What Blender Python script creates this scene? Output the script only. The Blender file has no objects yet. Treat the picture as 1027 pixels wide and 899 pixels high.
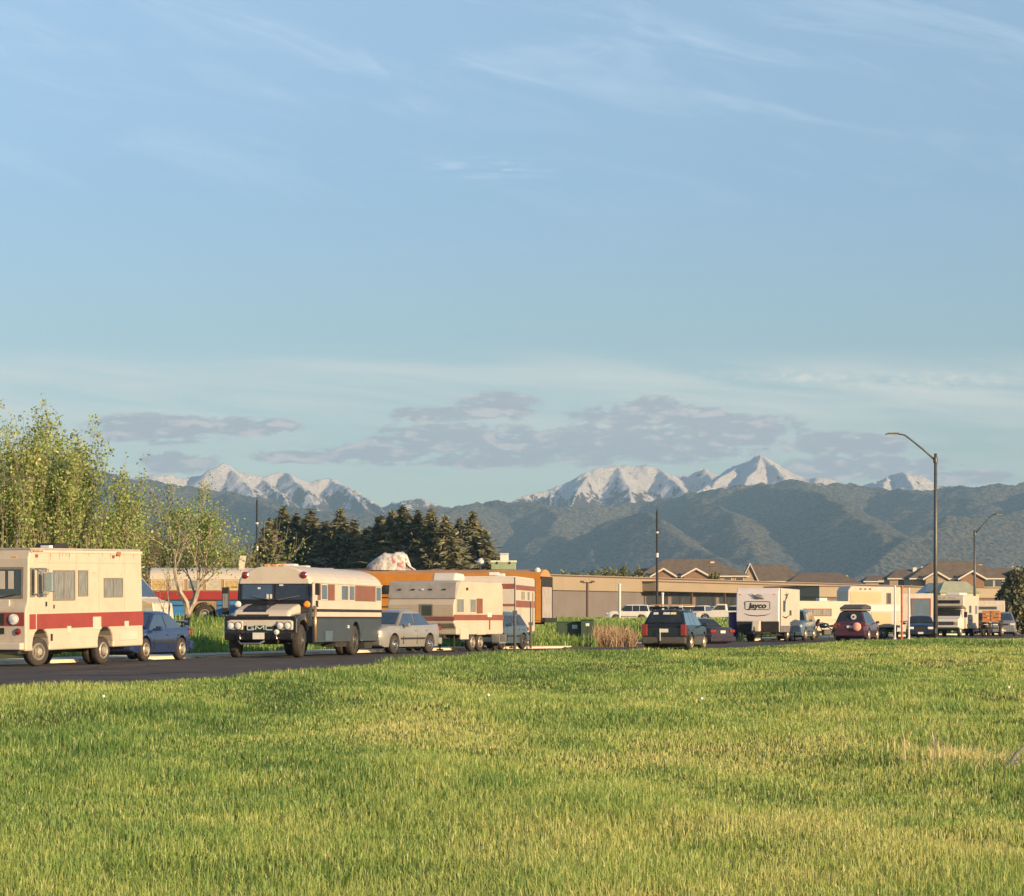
import bpy, math, random
import numpy as np
from mathutils import Vector, Matrix

R = math.radians
scene = bpy.context.scene
COL = scene.collection
rng = random.Random(11)
nr = np.random.default_rng(5)

# ------------------------------------------------------------------ camera
FPX, HX, HY, CAMZ = 2800.0, 513.5, 622.0, 1.17
cam_d = bpy.data.cameras.new('camera')
cam_d.sensor_width = 36.0
cam_d.lens = FPX / 1027.0 * 36.0
cam_d.shift_y = (HY - 449.5) / 1027.0
cam_d.clip_start = 0.5
cam_d.clip_end = 60000.0
cam = bpy.data.objects.new('camera', cam_d)
COL.objects.link(cam)
cam.location = (0, 0, CAMZ)
cam.rotation_euler = (R(90), 0, 0)
scene.camera = cam

# ------------------------------------------------------------------ light
SUN_AZ, SUN_EL = 129.0, 14.0
sv = Vector((math.sin(R(SUN_AZ)) * math.cos(R(SUN_EL)), math.cos(R(SUN_AZ)) * math.cos(R(SUN_EL)), math.sin(R(SUN_EL))))
sd = bpy.data.lights.new('sun', 'SUN')
sd.energy = 4.8
sd.angle = R(0.5)
sd.color = (1.0, 0.69, 0.37)
so = bpy.data.objects.new('sun', sd)
COL.objects.link(so)
so.rotation_euler = sv.to_track_quat('Z', 'Y').to_euler()
so.location = (60, -40, 60)

scene.view_settings.view_transform = 'Standard'
scene.view_settings.look = 'None'
scene.view_settings.gamma = 1.0
scene.view_settings.exposure = 0.72
scene.view_settings.use_curve_mapping = False
scene.cycles.use_denoising = True
scene.cycles.max_bounces = 6
scene.cycles.volume_bounces = 0
scene.cycles.transparent_max_bounces = 8


class NT:
    """small helper to write node trees"""
    def __init__(s, tree):
        s.t = tree
    def n(s, typ, **kw):
        nd = s.t.nodes.new(typ)
        for k, v in kw.items():
            setattr(nd, k, v)
        return nd
    def link(s, a, b):
        s.t.links.new(a, b)
    def put(s, sock, v):
        if isinstance(v, bpy.types.NodeSocket):
            s.t.links.new(v, sock)
        else:
            sock.default_value = v
    def m(s, op, a, b=0.0, c=None, clamp=False):
        nd = s.n('ShaderNodeMath', operation=op, use_clamp=clamp)
        s.put(nd.inputs[0], a)
        s.put(nd.inputs[1], b)
        if c is not None:
            s.put(nd.inputs[2], c)
        return nd.outputs[0]
    def mix(s, f, a, b, blend='MIX'):
        nd = s.n('ShaderNodeMix', data_type='RGBA', blend_type=blend)
        s.put(nd.inputs[0], f)
        s.put(nd.inputs[6], a)
        s.put(nd.inputs[7], b)
        return nd.outputs[2]
    def noise(s, vec, scale, detail=4, rough=0.55, dist=0.0):
        nd = s.n('ShaderNodeTexNoise')
        s.put(nd.inputs['Scale'], scale)
        s.put(nd.inputs['Detail'], detail)
        s.put(nd.inputs['Roughness'], rough)
        s.put(nd.inputs['Distortion'], dist)
        if vec is not None:
            s.link(vec, nd.inputs['Vector'])
        return nd.outputs['Fac']
    def ss(s, x, a, b):
        nd = s.n('ShaderNodeMapRange', interpolation_type='SMOOTHSTEP')
        s.put(nd.inputs[0], x)
        nd.inputs[1].default_value = a
        nd.inputs[2].default_value = b
        return nd.outputs[0]
    def comb(s, x, y, z):
        nd = s.n('ShaderNodeCombineXYZ')
        s.put(nd.inputs[0], x); s.put(nd.inputs[1], y); s.put(nd.inputs[2], z)
        return nd.outputs[0]


# ------------------------------------------------------------------ world: sky and its clouds, laid out by direction
world = bpy.data.worlds.new('World')
scene.world = world
world.use_nodes = True
w = NT(world.node_tree)
world.node_tree.nodes.clear()
sky = w.n('ShaderNodeTexSky', sky_type='NISHITA', sun_disc=False)
sky.sun_elevation = R(SUN_EL)
sky.sun_rotation = R(SUN_AZ)
sky.altitude = 1500
sky.air_density = 1.0
sky.dust_density = 0.7
sky.ozone_density = 2.0
tc = w.n('ShaderNodeTexCoord')
sp = w.n('ShaderNodeSeparateXYZ')
w.link(tc.outputs['Generated'], sp.inputs[0])
dx, dy, dz = sp.outputs
dyc = w.m('MAXIMUM', dy, 0.05)
AZ = w.m('DIVIDE', dx, dyc)
EL = w.m('DIVIDE', dz, dyc)
front = w.ss(dy, 0.15, 0.4)


def ell(px, py, rx, ry):
    a = w.m('MULTIPLY', w.m('SUBTRACT', AZ, (px - HX) / FPX), FPX / rx)
    b = w.m('MULTIPLY', w.m('SUBTRACT', EL, (HY - py) / FPX), FPX / ry)
    d = w.m('ADD', w.m('MULTIPLY', a, a), w.m('MULTIPLY', b, b))
    return w.m('EXPONENT', w.m('MULTIPLY', d, -0.8))


blobs = [(600, 447, 150, 17), (450, 440, 75, 13), (660, 418, 75, 11), (735, 432, 60, 16), (500, 408, 34, 12),
         (435, 416, 38, 7), (155, 430, 62, 13), (250, 428, 45, 8), (375, 456, 60, 9), (845, 446, 60, 10), (655, 405, 26, 7),
         (860, 470, 95, 11), (960, 478, 50, 6), (300, 458, 40, 6), (175, 464, 35, 10), (485, 462, 60, 7)]
tot = None
for b in blobs:
    e = ell(*b)
    tot = e if tot is None else w.m('MAXIMUM', tot, e)
cvec = w.comb(w.m('MULTIPLY', AZ, 85.0), w.m('MULTIPLY', EL, 250.0), 0.0)
cn = w.noise(cvec, 1.0, 8, 0.62, 0.4)
cvec2 = w.comb(w.m('MULTIPLY', AZ, 170.0), w.m('MULTIPLY', EL, 420.0), 3.0)
cn2 = w.noise(cvec2, 1.0, 5, 0.6, 0.2)
csum = w.m('ADD', w.m('MULTIPLY', tot, 0.75), w.m('ADD', w.m('MULTIPLY', cn, 1.8), w.m('MULTIPLY', cn2, 0.7)))
low = w.m('MULTIPLY', w.m('MULTIPLY', w.ss(csum, 1.34, 1.66), w.ss(tot, 0.10, 0.38)), 0.92)
# thin high veil: long streaks
v1 = w.noise(w.comb(w.m('MULTIPLY', AZ, 9.0), w.m('ADD', w.m('MULTIPLY', EL, 95.0), w.m('MULTIPLY', AZ, 8.0)), 7.0), 1.0, 7, 0.6, 0.6)
band = w.m('MULTIPLY', w.ss(EL, 0.040, 0.072), w.m('SUBTRACT', 1.0, w.ss(EL, 0.086, 0.100)))
veil = w.m('MULTIPLY', w.m('MULTIPLY', w.ss(v1, 0.28, 0.72), band), 0.62)
wr = w.m('MULTIPLY', w.m('MAXIMUM', ell(925, 382, 80, 8), ell(800, 378, 90, 5)), w.ss(cn2, 0.35, 0.75))
veil = w.m('ADD', veil, w.m('MULTIPLY', wr, 0.7), clamp=True)
wsp = w.m('MULTIPLY', ell(490, 169, 60, 9), w.ss(w.noise(w.comb(w.m('MULTIPLY', AZ, 60.0), w.m('MULTIPLY', EL, 420.0), 9.0), 1.0, 6, 0.65), 0.42, 0.75))
v2 = w.noise(w.comb(w.m('MULTIPLY', AZ, 11.0), w.m('ADD', w.m('MULTIPLY', EL, 62.0), w.m('MULTIPLY', AZ, 14.0)), 2.0), 1.0, 8, 0.62, 0.8)
hi = w.m('MULTIPLY', w.m('MULTIPLY', w.ss(v2, 0.46, 0.78), w.ss(EL, 0.12, 0.20)), 0.32)
hi = w.m('ADD', hi, w.m('MULTIPLY', wsp, 0.55), clamp=True)

air = w.n('ShaderNodeValToRGB')
w.put(air.inputs[0], w.m('MULTIPLY', EL, 4.0))
while len(air.color_ramp.elements) < 4:
    air.color_ramp.elements.new(0.5)
for e_, (p_, c_) in zip(air.color_ramp.elements, ((0.0, (0.70, 0.68, 0.64)), (0.40, (0.70, 0.68, 0.64)), (0.62, (0.75, 0.75, 0.76)), (0.88, (1.0, 0.94, 0.88)))):
    e_.position = p_; e_.color = c_ + (1,)
skyc = w.mix(1.0, sky.outputs[0], air.outputs[0], 'MULTIPLY')
c = w.mix(w.m('MULTIPLY', hi, front), skyc, (4.2, 4.9, 5.7, 1))
c = w.mix(w.m('MULTIPLY', veil, front), c, (5.2, 5.0, 4.5, 1))
cup = w.noise(w.comb(w.m('MULTIPLY', AZ, 85.0), w.m('ADD', w.m('MULTIPLY', EL, 250.0), 0.9), 0.0), 1.0, 3, 0.5, 0.4)
litf = w.m('MULTIPLY', w.ss(w.m('SUBTRACT', cn, cup), 0.0, 0.25), 0.75)
cc = w.mix(litf, (2.6, 2.7, 3.0, 1), (4.6, 4.2, 4.0, 1))
c = w.mix(w.m('MULTIPLY', low, front), c, cc)
bg = w.n('ShaderNodeBackground')
w.link(c, bg.inputs[0])
bg.inputs[1].default_value = 0.118
wo = w.n('ShaderNodeOutputWorld')
w.link(bg.outputs[0], wo.inputs[0])


# ------------------------------------------------------------------ helpers
def lat(px, D):
    return (px - HX) / FPX * D


def zed(py, D):
    return CAMZ + (HY - py) / FPX * D


def srgb(r, g, b):
    f = lambda c: (c / 255.0) / 12.92 if c / 255.0 <= 0.04045 else ((c / 255.0 + 0.055) / 1.055) ** 2.4
    return (f(r), f(g), f(b), 1)


MATS = {}


def mat(name, rgb, rough=0.5, var=0.12, scale=2.0, metal=0.0, dirt=0.0, bump=0.0, bscale=30.0, coat=0.0, spec=0.5, trans=0.0, emit=None, stretch=(1, 1, 1)):
    """one surface of one colour, with mottling, grime that lies where it lies and a little relief"""
    if name in MATS:
        return MATS[name]
    m = bpy.data.materials.new(name)
    m.use_nodes = True
    t = NT(m.node_tree)
    bs = m.node_tree.nodes['Principled BSDF']
    tc = t.n('ShaderNodeTexCoord')
    mp = t.n('ShaderNodeMapping')
    t.link(tc.outputs['Object'], mp.inputs[0])
    mp.inputs['Scale'].default_value = stretch
    v = mp.outputs[0]
    f = t.noise(v, scale, 5, 0.6)
    k = t.ss(f, 0.3, 0.7)
    lo = tuple(c * (1 - var) for c in rgb[:3]) + (1,)
    hi = tuple(min(1, c * (1 + var)) for c in rgb[:3]) + (1,)
    colr = t.mix(k, lo, hi)
    if dirt > 0:
        d = t.noise(v, scale * 2.7, 7, 0.7, 0.5)
        d = t.m('MULTIPLY', t.ss(d, 0.5, 0.75), dirt)
        colr = t.mix(d, colr, (0.12, 0.09, 0.06, 1))
    t.link(colr, bs.inputs['Base Color'])
    bs.inputs['Roughness'].default_value = rough
    bs.inputs['Metallic'].default_value = metal
    bs.inputs['Coat Weight'].default_value = coat
    bs.inputs['Specular IOR Level'].default_value = spec
    if bump > 0:
        b = t.n('ShaderNodeBump')
        b.inputs['Strength'].default_value = bump
        b.inputs['Distance'].default_value = 0.05
        t.link(t.noise(v, bscale, 6, 0.65), b.inputs['Height'])
        t.link(b.outputs[0], bs.inputs['Normal'])
    if emit:
        bs.inputs['Emission Color'].default_value = emit[0]
        bs.inputs['Emission Strength'].default_value = emit[1]
    MATS[name] = m
    return m


cream = mat('cream_paint', (0.49, 0.43, 0.345), 0.45, 0.05, 1.3, dirt=0.22)
cream2 = mat('pale_cream_paint', (0.52, 0.475, 0.40), 0.4, 0.05, 1.1, dirt=0.18)
white = mat('white_paint', (0.60, 0.59, 0.56), 0.4, 0.04, 1.5, dirt=0.06)
pinkish = mat('white_fibreglass', (0.66, 0.62, 0.62), 0.35, 0.03, 1.5, dirt=0.03)
redstripe = mat('faded_red_paint', (0.24, 0.042, 0.035), 0.5, 0.10, 2.0, dirt=0.08)
brownstripe = mat('brown_paint', (0.22, 0.075, 0.05), 0.5, 0.1, 2.0)
black = mat('black_paint', (0.014, 0.014, 0.017), 0.25, 0.15, 3.0, coat=0.5)
flatblack = mat('flat_black', (0.02, 0.02, 0.02), 0.7, 0.2, 6.0)
under = mat('underbody', (0.03, 0.027, 0.024), 0.8, 0.3, 6.0)
charcoal = mat('charcoal_paint', (0.045, 0.06, 0.075), 0.35, 0.1, 2.0, dirt=0.1)
tyre_m = mat('tyre_rubber', (0.035, 0.031, 0.028), 0.85, 0.25, 9.0, dirt=0.35)
rim_m = mat('steel_rim', (0.42, 0.38, 0.32), 0.4, 0.12, 5.0, metal=0.4, dirt=0.2)
rimdark = mat('dark_rim', (0.05, 0.05, 0.05), 0.5, 0.1, 5.0)
chrome = mat('chrome', (0.62, 0.60, 0.56), 0.18, 0.05, 5.0, metal=0.9)
glass = mat('window_glass', (0.022, 0.028, 0.034), 0.06, 0.3, 1.2, spec=0.9)
glassblue = mat('sky_blue_glass', (0.035, 0.055, 0.085), 0.05, 0.2, 1.2, spec=1.0, coat=1.0)
glassgrey = mat('curtained_glass', (0.18, 0.19, 0.19), 0.12, 0.35, 5.0, spec=0.8, stretch=(6, 6, 0.6))
frame_m = mat('window_frame', (0.20, 0.18, 0.15), 0.4, 0.1, 6.0)
alu = mat('aluminium', (0.45, 0.45, 0.44), 0.35, 0.08, 6.0, metal=0.6)
bluepaint = mat('blue_car_paint', (0.016, 0.032, 0.10), 0.25, 0.08, 2.0, coat=0.8)
silver = mat('silver_car_paint', (0.30, 0.30, 0.285), 0.3, 0.05, 2.0, metal=0.3, coat=0.5)
darkgreen = mat('dark_teal_paint', (0.010, 0.015, 0.021), 0.35, 0.1, 2.0, coat=0.3)
claddinggrey = mat('grey_cladding', (0.07, 0.065, 0.06), 0.6, 0.1, 3.0, dirt=0.3)
maroon = mat('maroon_paint', (0.060, 0.022, 0.040), 0.3, 0.1, 2.0, coat=0.6)
teal = mat('teal_paint', (0.06, 0.095, 0.125), 0.35, 0.1, 2.0, coat=0.4)
slate = mat('slate_blue_paint', (0.09, 0.14, 0.19), 0.3, 0.1, 2.0, coat=0.5)
navy = mat('navy_paint', (0.012, 0.020, 0.045), 0.25, 0.1, 2.0, coat=0.8)
redlens = mat('red_lens', (0.20, 0.018, 0.018), 0.15, 0.1, 8.0, coat=0.6)
amber = mat('amber_lens', (0.75, 0.28, 0.03), 0.2, 0.1, 8.0, coat=0.5)
lens = mat('headlamp_lens', (0.72, 0.72, 0.70), 0.1, 0.1, 9.0, coat=0.8)
busyellow = mat('school_bus_orange', (0.55, 0.22, 0.035), 0.4, 0.08, 2.0, dirt=0.08)
plate_m = mat('number_plate', (0.62, 0.62, 0.58), 0.5, 0.1, 20.0)
tan = mat('tan_paint', (0.55, 0.42, 0.25), 0.6, 0.07, 1.0, dirt=0.1)
greycap = mat('weathered_grey', (0.33, 0.31, 0.29), 0.55, 0.12, 2.5, dirt=0.2)
wood = mat('wood', (0.42, 0.24, 0.11), 0.7, 0.2, 5.0)
orange = mat('orange_plastic', (0.48, 0.20, 0.06), 0.5, 0.08, 4.0)
polegrey = mat('galvanised_steel', (0.10, 0.105, 0.11), 0.5, 0.1, 3.0, metal=0.4)


class MB:
    def __init__(s):
        s.v, s.f = [], []
    def add(s, vs, fs):
        o = len(s.v)
        s.v += [tuple(p) for p in vs]
        s.f += [tuple(i + o for i in f) for f in fs]
        return s
    def box(s, x0, x1, y0, y1, z0, z1):
        vs = [(x, y, z) for z in (z0, z1) for y in (y0, y1) for x in (x0, x1)]
        return s.add(vs, [(0, 2, 3, 1), (4, 5, 7, 6), (0, 1, 5, 4), (2, 6, 7, 3), (0, 4, 6, 2), (1, 3, 7, 5)])
    def prism(s, poly, y0, y1):
        """polygon in x,z pushed between y0 and y1 (numbers or functions of z)"""
        f0 = y0 if callable(y0) else (lambda z: y0)
        f1 = y1 if callable(y1) else (lambda z: y1)
        n = len(poly)
        vs = [(x, f0(z), z) for x, z in poly] + [(x, f1(z), z) for x, z in poly]
        fs = [tuple(range(n)), tuple(range(2 * n - 1, n - 1, -1))]
        fs += [(i, i + n, (i + 1) % n + n, (i + 1) % n) for i in range(n)]
        return s.add(vs, fs)
    def xprism(s, poly, x0, x1, k=1.0):
        """polygon in y,z pushed along x; the far end scaled by k in y"""
        n = len(poly)
        vs = [(x0, y, z) for y, z in poly] + [(x1, y * k, z) for y, z in poly]
        fs = [tuple(range(n)), tuple(range(2 * n - 1, n - 1, -1))]
        fs += [(i, i + n, (i + 1) % n + n, (i + 1) % n) for i in range(n)]
        return s.add(vs, fs)
    def lathe(s, prof, c, axis='y', seg=20, close=True):
        """profile (radius, offset along axis)"""
        n = len(prof)
        vs = []
        for i in range(seg):
            a = 2 * math.pi * i / seg
            ca, sa = math.cos(a), math.sin(a)
            for r, o in prof:
                if axis == 'y':
                    vs.append((c[0] + r * ca, c[1] + o, c[2] + r * sa))
                elif axis == 'z':
                    vs.append((c[0] + r * ca, c[1] + r * sa, c[2] + o))
                else:
                    vs.append((c[0] + o, c[1] + r * ca, c[2] + r * sa))
        fs = []
        for i in range(seg):
            j = (i + 1) % seg
            for k in range(n - 1):
                fs.append((i * n + k, i * n + k + 1, j * n + k + 1, j * n + k))
        if close:
            fs.append(tuple(i * n for i in range(seg)))
            fs.append(tuple(i * n + n - 1 for i in range(seg - 1, -1, -1)))
        return s.add(vs, fs)
    def tube(s, pts, r, seg=6):
        """tapered tube along points; r number or list"""
        pts = [Vector(p) for p in pts]
        n = len(pts)
        rs = r if isinstance(r, (list, tuple)) else [r] * n
        vs, fs = [], []
        for i, p in enumerate(pts):
            d = (pts[min(i + 1, n - 1)] - pts[max(i - 1, 0)])
            if d.length < 1e-9:
                d = Vector((0, 0, 1))
            d.normalize()
            a = d.cross(Vector((0.31, 0.77, 0.55)) if abs(d.z) > 0.9 else Vector((0, 0, 1))).normalized()
            b = d.cross(a)
            for k in range(seg):
                t = 2 * math.pi * k / seg
                vs.append(p + (a * math.cos(t) + b * math.sin(t)) * rs[i])
        for i in range(n - 1):
            for k in range(seg):
                k2 = (k + 1) % seg
                fs.append((i * seg + k, i * seg + k2, (i + 1) * seg + k2, (i + 1) * seg + k))
        fs.append(tuple(range(seg - 1, -1, -1)))
        fs.append(tuple((n - 1) * seg + k for k in range(seg)))
        return s.add(vs, fs)
    def slab(s, q, t):
        """a quad (4 points) thickened by t along its normal"""
        q = [Vector(p) for p in q]
        nrm = (q[1] - q[0]).cross(q[3] - q[0]).normalized() * t
        vs = q + [p + nrm for p in q]
        return s.add(vs, [(3, 2, 1, 0), (4, 5, 6, 7), (0, 1, 5, 4), (1, 2, 6, 5), (2, 3, 7, 6), (3, 0, 4, 7)])
    def poly_slab(s, pts, t, nrm):
        nrm = Vector(nrm) * t
        pts = [Vector(p) for p in pts]
        n = len(pts)
        vs = [p - nrm * 0.3 for p in pts] + [p + nrm for p in pts]
        fs = [tuple(range(n)), tuple(range(2 * n - 1, n - 1, -1))]
        fs += [(i, (i + 1) % n, (i + 1) % n + n, i + n) for i in range(n)]
        return s.add(vs, fs)


def shear(M, k, x0):
    M.v = [(x, y, z + k * (x0 - x)) for x, y, z in M.v]
    return M


def recalc(me):
    import bmesh
    bm = bmesh.new()
    bm.from_mesh(me)
    bmesh.ops.recalc_face_normals(bm, faces=bm.faces)
    bm.to_mesh(me)
    bm.free()


def part(name, M, m, parent=None, bevel=0.0, smooth=False, label=None, fix=True, seg=2):
    me = bpy.data.meshes.new(name)
    me.from_pydata(M.v, [], M.f)
    if fix:
        recalc(me)
    me.materials.append(m)
    if smooth:
        me.polygons.foreach_set('use_smooth', [True] * len(me.polygons))
    me.update()
    o = bpy.data.objects.new(name, me)
    COL.objects.link(o)
    if parent:
        o.parent = parent
    if bevel > 0:
        b = o.modifiers.new('bevel', 'BEVEL')
        b.width = bevel
        b.segments = seg
        b.limit_method = 'ANGLE'
        b.angle_limit = R(25)
        b.harden_normals = False
    if label:
        o['label'] = label
    return o


def tag(o, label, cat, group=None):
    o['label'] = label
    o['category'] = cat
    if group:
        o['group'] = group
    return o


def thing(name, label, cat, loc=(0, 0, 0), rz=0.0, group=None):
    o = bpy.data.objects.new(name, None)
    o.empty_display_size = 0.3
    COL.objects.link(o)
    o.location = loc
    o.rotation_euler = (0, 0, rz)
    return tag(o, label, cat, group)


def kind(o, k):
    o['kind'] = k
    return o


def copy_tree(o, parent=None):
    c = o.copy()
    COL.objects.link(c)
    if parent:
        c.parent = parent
    for ch in [x for x in o.children]:
        copy_tree(ch, c)
    return c


def face_us(a):
    """rotation about z for a vehicle whose nose points towards the viewer, turned a degrees to the left"""
    return math.atan2(-math.cos(R(a)), -math.sin(R(a)))


def set_corner(root, lx, ly, px, D, rz, z=0.0):
    """stand a vehicle so that its local point (lx, ly) stands at distance D on the bearing px"""
    c, s_ = math.cos(rz), math.sin(rz)
    X, Y = lat(px, D), D
    root.location = (X - (lx * c - ly * s_), Y - (lx * s_ + ly * c), z)
    root.rotation_euler = (0, 0, rz)


def text_mesh(txt, size, depth=0.01, bold=0.0, spacing=1.0, shear_=0.0, width=1.0):
    cu = bpy.data.curves.new('text', 'FONT')
    cu.body = txt
    cu.size = size
    cu.extrude = depth
    cu.offset = bold
    cu.space_character = spacing
    cu.shear = shear_
    cu.align_x = 'CENTER'
    cu.align_y = 'CENTER'
    o = bpy.data.objects.new('text', cu)
    COL.objects.link(o)
    dg = bpy.context.evaluated_depsgraph_get()
    me = bpy.data.meshes.new_from_object(o.evaluated_get(dg))
    bpy.data.objects.remove(o)
    M = MB()
    M.add([(v.co.x * width, v.co.y, v.co.z) for v in me.vertices], [tuple(p.vertices) for p in me.polygons])
    bpy.data.meshes.remove(me)
    return M


def text_on_front(txt, size, x, y, z, **kw):
    """lettering read by someone in front of a vehicle (looking along -x)"""
    M = text_mesh(txt, size, **kw)
    M.v = [(x + c, y + a, z + b) for a, b, c in M.v]
    return M


def text_on_left(txt, size, x, y, z, **kw):
    M = text_mesh(txt, size, **kw)
    M.v = [(x - a, y + c, z + b) for a, b, c in M.v]
    return M

# ------------------------------------------------------------------ terrain functions
def vnoise(x, y, seed=0):
    x = np.asarray(x, float); y = np.asarray(y, float)
    xi = np.floor(x).astype(np.int64); yi = np.floor(y).astype(np.int64)
    fx = x - xi; fy = y - yi
    fx = fx * fx * fx * (fx * (fx * 6 - 15) + 10); fy = fy * fy * fy * (fy * (fy * 6 - 15) + 10)
    def h(a, b):
        n = (a * 374761393 + b * 668265263 + seed * 1442695041) & 0x7fffffff
        n = (n ^ (n >> 13)) * 1274126177 & 0x7fffffff
        return ((n ^ (n >> 16)) & 0xffff) / 65535.0
    a = h(xi, yi); b = h(xi + 1, yi); c = h(xi, yi + 1); d = h(xi + 1, yi + 1)
    return (a * (1 - fx) + b * fx) * (1 - fy) + (c * (1 - fx) + d * fx) * fy


def fbm(x, y, o=5, seed=0, g=0.5, ridged=False):
    s = 0; a = 1.0; t = 0
    for i in range(o):
        n = vnoise(x * 2 ** i + 13.7 * i, y * 2 ** i - 7.3 * i, seed + i)
        if ridged:
            n = 1 - abs(2 * n - 1)
        s = s + a * n; t += a; a *= g
    return s / t


NEAR = [(-19.0, 10.0), (-13.2, 35.0), (-8.9, 49.0), (-5.9, 57.5), (-4.6, 64.0), (-3.9, 71.0), (-2.6, 84.0), (1.5, 96.0), (9, 112), (30, 150), (70, 215), (160, 360)]
FAR = [(-48, 10), (-24, 50), (-15.4, 71), (-13.2, 77), (-10.4, 87), (-8.0, 94.5), (-5.0, 105), (-1.8, 113.5), (3.5, 119.5), (8.0, 134), (11.8, 158), (17.5, 176), (34, 222), (70, 300), (130, 420)]


def pdist(x, y, poly):
    """signed distance to a polyline, positive on its left (towards the far side / x smaller)"""
    x = np.asarray(x, float); y = np.asarray(y, float)
    best = np.full(x.shape, 1e9); sg = np.ones(x.shape)
    for (x0, y0), (x1, y1) in zip(poly[:-1], poly[1:]):
        dx_, dy_ = x1 - x0, y1 - y0
        L2 = dx_ * dx_ + dy_ * dy_
        t = np.clip(((x - x0) * dx_ + (y - y0) * dy_) / L2, 0, 1)
        px_, py_ = x0 + t * dx_, y0 + t * dy_
        d = np.hypot(x - px_, y - py_)
        cr = dx_ * (y - y0) - dy_ * (x - x0)
        m = d < best
        best = np.where(m, d, best)
        sg = np.where(m, np.where(cr >= 0, 1.0, -1.0), sg)
    return best * sg


def sstep(x, a, b):
    t = np.clip((x - a) / (b - a), 0, 1)
    return t * t * (3 - 2 * t)


def DRIVE(x, y):
    """0..1 on the dirt side street that leaves the road behind the dark wagon"""
    d = np.abs((np.asarray(x) - 4.4) - 0.02 * (np.asarray(y) - 120))
    return 1 - sstep(d, 1.5, 2.3)


def G(x, y):
    x = np.asarray(x, float); y = np.asarray(y, float)
    dn = -pdist(x, y, NEAR)          # metres into the field
    df = pdist(x, y, FAR)            # metres beyond the far kerb
    base = -0.38 + 0.0042 * np.clip(y - 15, -30, 110)
    base = base + 0.15 * sstep(y, 60, 110) * sstep(x, 1, 14) + 0.09 * sstep(y, 80, 115) * sstep(x, 9, 18)
    und = (fbm(x / 3.6, y / 9.0, 3, 3) - 0.5) * 0.38 + (fbm(x / 1.4, y / 4.0, 2, 9) - 0.5) * 0.05
    amp = sstep(y, 5, 14)
    field = base + und * amp
    berm = 0.03 * np.exp(-((dn - 1.6) / 1.6) ** 2) * sstep(y, 62, 84)
    edge = -0.05 + 0.04 * sstep(y, 60, 100) + berm + 0.22 * sstep(x, 9, 18)
    zf = edge + (field + berm - edge) * sstep(dn, 0.2, 7.0)
    rise = 0.035 + 0.036 * np.clip(df - 1.0, 0, 24) + 0.0045 * np.clip(df - 24, 0, 190) + (fbm(x / 9, y / 9, 3, 21) - 0.5) * 0.25 * sstep(df, 2, 8)
    z = np.where(dn > 0, zf, np.where(df > 0, rise, -0.22))
    dr = DRIVE(x, y) * sstep(y, 100, 112) * (1 - sstep(y, 135, 150))
    z = z * (1 - dr) + dr * (-0.02 + 0.035 * np.clip(df, 0, 24))
    return z


def g1(x, y):
    return float(G(np.array([x]), np.array([y]))[0])


def grid_mesh(name, X, Y, Z, m, smooth=True, cull=None):
    nr_, nc = X.shape
    co = np.stack([X, Y, Z], -1).reshape(-1, 3)
    idx = np.arange(nr_ * nc).reshape(nr_, nc)
    q = np.stack([idx[:-1, :-1], idx[:-1, 1:], idx[1:, 1:], idx[1:, :-1]], -1).reshape(-1, 4)
    if cull is not None:
        keep = cull.reshape(-1)[q].any(1)
        q = q[keep]
    me = bpy.data.meshes.new(name)
    me.vertices.add(len(co)); me.vertices.foreach_set('co', co.ravel())
    me.loops.add(q.size); me.loops.foreach_set('vertex_index', q.ravel().astype(np.int32))
    me.polygons.add(len(q)); me.polygons.foreach_set('loop_start', np.arange(0, q.size, 4, dtype=np.int32))
    me.polygons.foreach_set('use_smooth', np.ones(len(q), bool) if smooth else np.zeros(len(q), bool))
    me.update(); me.validate()
    me.materials.append(m)
    o = bpy.data.objects.new(name, me)
    COL.objects.link(o)
    return o


# materials of the ground
def ground_mat():
    m = bpy.data.materials.new('meadow_soil')
    m.use_nodes = True
    t = NT(m.node_tree)
    bs = m.node_tree.nodes['Principled BSDF']
    g = t.n('ShaderNodeNewGeometry').outputs['Position']
    n1 = t.noise(g, 0.25, 5, 0.6); n2 = t.noise(g, 6.0, 6, 0.7)
    c = t.mix(t.ss(n2, 0.3, 0.7), (0.085, 0.10, 0.03, 1), (0.17, 0.17, 0.055, 1))
    c = t.mix(t.ss(n1, 0.6, 0.8), c, (0.14, 0.13, 0.05, 1))
    at = t.n('ShaderNodeAttribute', attribute_name='soil')
    dirtc = t.mix(t.ss(n2, 0.3, 0.7), (0.10, 0.085, 0.075, 1), (0.17, 0.14, 0.115, 1))
    c = t.mix(at.outputs['Fac'], c, dirtc)
    t.link(c, bs.inputs['Base Color'])
    bs.inputs['Roughness'].default_value = 0.95
    bs.inputs['Specular IOR Level'].default_value = 0.1
    b = t.n('ShaderNodeBump'); b.inputs['Strength'].default_value = 0.7; b.inputs['Distance'].default_value = 0.06
    t.link(n2, b.inputs['Height']); t.link(b.outputs[0], bs.inputs['Normal'])
    return m


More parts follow.
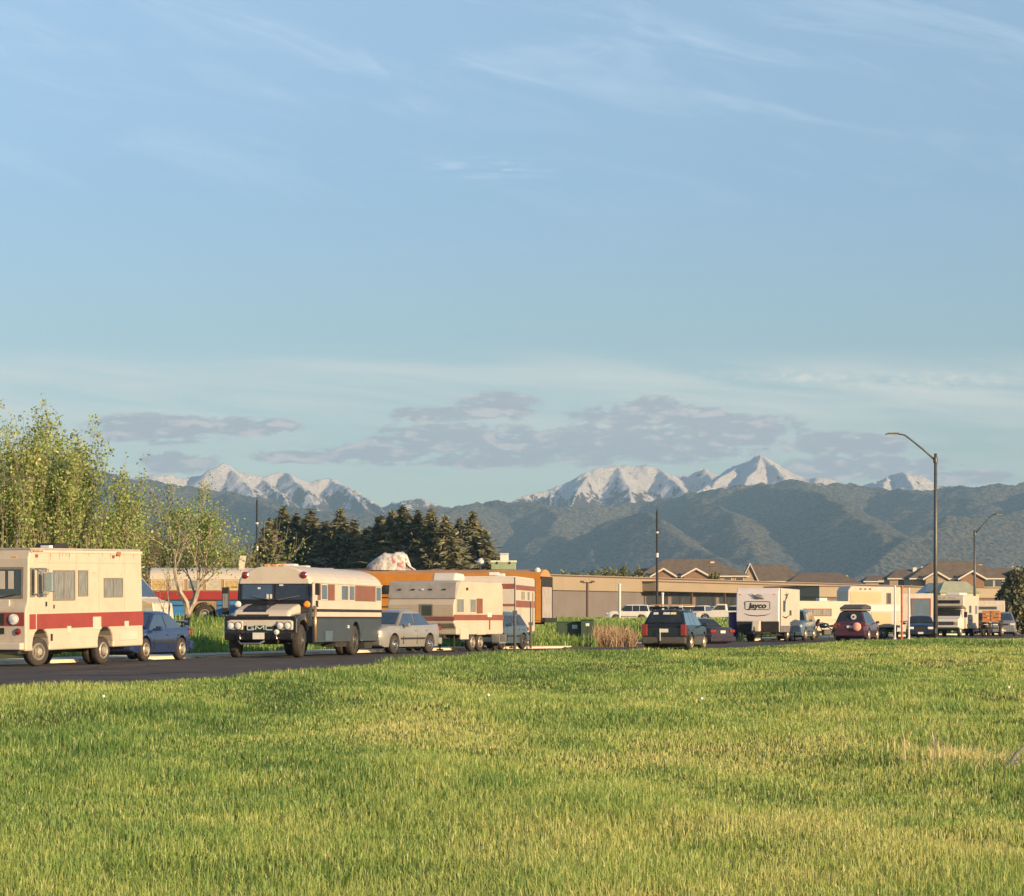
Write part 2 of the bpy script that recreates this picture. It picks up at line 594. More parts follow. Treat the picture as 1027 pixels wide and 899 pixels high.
u = np.concatenate([-np.geomspace(2.6, 0.26, 26), np.linspace(-0.25, 0.25, 240), np.geomspace(0.26, 2.6, 26)])
yy = np.concatenate([np.linspace(-14, 10, 16), np.geomspace(10.2, 260, 400)[:-1], np.geomspace(260, 26000, 110)])
U, YY = np.meshgrid(u, yy)
XX = U * (YY + 24.0)
ZZ = G(XX, YY)
gr = grid_mesh('ground', XX, YY, ZZ, ground_mat())
dr = (DRIVE(XX, YY) * sstep(YY, 100, 112) * (1 - sstep(YY, 150, 165))).ravel()
lot = sstep(YY, 300, 310).ravel() * (1 - sstep(YY, 480, 520)).ravel()
a = gr.data.attributes.new('soil', 'FLOAT', 'POINT')
a.data.foreach_set('value', np.clip(dr + lot * 0.8, 0, 1).astype(np.float32))
kind(gr, 'structure')

# road: one asphalt sheet between the two edges
asphalt = mat('asphalt', (0.078, 0.072, 0.070), 0.85, 0.25, 0.7, bump=0.5, bscale=40, spec=0.25)
concrete = mat('concrete', (0.62, 0.54, 0.40), 0.85, 0.12, 1.5, dirt=0.3, bump=0.3)
sealer = mat('tar_sealer', (0.014, 0.014, 0.015), 0.6, 0.1, 3.0)


def resample(poly, n):
    P = np.array(poly, float)
    s = np.concatenate([[0], np.cumsum(np.hypot(*(P[1:] - P[:-1]).T))])
    t = np.linspace(0, s[-1], n)
    return np.stack([np.interp(t, s, P[:, 0]), np.interp(t, s, P[:, 1])], 1)


A = resample(NEAR, 160)
B = resample(FAR, 160)
tt = np.linspace(0, 1, 34)[None, :]
RX = A[:, :1] * (1 - tt) + B[:, :1] * tt
RY = A[:, 1:] * (1 - tt) + B[:, 1:] * tt
RZ = np.where(tt > 0.9, -0.09 * ((tt - 0.9) / 0.1), 0.0) + np.where(tt < 0.06, -0.05 * (1 - tt / 0.06), 0.0) + np.zeros_like(RX)
ragged = (fbm(A[:, 0] * 1.3, A[:, 1] * 1.3, 3, 4) - 0.5) * 0.5
RX[:, 0] += ragged
road = kind(grid_mesh('road', RX, RY, RZ, asphalt), 'structure')

# tar-sealed cracks on the asphalt
M = MB()
for k in range(26):
    s0 = rng.uniform(28, 85); off = rng.uniform(0.05, 0.8)
    px0 = np.interp(s0, A[:, 1], A[:, 0]); px1 = np.interp(s0 + 12, B[:, 1], B[:, 0])
    x = px0 * (1 - off) + px1 * off; y = s0 + 8 * off
    ang = rng.choice([rng.uniform(-0.3, 0.3), 1.2 + rng.uniform(-0.2, 0.2)])
    for j in range(rng.randint(4, 12)):
        x2 = x + math.cos(ang) * 0.8; y2 = y + math.sin(ang) * 0.8
        ang += rng.uniform(-0.3, 0.3)
        nx, ny = -math.sin(ang) * 0.04, math.cos(ang) * 0.04
        M.add([(x - nx, y - ny, 0.005), (x + nx, y + ny, 0.005), (x2 + nx, y2 + ny, 0.005), (x2 - nx, y2 - ny, 0.005)], [(0, 1, 2, 3)])
        x, y = x2, y2
kind(part('road_crack_sealing', M, sealer), 'stuff')

# kerb and gutter: two real runs, either side of the side street
def kerb_run(poly, n, name):
    P = resample(poly, n)
    T = np.gradient(P, axis=0); T /= np.hypot(T[:, 0], T[:, 1])[:, None]
    N = np.stack([-T[:, 1], T[:, 0]], 1)     # away from the road
    prof = [(-0.45, -0.05), (-0.02, -0.075), (0.0, 0.055), (0.16, 0.06), (1.75, 0.075), (1.8, -0.1)]
    X = np.stack([P[:, 0] + N[:, 0] * o for o, z in prof], 1)
    Y = np.stack([P[:, 1] + N[:, 1] * o for o, z in prof], 1)
    Z = np.stack([np.full(len(P), z) for o, z in prof], 1)
    return kind(grid_mesh(name, X, Y, Z, concrete, smooth=False), 'structure')


kerb_run(FAR[:8] + [(1.6, 117.2), (2.5, 118.9), (2.6, 121.5), (2.3, 125)], 140, 'kerb')
kerb_run([(6.6, 132), (7.0, 134.5), (8.4, 138)] + FAR[10:], 140, 'kerb')


# ------------------------------------------------------------------ mountains
def mount_mat(name, snow=False):
    m = bpy.data.materials.new(name)
    m.use_nodes = True
    t = NT(m.node_tree)
    bs = m.node_tree.nodes['Principled BSDF']
    bs.inputs['Roughness'].default_value = 0.95
    bs.inputs['Specular IOR Level'].default_value = 0.05
    geo = t.n('ShaderNodeNewGeometry')
    pos = geo.outputs['Position']
    sp_ = t.n('ShaderNodeSeparateXYZ'); t.link(pos, sp_.inputs[0])
    mp = t.n('ShaderNodeMapping'); t.link(pos, mp.inputs[0])
    mp.inputs['Scale'].default_value = (0.001, 0.0006, 0.0016)
    v = mp.outputs[0]
    trees = t.noise(v, 70.0, 6, 0.8)
    big = t.noise(v, 2.2, 6, 0.65)
    fc = t.mix(t.ss(trees, 0.42, 0.58), (0.022, 0.036, 0.045, 1), (0.22, 0.21, 0.15, 1))
    gc = t.mix(t.ss(trees, 0.40, 0.62), (0.035, 0.05, 0.04, 1), (0.32, 0.29, 0.20, 1))
    c = t.mix(t.ss(big, 0.45, 0.62), fc, gc)
    sn = t.n('ShaderNodeSeparateXYZ'); t.link(geo.outputs['Normal'], sn.inputs[0])
    mp2 = t.n('ShaderNodeMapping'); t.link(pos, mp2.inputs[0]); mp2.inputs['Scale'].default_value = (0.0016, 0.0005, 0.0007)
    s1 = t.noise(mp2.outputs[0], 9.0, 8, 0.75)
    if snow:
        h = t.m('MULTIPLY', t.m('SUBTRACT', sp_.outputs[2], 375.0), 1 / 215.0)
        k = t.m('ADD', t.m('ADD', h, t.m('MULTIPLY', t.m('SUBTRACT', s1, 0.5), 3.6)), t.m('MULTIPLY', t.m('SUBTRACT', sn.outputs[2], 0.80), 1.6))
        rock = t.mix(t.ss(trees, 0.3, 0.7), (0.07, 0.065, 0.07, 1), (0.17, 0.145, 0.13, 1))
        c = t.mix(t.ss(sp_.outputs[2], 400, 500), c, rock)
        c = t.mix(t.ss(k, 0.62, 0.80), c, (0.93, 0.92, 0.92, 1))
    else:
        # thin patches of old snow in the high clearings
        k = t.m('ADD', t.m('MULTIPLY', t.m('SUBTRACT', sp_.outputs[2], 430.0), 1 / 110.0), t.m('MULTIPLY', t.m('SUBTRACT', s1, 0.5), 6.5))
        c = t.mix(t.m('MULTIPLY', t.ss(k, 0.95, 1.5), 0.6), c, (0.6, 0.6, 0.64, 1))
    t.link(c, bs.inputs['Base Color'])
    b = t.n('ShaderNodeBump'); b.inputs['Strength'].default_value = 1.0; b.inputs['Distance'].default_value = 22.0
    t.link(trees, b.inputs['Height']); t.link(b.outputs[0], bs.inputs['Normal'])
    return m


def cone_ridges(X, Y, ridges, base, slope, pw=1.0):
    H = np.full(X.shape, float(base))
    for pts in ridges:
        W = [(lat(px, D), D, zed(py, D)) for px, D, py in pts]
        for (x0, y0, z0), (x1, y1, z1) in zip(W[:-1], W[1:]):
            ex, ey = x1 - x0, y1 - y0
            t = np.clip(((X - x0) * ex + (Y - y0) * ey) / (ex * ex + ey * ey), 0, 1)
            d = np.hypot(X - x0 - t * ex, Y - y0 - t * ey)
            z = z0 + (z1 - z0) * t - slope * d ** pw
            H = np.maximum(H, z)
    return H


def range_mesh(name, px0, px1, D0, D1, ncol, nrow, ridges, base, slope, namp, nscale, seed, m, crest, cD):
    px = np.linspace(px0, px1, ncol)
    D = np.linspace(D0, D1, nrow)
    PX, Y = np.meshgrid(px, D)
    X = (PX - HX) / FPX * Y
    wx = (fbm(X / 900, Y / 900, 4, seed + 40) - 0.5) * 420
    wy = (fbm(X / 900, Y / 900, 4, seed + 50) - 0.5) * 420
    H = cone_ridges(X + wx * crest, Y + wy * crest, ridges, base, slope)
    rn = fbm(X / nscale, Y / (nscale * 1.5), 6, seed, 0.44, True) - 0.62
    rel = sstep(H, base, base + 220)
    # the noise fades at the sky line so that the outline stays put
    near_crest = 1 - sstep(np.abs(Y - cD), 150, 1300)
    H = H + rn * namp * (0.12 + 0.88 * rel) * (1 - 0.88 * near_crest)
    fine = (fbm(X / 60, Y / 90, 3, seed + 9) - 0.5) * 22 * (rel + 0.15)
    H = H + fine
    return kind(grid_mesh(name, X, Y, H, m), 'structure')


def crestline(pts, D, jag=0.0, seed=0, n=70):
    P = np.array(pts, float)
    px = np.linspace(P[0, 0], P[-1, 0], n)
    py = np.interp(px, P[:, 0], P[:, 1])
    if jag:
        py = py + (fbm(px / 14.0, px * 0 + seed, 4, seed) - 0.5) * jag
    dd = D + (fbm(px / 90.0, px * 0 + 5, 3, seed + 3) - 0.5) * 900
    return list(zip(px, dd, py))


snow_m = mount_mat('snow_and_rock', True)
forest_m = mount_mat('conifer_slopes')

C1 = [(60, 486), (100, 486), (135, 481), (160, 475), (178, 478), (205, 475), (217, 468), (229, 465), (243, 472), (262, 477), (288, 472),
      (300, 479), (318, 482), (335, 480), (350, 489), (368, 498), (386, 507), (402, 502), (420, 502), (440, 508), (470, 512), (500, 530)]
r1 = [crestline(C1, 12300, 3, 5)]
for px, py, px2, py2 in [(229, 465, 262, 520), (288, 472, 325, 525), (335, 480, 378, 525), (402, 502, 418, 530), (178, 478, 200, 520), (262, 477, 296, 520), (350, 489, 395, 522)]:
    r1.append([(px, 12300, py), ((px + px2) / 2, 11850, (py * 0.55 + py2 * 0.45)), (px2, 11250, py2)])
range_mesh('snowy_mountains', 20, 530, 10900, 13100, 460, 170, r1, 120, 0.72, 95, 480, 3, snow_m, 0.25, 12300)

C2 = [(470, 530), (500, 512), (522, 501), (545, 494), (562, 488), (585, 479), (598, 471), (620, 466), (642, 467), (660, 469), (678, 479), (696, 473),
      (708, 468), (718, 477), (738, 468), (752, 461), (762, 457), (774, 463), (790, 474), (808, 479), (828, 480), (850, 487), (872, 486), (888, 479),
      (905, 474), (920, 477), (936, 485), (965, 488), (1000, 492), (1100, 500)]
r2 = [crestline(C2, 12100, 3, 9, 110)]
for px, py, px2, py2 in [(598, 471, 570, 515), (620, 466, 640, 515), (660, 469, 700, 515), (708, 468, 716, 510), (762, 457, 730, 505), (762, 457, 800, 505), (905, 474, 925, 505), (562, 488, 548, 520), (888, 479, 875, 505), (738, 468, 690, 500)]:
    r2.append([(px, 12100, py), ((px + px2) / 2, 11700, (py * 0.55 + py2 * 0.45)), (px2, 11150, py2)])
range_mesh('snowy_mountains', 440, 1120, 10800, 12900, 560, 170, r2, 120, 0.60, 90, 480, 13, snow_m, 0.2, 12100)

C3 = [(-120, 448), (0, 452), (60, 458), (95, 466), (120, 474), (150, 481), (200, 487), (240, 494), (280, 502), (330, 514), (380, 516), (420, 512), (445, 507), (470, 504),
      (520, 505), (560, 510), (600, 507), (640, 503), (680, 498), (720, 491), (760, 485), (800, 482), (830, 484), (860, 486), (900, 489), (930, 489), (960, 486), (1000, 485), (1030, 483), (1160, 476)]
r3 = [crestline(C3, 10200, 2.5, 2, 130)]
spurs = [[(770, 10200, 484), (800, 9300, 497), (845, 8400, 520), (880, 7700, 548), (900, 7100, 590)],
         [(690, 10200, 497), (700, 9400, 508), (735, 8500, 528), (760, 7800, 555), (770, 7300, 590)],
         [(630, 9000, 515), (650, 8300, 532), (700, 7600, 552), (745, 7000, 585)],
         [(1120, 9400, 490), (1060, 8600, 510), (980, 7900, 532), (900, 7300, 556), (840, 6900, 590)],
         [(1027, 10200, 484), (1040, 9300, 505), (1010, 8700, 530)],
         [(470, 10200, 504), (440, 9300, 520), (400, 8600, 545), (380, 7900, 580)],
         [(540, 10200, 507), (560, 9200, 530), (600, 8200, 560), (620, 7500, 590)],
         [(230, 10200, 492), (290, 9100, 520), (330, 8200, 560)],
         [(100, 10200, 468), (160, 9200, 500), (210, 8200, 540), (240, 7600, 580)],
         [(900, 10200, 489), (940, 9600, 500), (990, 9200, 515)]]
range_mesh('forested_hills', -140, 1170, 6300, 11200, 640, 220, r3 + spurs, 4, 0.50, 190, 1500, 31, forest_m, 0.3, 10200)

# ------------------------------------------------------------------ air: pale, even haze around everything
hz = MB().box(-9000, 9000, -60, 15500, -3, 960)
hm = bpy.data.materials.new('haze')
hm.use_nodes = True
ht = hm.node_tree
ht.nodes.clear()
pv = ht.nodes.new('ShaderNodeVolumePrincipled')
pv.inputs['Color'].default_value = (0.42, 0.70, 1.0, 1)
pv.inputs['Density'].default_value = 6.0e-5
pv.inputs['Anisotropy'].default_value = 0.0
ho = ht.nodes.new('ShaderNodeOutputMaterial')
ht.links.new(pv.outputs[0], ho.inputs['Volume'])
kind(part('haze', hz, hm), 'stuff')


# ------------------------------------------------------------------ grass: real blades, one mesh
def blade_mat(name, cols, transl=0.45):
    m = bpy.data.materials.new(name)
    m.use_nodes = True
    t = NT(m.node_tree)
    m.node_tree.nodes.clear()
    at = t.n('ShaderNodeAttribute', attribute_name='tone')
    cr = t.n('ShaderNodeValToRGB')
    els = cr.color_ramp.elements
    while len(els) < len(cols):
        els.new(0.5)
    for e, (p, c_) in zip(els, cols):
        e.position = p; e.color = c_ + (1,)
    t.link(at.outputs['Fac'], cr.inputs[0])
    d = t.n('ShaderNodeBsdfDiffuse'); tr = t.n('ShaderNodeBsdfTranslucent'); gl = t.n('ShaderNodeBsdfGlossy')
    gl.inputs['Roughness'].default_value = 0.45
    t.link(cr.outputs[0], d.inputs[0])
    t.link(t.mix(1.0, cr.outputs[0], (1.15, 1.1, 0.5, 1), 'MULTIPLY'), tr.inputs[0])
    gl.inputs[0].default_value = (0.5, 0.5, 0.4, 1)
    mx = t.n('ShaderNodeMixShader'); mx.inputs[0].default_value = transl
    t.link(d.outputs[0], mx.inputs[1]); t.link(tr.outputs[0], mx.inputs[2])
    m2 = t.n('ShaderNodeMixShader'); m2.inputs[0].default_value = 0.05
    t.link(mx.outputs[0], m2.inputs[1]); t.link(gl.outputs[0], m2.inputs[2])
    o = t.n('ShaderNodeOutputMaterial'); t.link(m2.outputs[0], o.inputs[0])
    return m


GRASS = [(0.0, (0.07, 0.155, 0.05)), (0.35, (0.21, 0.35, 0.10)), (0.7, (0.44, 0.52, 0.17)), (0.9, (0.58, 0.56, 0.26)), (1.0, (0.74, 0.62, 0.40))]
grass_m = blade_mat('grass_blades', GRASS)


def blades(name, X, Y, Z, H, Wd, tone, m, lean=0.35, seed=1, label=None):
    """curved blades: five points each, two quads narrowing to a triangle"""
    r = np.random.default_rng(seed)
    n = len(X)
    th = r.uniform(0, 2 * np.pi, n)             # facing
    ln = r.normal(0, 1, n) * lean + 0.12
    la = r.uniform(0, 2 * np.pi, n)
    fx, fy = np.cos(th) * Wd * 0.5, np.sin(th) * Wd * 0.5
    lx, ly = np.cos(la) * ln * H, np.sin(la) * ln * H
    P = np.zeros((n, 5, 3))
    P[:, 0] = np.stack([X - fx, Y - fy, Z - 0.02], 1)
    P[:, 1] = np.stack([X + fx, Y + fy, Z - 0.02], 1)
    P[:, 2] = np.stack([X + lx * 0.32 + fx * 0.85, Y + ly * 0.32 + fy * 0.85, Z + H * 0.58], 1)
    P[:, 3] = np.stack([X + lx * 0.32 - fx * 0.85, Y + ly * 0.32 - fy * 0.85, Z + H * 0.58], 1)
    P[:, 4] = np.stack([X + lx, Y + ly, Z + H * (1 - 0.25 * np.abs(ln))], 1)
    co = P.reshape(-1, 3)
    b = (np.arange(n) * 5)[:, None]
    q = b + np.array([[0, 1, 2, 3]])
    t3 = b + np.array([[3, 2, 4]])
    li = np.concatenate([q, t3], 1).ravel().astype(np.int32)
    ls = (np.arange(n)[:, None] * 7 + np.array([[0, 4]])).ravel().astype(np.int32)
    me = bpy.data.meshes.new(name)
    me.vertices.add(len(co)); me.vertices.foreach_set('co', co.ravel())
    me.loops.add(len(li)); me.loops.foreach_set('vertex_index', li)
    me.polygons.add(len(ls)); me.polygons.foreach_set('loop_start', ls)
    me.update()
    a = me.attributes.new('tone', 'FLOAT', 'POINT')
    a.data.foreach_set('value', np.repeat(tone, 5).astype(np.float32))
    me.materials.append(m)
    o = bpy.data.objects.new(name, me)
    COL.objects.link(o)
    kind(o, 'stuff')
    return o


def scatter(D0, D1, dens, pxa, pxb, seed):
    r = np.random.default_rng(seed)
    out = []
    edges = np.geomspace(D0, D1, 40)
    for a_, b_ in zip(edges[:-1], edges[1:]):
        wdt = (pxb - pxa) / FPX * (a_ + b_) / 2
        n = int(dens((a_ + b_) / 2) * wdt * (b_ - a_))
        y = r.uniform(a_, b_, n)
        x = ((r.uniform(pxa, pxb, n)) - HX) / FPX * y
        out.append(np.stack([x, y], 1))
    return np.concatenate(out)


# meadow in front
P = scatter(13.2, 128, lambda D: 1750 * (15 / D) ** 1.75 + 22, -70, 1130, 3)
dn = -pdist(P[:, 0], P[:, 1], NEAR)
rag = (fbm(P[:, 0] * 0.9, P[:, 1] * 0.9, 3, 77) - 0.5) * 1.2
P = P[dn > 0.1 + rag * 0.8]
x, y = P[:, 0], P[:, 1]
dn = -pdist(x, y, NEAR)
n = len(x)
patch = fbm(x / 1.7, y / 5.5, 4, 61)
lush_shade = fbm(x / 5.0, y / 18.0, 4, 71)
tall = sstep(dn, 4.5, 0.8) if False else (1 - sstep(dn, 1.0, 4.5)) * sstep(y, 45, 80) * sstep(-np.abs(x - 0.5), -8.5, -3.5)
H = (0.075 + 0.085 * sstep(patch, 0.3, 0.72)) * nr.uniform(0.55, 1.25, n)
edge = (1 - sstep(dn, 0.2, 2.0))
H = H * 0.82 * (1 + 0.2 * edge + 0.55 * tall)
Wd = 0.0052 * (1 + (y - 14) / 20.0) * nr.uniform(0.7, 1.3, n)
tone = 0.47 + 1.15 * (lush_shade - 0.5) + 0.45 * (fbm(x / 2.6, y / 8.0, 3, 123) - 0.5) + 0.5 * (fbm(x / 0.8, y / 1.2, 2, 5) - 0.5) + nr.normal(0, 0.13, n)  # long streaks: greener grass and shade of ground swells, put into blade tone
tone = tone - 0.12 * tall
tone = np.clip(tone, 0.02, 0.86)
dead = nr.random(n) < 0.018 + 0.06 * edge + 0.06 * sstep(fbm(x / 2.5, y / 6.0, 3, 99), 0.62, 0.8)
# the straw-coloured patch at the right
ex, ey = lat(985, 29.5), 29.5
dp = np.exp(-(((x - ex) / 0.6) ** 2 + ((y - ey) / 1.3) ** 2))
dead |= nr.random(n) < dp * 0.85
tone = np.where(dead, nr.uniform(0.9, 1.0, n), tone)
H = np.where(dp > 0.25, H * 1.15, H)
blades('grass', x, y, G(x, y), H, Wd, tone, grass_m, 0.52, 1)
print('field blades', n)

# rough grass beyond the kerb
P = scatter(84, 190, lambda D: 60 * (90 / D), -40, 1060, 8)
df = pdist(P[:, 0], P[:, 1], FAR)
drv = DRIVE(P[:, 0], P[:, 1])
P = P[(df > 1.9) & (df < 42) & ((drv < 0.3) | (P[:, 1] > 150))]
x, y = P[:, 0], P[:, 1]
n = len(x)
cl = fbm(x / 1.1, y / 1.6, 3, 15)
df = pdist(x, y, FAR)
H = (0.16 + 0.45 * sstep(cl, 0.45, 0.75) * sstep(df, 3, 6)) * nr.uniform(0.6, 1.3, n)
dry = sstep(fbm(x / 5.0, y / 7.0, 3, 25), 0.5, 0.7) * 0.3
tone = np.clip(0.30 + nr.normal(0, 0.14, n) + dry, 0.02, 0.93)
blades('rough_grass', x, y, G(x, y), H, 0.045 * nr.uniform(0.7, 1.3, n), tone, grass_m, 0.3, 2)
P = scatter(190, 330, lambda D: 5, -40, 1060, 9)
x, y = P[:, 0], P[:, 1]
n = len(x)
df = pdist(x, y, FAR)
k = (df > 3)
x, y = x[k], y[k]; n = len(x)
blades('rough_grass', x, y, G(x, y), nr.uniform(0.2, 0.5, n), 0.16 * nr.uniform(0.7, 1.3, n), np.clip(0.42 + nr.normal(0, 0.2, n), 0, 0.95), grass_m, 0.3, 3)

# ------------------------------------------------------------------ vehicle kit (local axes: x forward, y to the vehicle's left, z up)
def wheel(root, x, y, r, wd=0.2, steer=0.0, rim=None, hub=0.58):
    """tyre with its rim; y is the outer face's side"""
    s = 1 if y > 0 else -1
    M = MB().lathe([(r * hub, wd * 0.5), (r * 0.86, wd * 0.55), (r * 0.97, wd * 0.42), (r, wd * 0.2), (r, -wd * 0.2), (r * 0.97, -wd * 0.42), (r * 0.86, -wd * 0.5), (r * hub, -wd * 0.45)], (0, 0, 0), 'y', 22)
    K = MB().lathe([(r * hub * 1.04, 0.0), (r * hub * 0.92, s * 0.03), (r * hub * 0.72, -s * 0.03), (r * 0.30, -s * 0.02), (r * 0.22, s * 0.05), (r * 0.02, s * 0.055)], (0, s * wd * 0.5, 0), 'y', 18)
    for k in range(5):
        a = k * 2 * math.pi / 5
        K.lathe([(0.016, 0), (0.016, s * 0.03)], (r * 0.26 * math.cos(a), s * wd * 0.5, r * 0.26 * math.sin(a)), 'y', 6)
    for m_ in (M, K):
        c, q = math.cos(steer), math.sin(steer)
        m_.v = [(x + a * c - b * q, y - s * wd * 0.5 + a * q + b * c, r + z) for a, b, z in m_.v]
    o = part('wheel', M, tyre_m, root, smooth=True)
    part('rim', K, rim or rim_m, o)
    return o


def win_left(root, x0, x1, z0, z1, y, gm=None, fm=None, fw=0.04, k=(0, 0), name='window', rails=0, t=0.02):
    """window in a flat side wall at y: frame and pane. k = shear (slope, x of origin)"""
    s = 1 if y > 0 else -1
    fm = fm or frame_m
    gm = gm or glass
    F = MB()
    a, b = (y - s * 0.005, y + s * t)
    ya, yb = min(a, b), max(a, b)
    F.box(x0, x1, ya, yb, z0, z0 + fw).box(x0, x1, ya, yb, z1 - fw, z1)
    F.box(x0, x0 + fw, ya, yb, z0 + fw, z1 - fw).box(x1 - fw, x1, ya, yb, z0 + fw, z1 - fw)
    for i in range(rails):
        xm = x0 + (x1 - x0) * (i + 1) / (rails + 1)
        F.box(xm - fw * 0.4, xm + fw * 0.4, ya, yb, z0 + fw, z1 - fw)
    a, b = (y - s * 0.005, y + s * t * 0.4)
    Pn = MB().box(x0 + fw, x1 - fw, min(a, b), max(a, b), z0 + fw, z1 - fw)
    if k[0]:
        shear(F, *k); shear(Pn, *k)
    o = part(name, F, fm, root)
    part('pane', Pn, gm, o)
    return o


def win_front(root, x, y0, y1, z0, z1, gm=None, fm=None, fw=0.05, name='window', rails=0, lean=0.0, t=0.02, k=(0, 0), d=1):
    """window in a front (d=1) or rear (d=-1) wall at x; lean moves its top back"""
    F = MB()
    def bx(M_, a0, a1, b0, b1, tt):
        xa, xb = (x - 0.005 * d, x + tt * d)
        M_.box(min(xa, xb), max(xa, xb), a0, a1, b0, b1)
    bx(F, y0, y1, z0, z0 + fw, t); bx(F, y0, y1, z1 - fw, z1, t)
    bx(F, y0, y0 + fw, z0 + fw, z1 - fw, t); bx(F, y1 - fw, y1, z0 + fw, z1 - fw, t)
    for i in range(rails):
        ym = y0 + (y1 - y0) * (i + 1) / (rails + 1)
        bx(F, ym - fw * 0.4, ym + fw * 0.4, z0 + fw, z1 - fw, t)
    Pn = MB(); bx(Pn, y0 + fw, y1 - fw, z0 + fw, z1 - fw, t * 0.4)
    for M_ in (F, Pn):
        if lean:
            M_.v = [(a - d * lean * (c - z0) / (z1 - z0), b, c) for a, b, c in M_.v]
        if k[0]:
            shear(M_, *k)
    o = part(name, F, fm or frame_m, root)
    part('pane', Pn, gm or glass, o)
    return o


def arch(x, r, z0, n=9):
    """points of a wheel arch opening from right to left under a body, wheel centre at x"""
    return [(x + r * math.cos(math.pi * i / n), z0 + r * math.sin(math.pi * i / n)) for i in range(n + 1)]


def low_poly(xr, xf, zb, top, wheels, ar, az):
    """closed x,z outline: top points run from rear to front, bottom with arches"""
    poly = list(top)
    poly.append((xf, zb))
    for x in sorted(wheels, reverse=True):
        poly += [(x + ar, zb)] + arch(x, ar, az)[1:-1] + [(x - ar, zb)]
    poly.append((xr, zb))
    return poly


def clean(poly):
    out = []
    for p in poly:
        if not out or math.hypot(p[0] - out[-1][0], p[1] - out[-1][1]) > 1e-4:
            out.append(p)
    return out


def clip_arch(x, ar, az, zb):
    """arch points of radius ar about (x, az) that lie above zb"""
    pts = []
    a0 = math.asin(max(-1, min(1, (zb - az) / ar)))
    n = 10
    for i in range(n + 1):
        a = a0 + (math.pi - 2 * a0) * i / n
        pts.append((x + ar * math.cos(a), az + ar * math.sin(a)))
    return pts


def body_outline(xr, xf, zb, top, wheels, ar, az):
    poly = list(top) + [(xf, zb)]
    for x in sorted(wheels, reverse=True):
        poly += clip_arch(x, ar, az, zb)
    poly.append((xr, zb))
    return clean(poly)


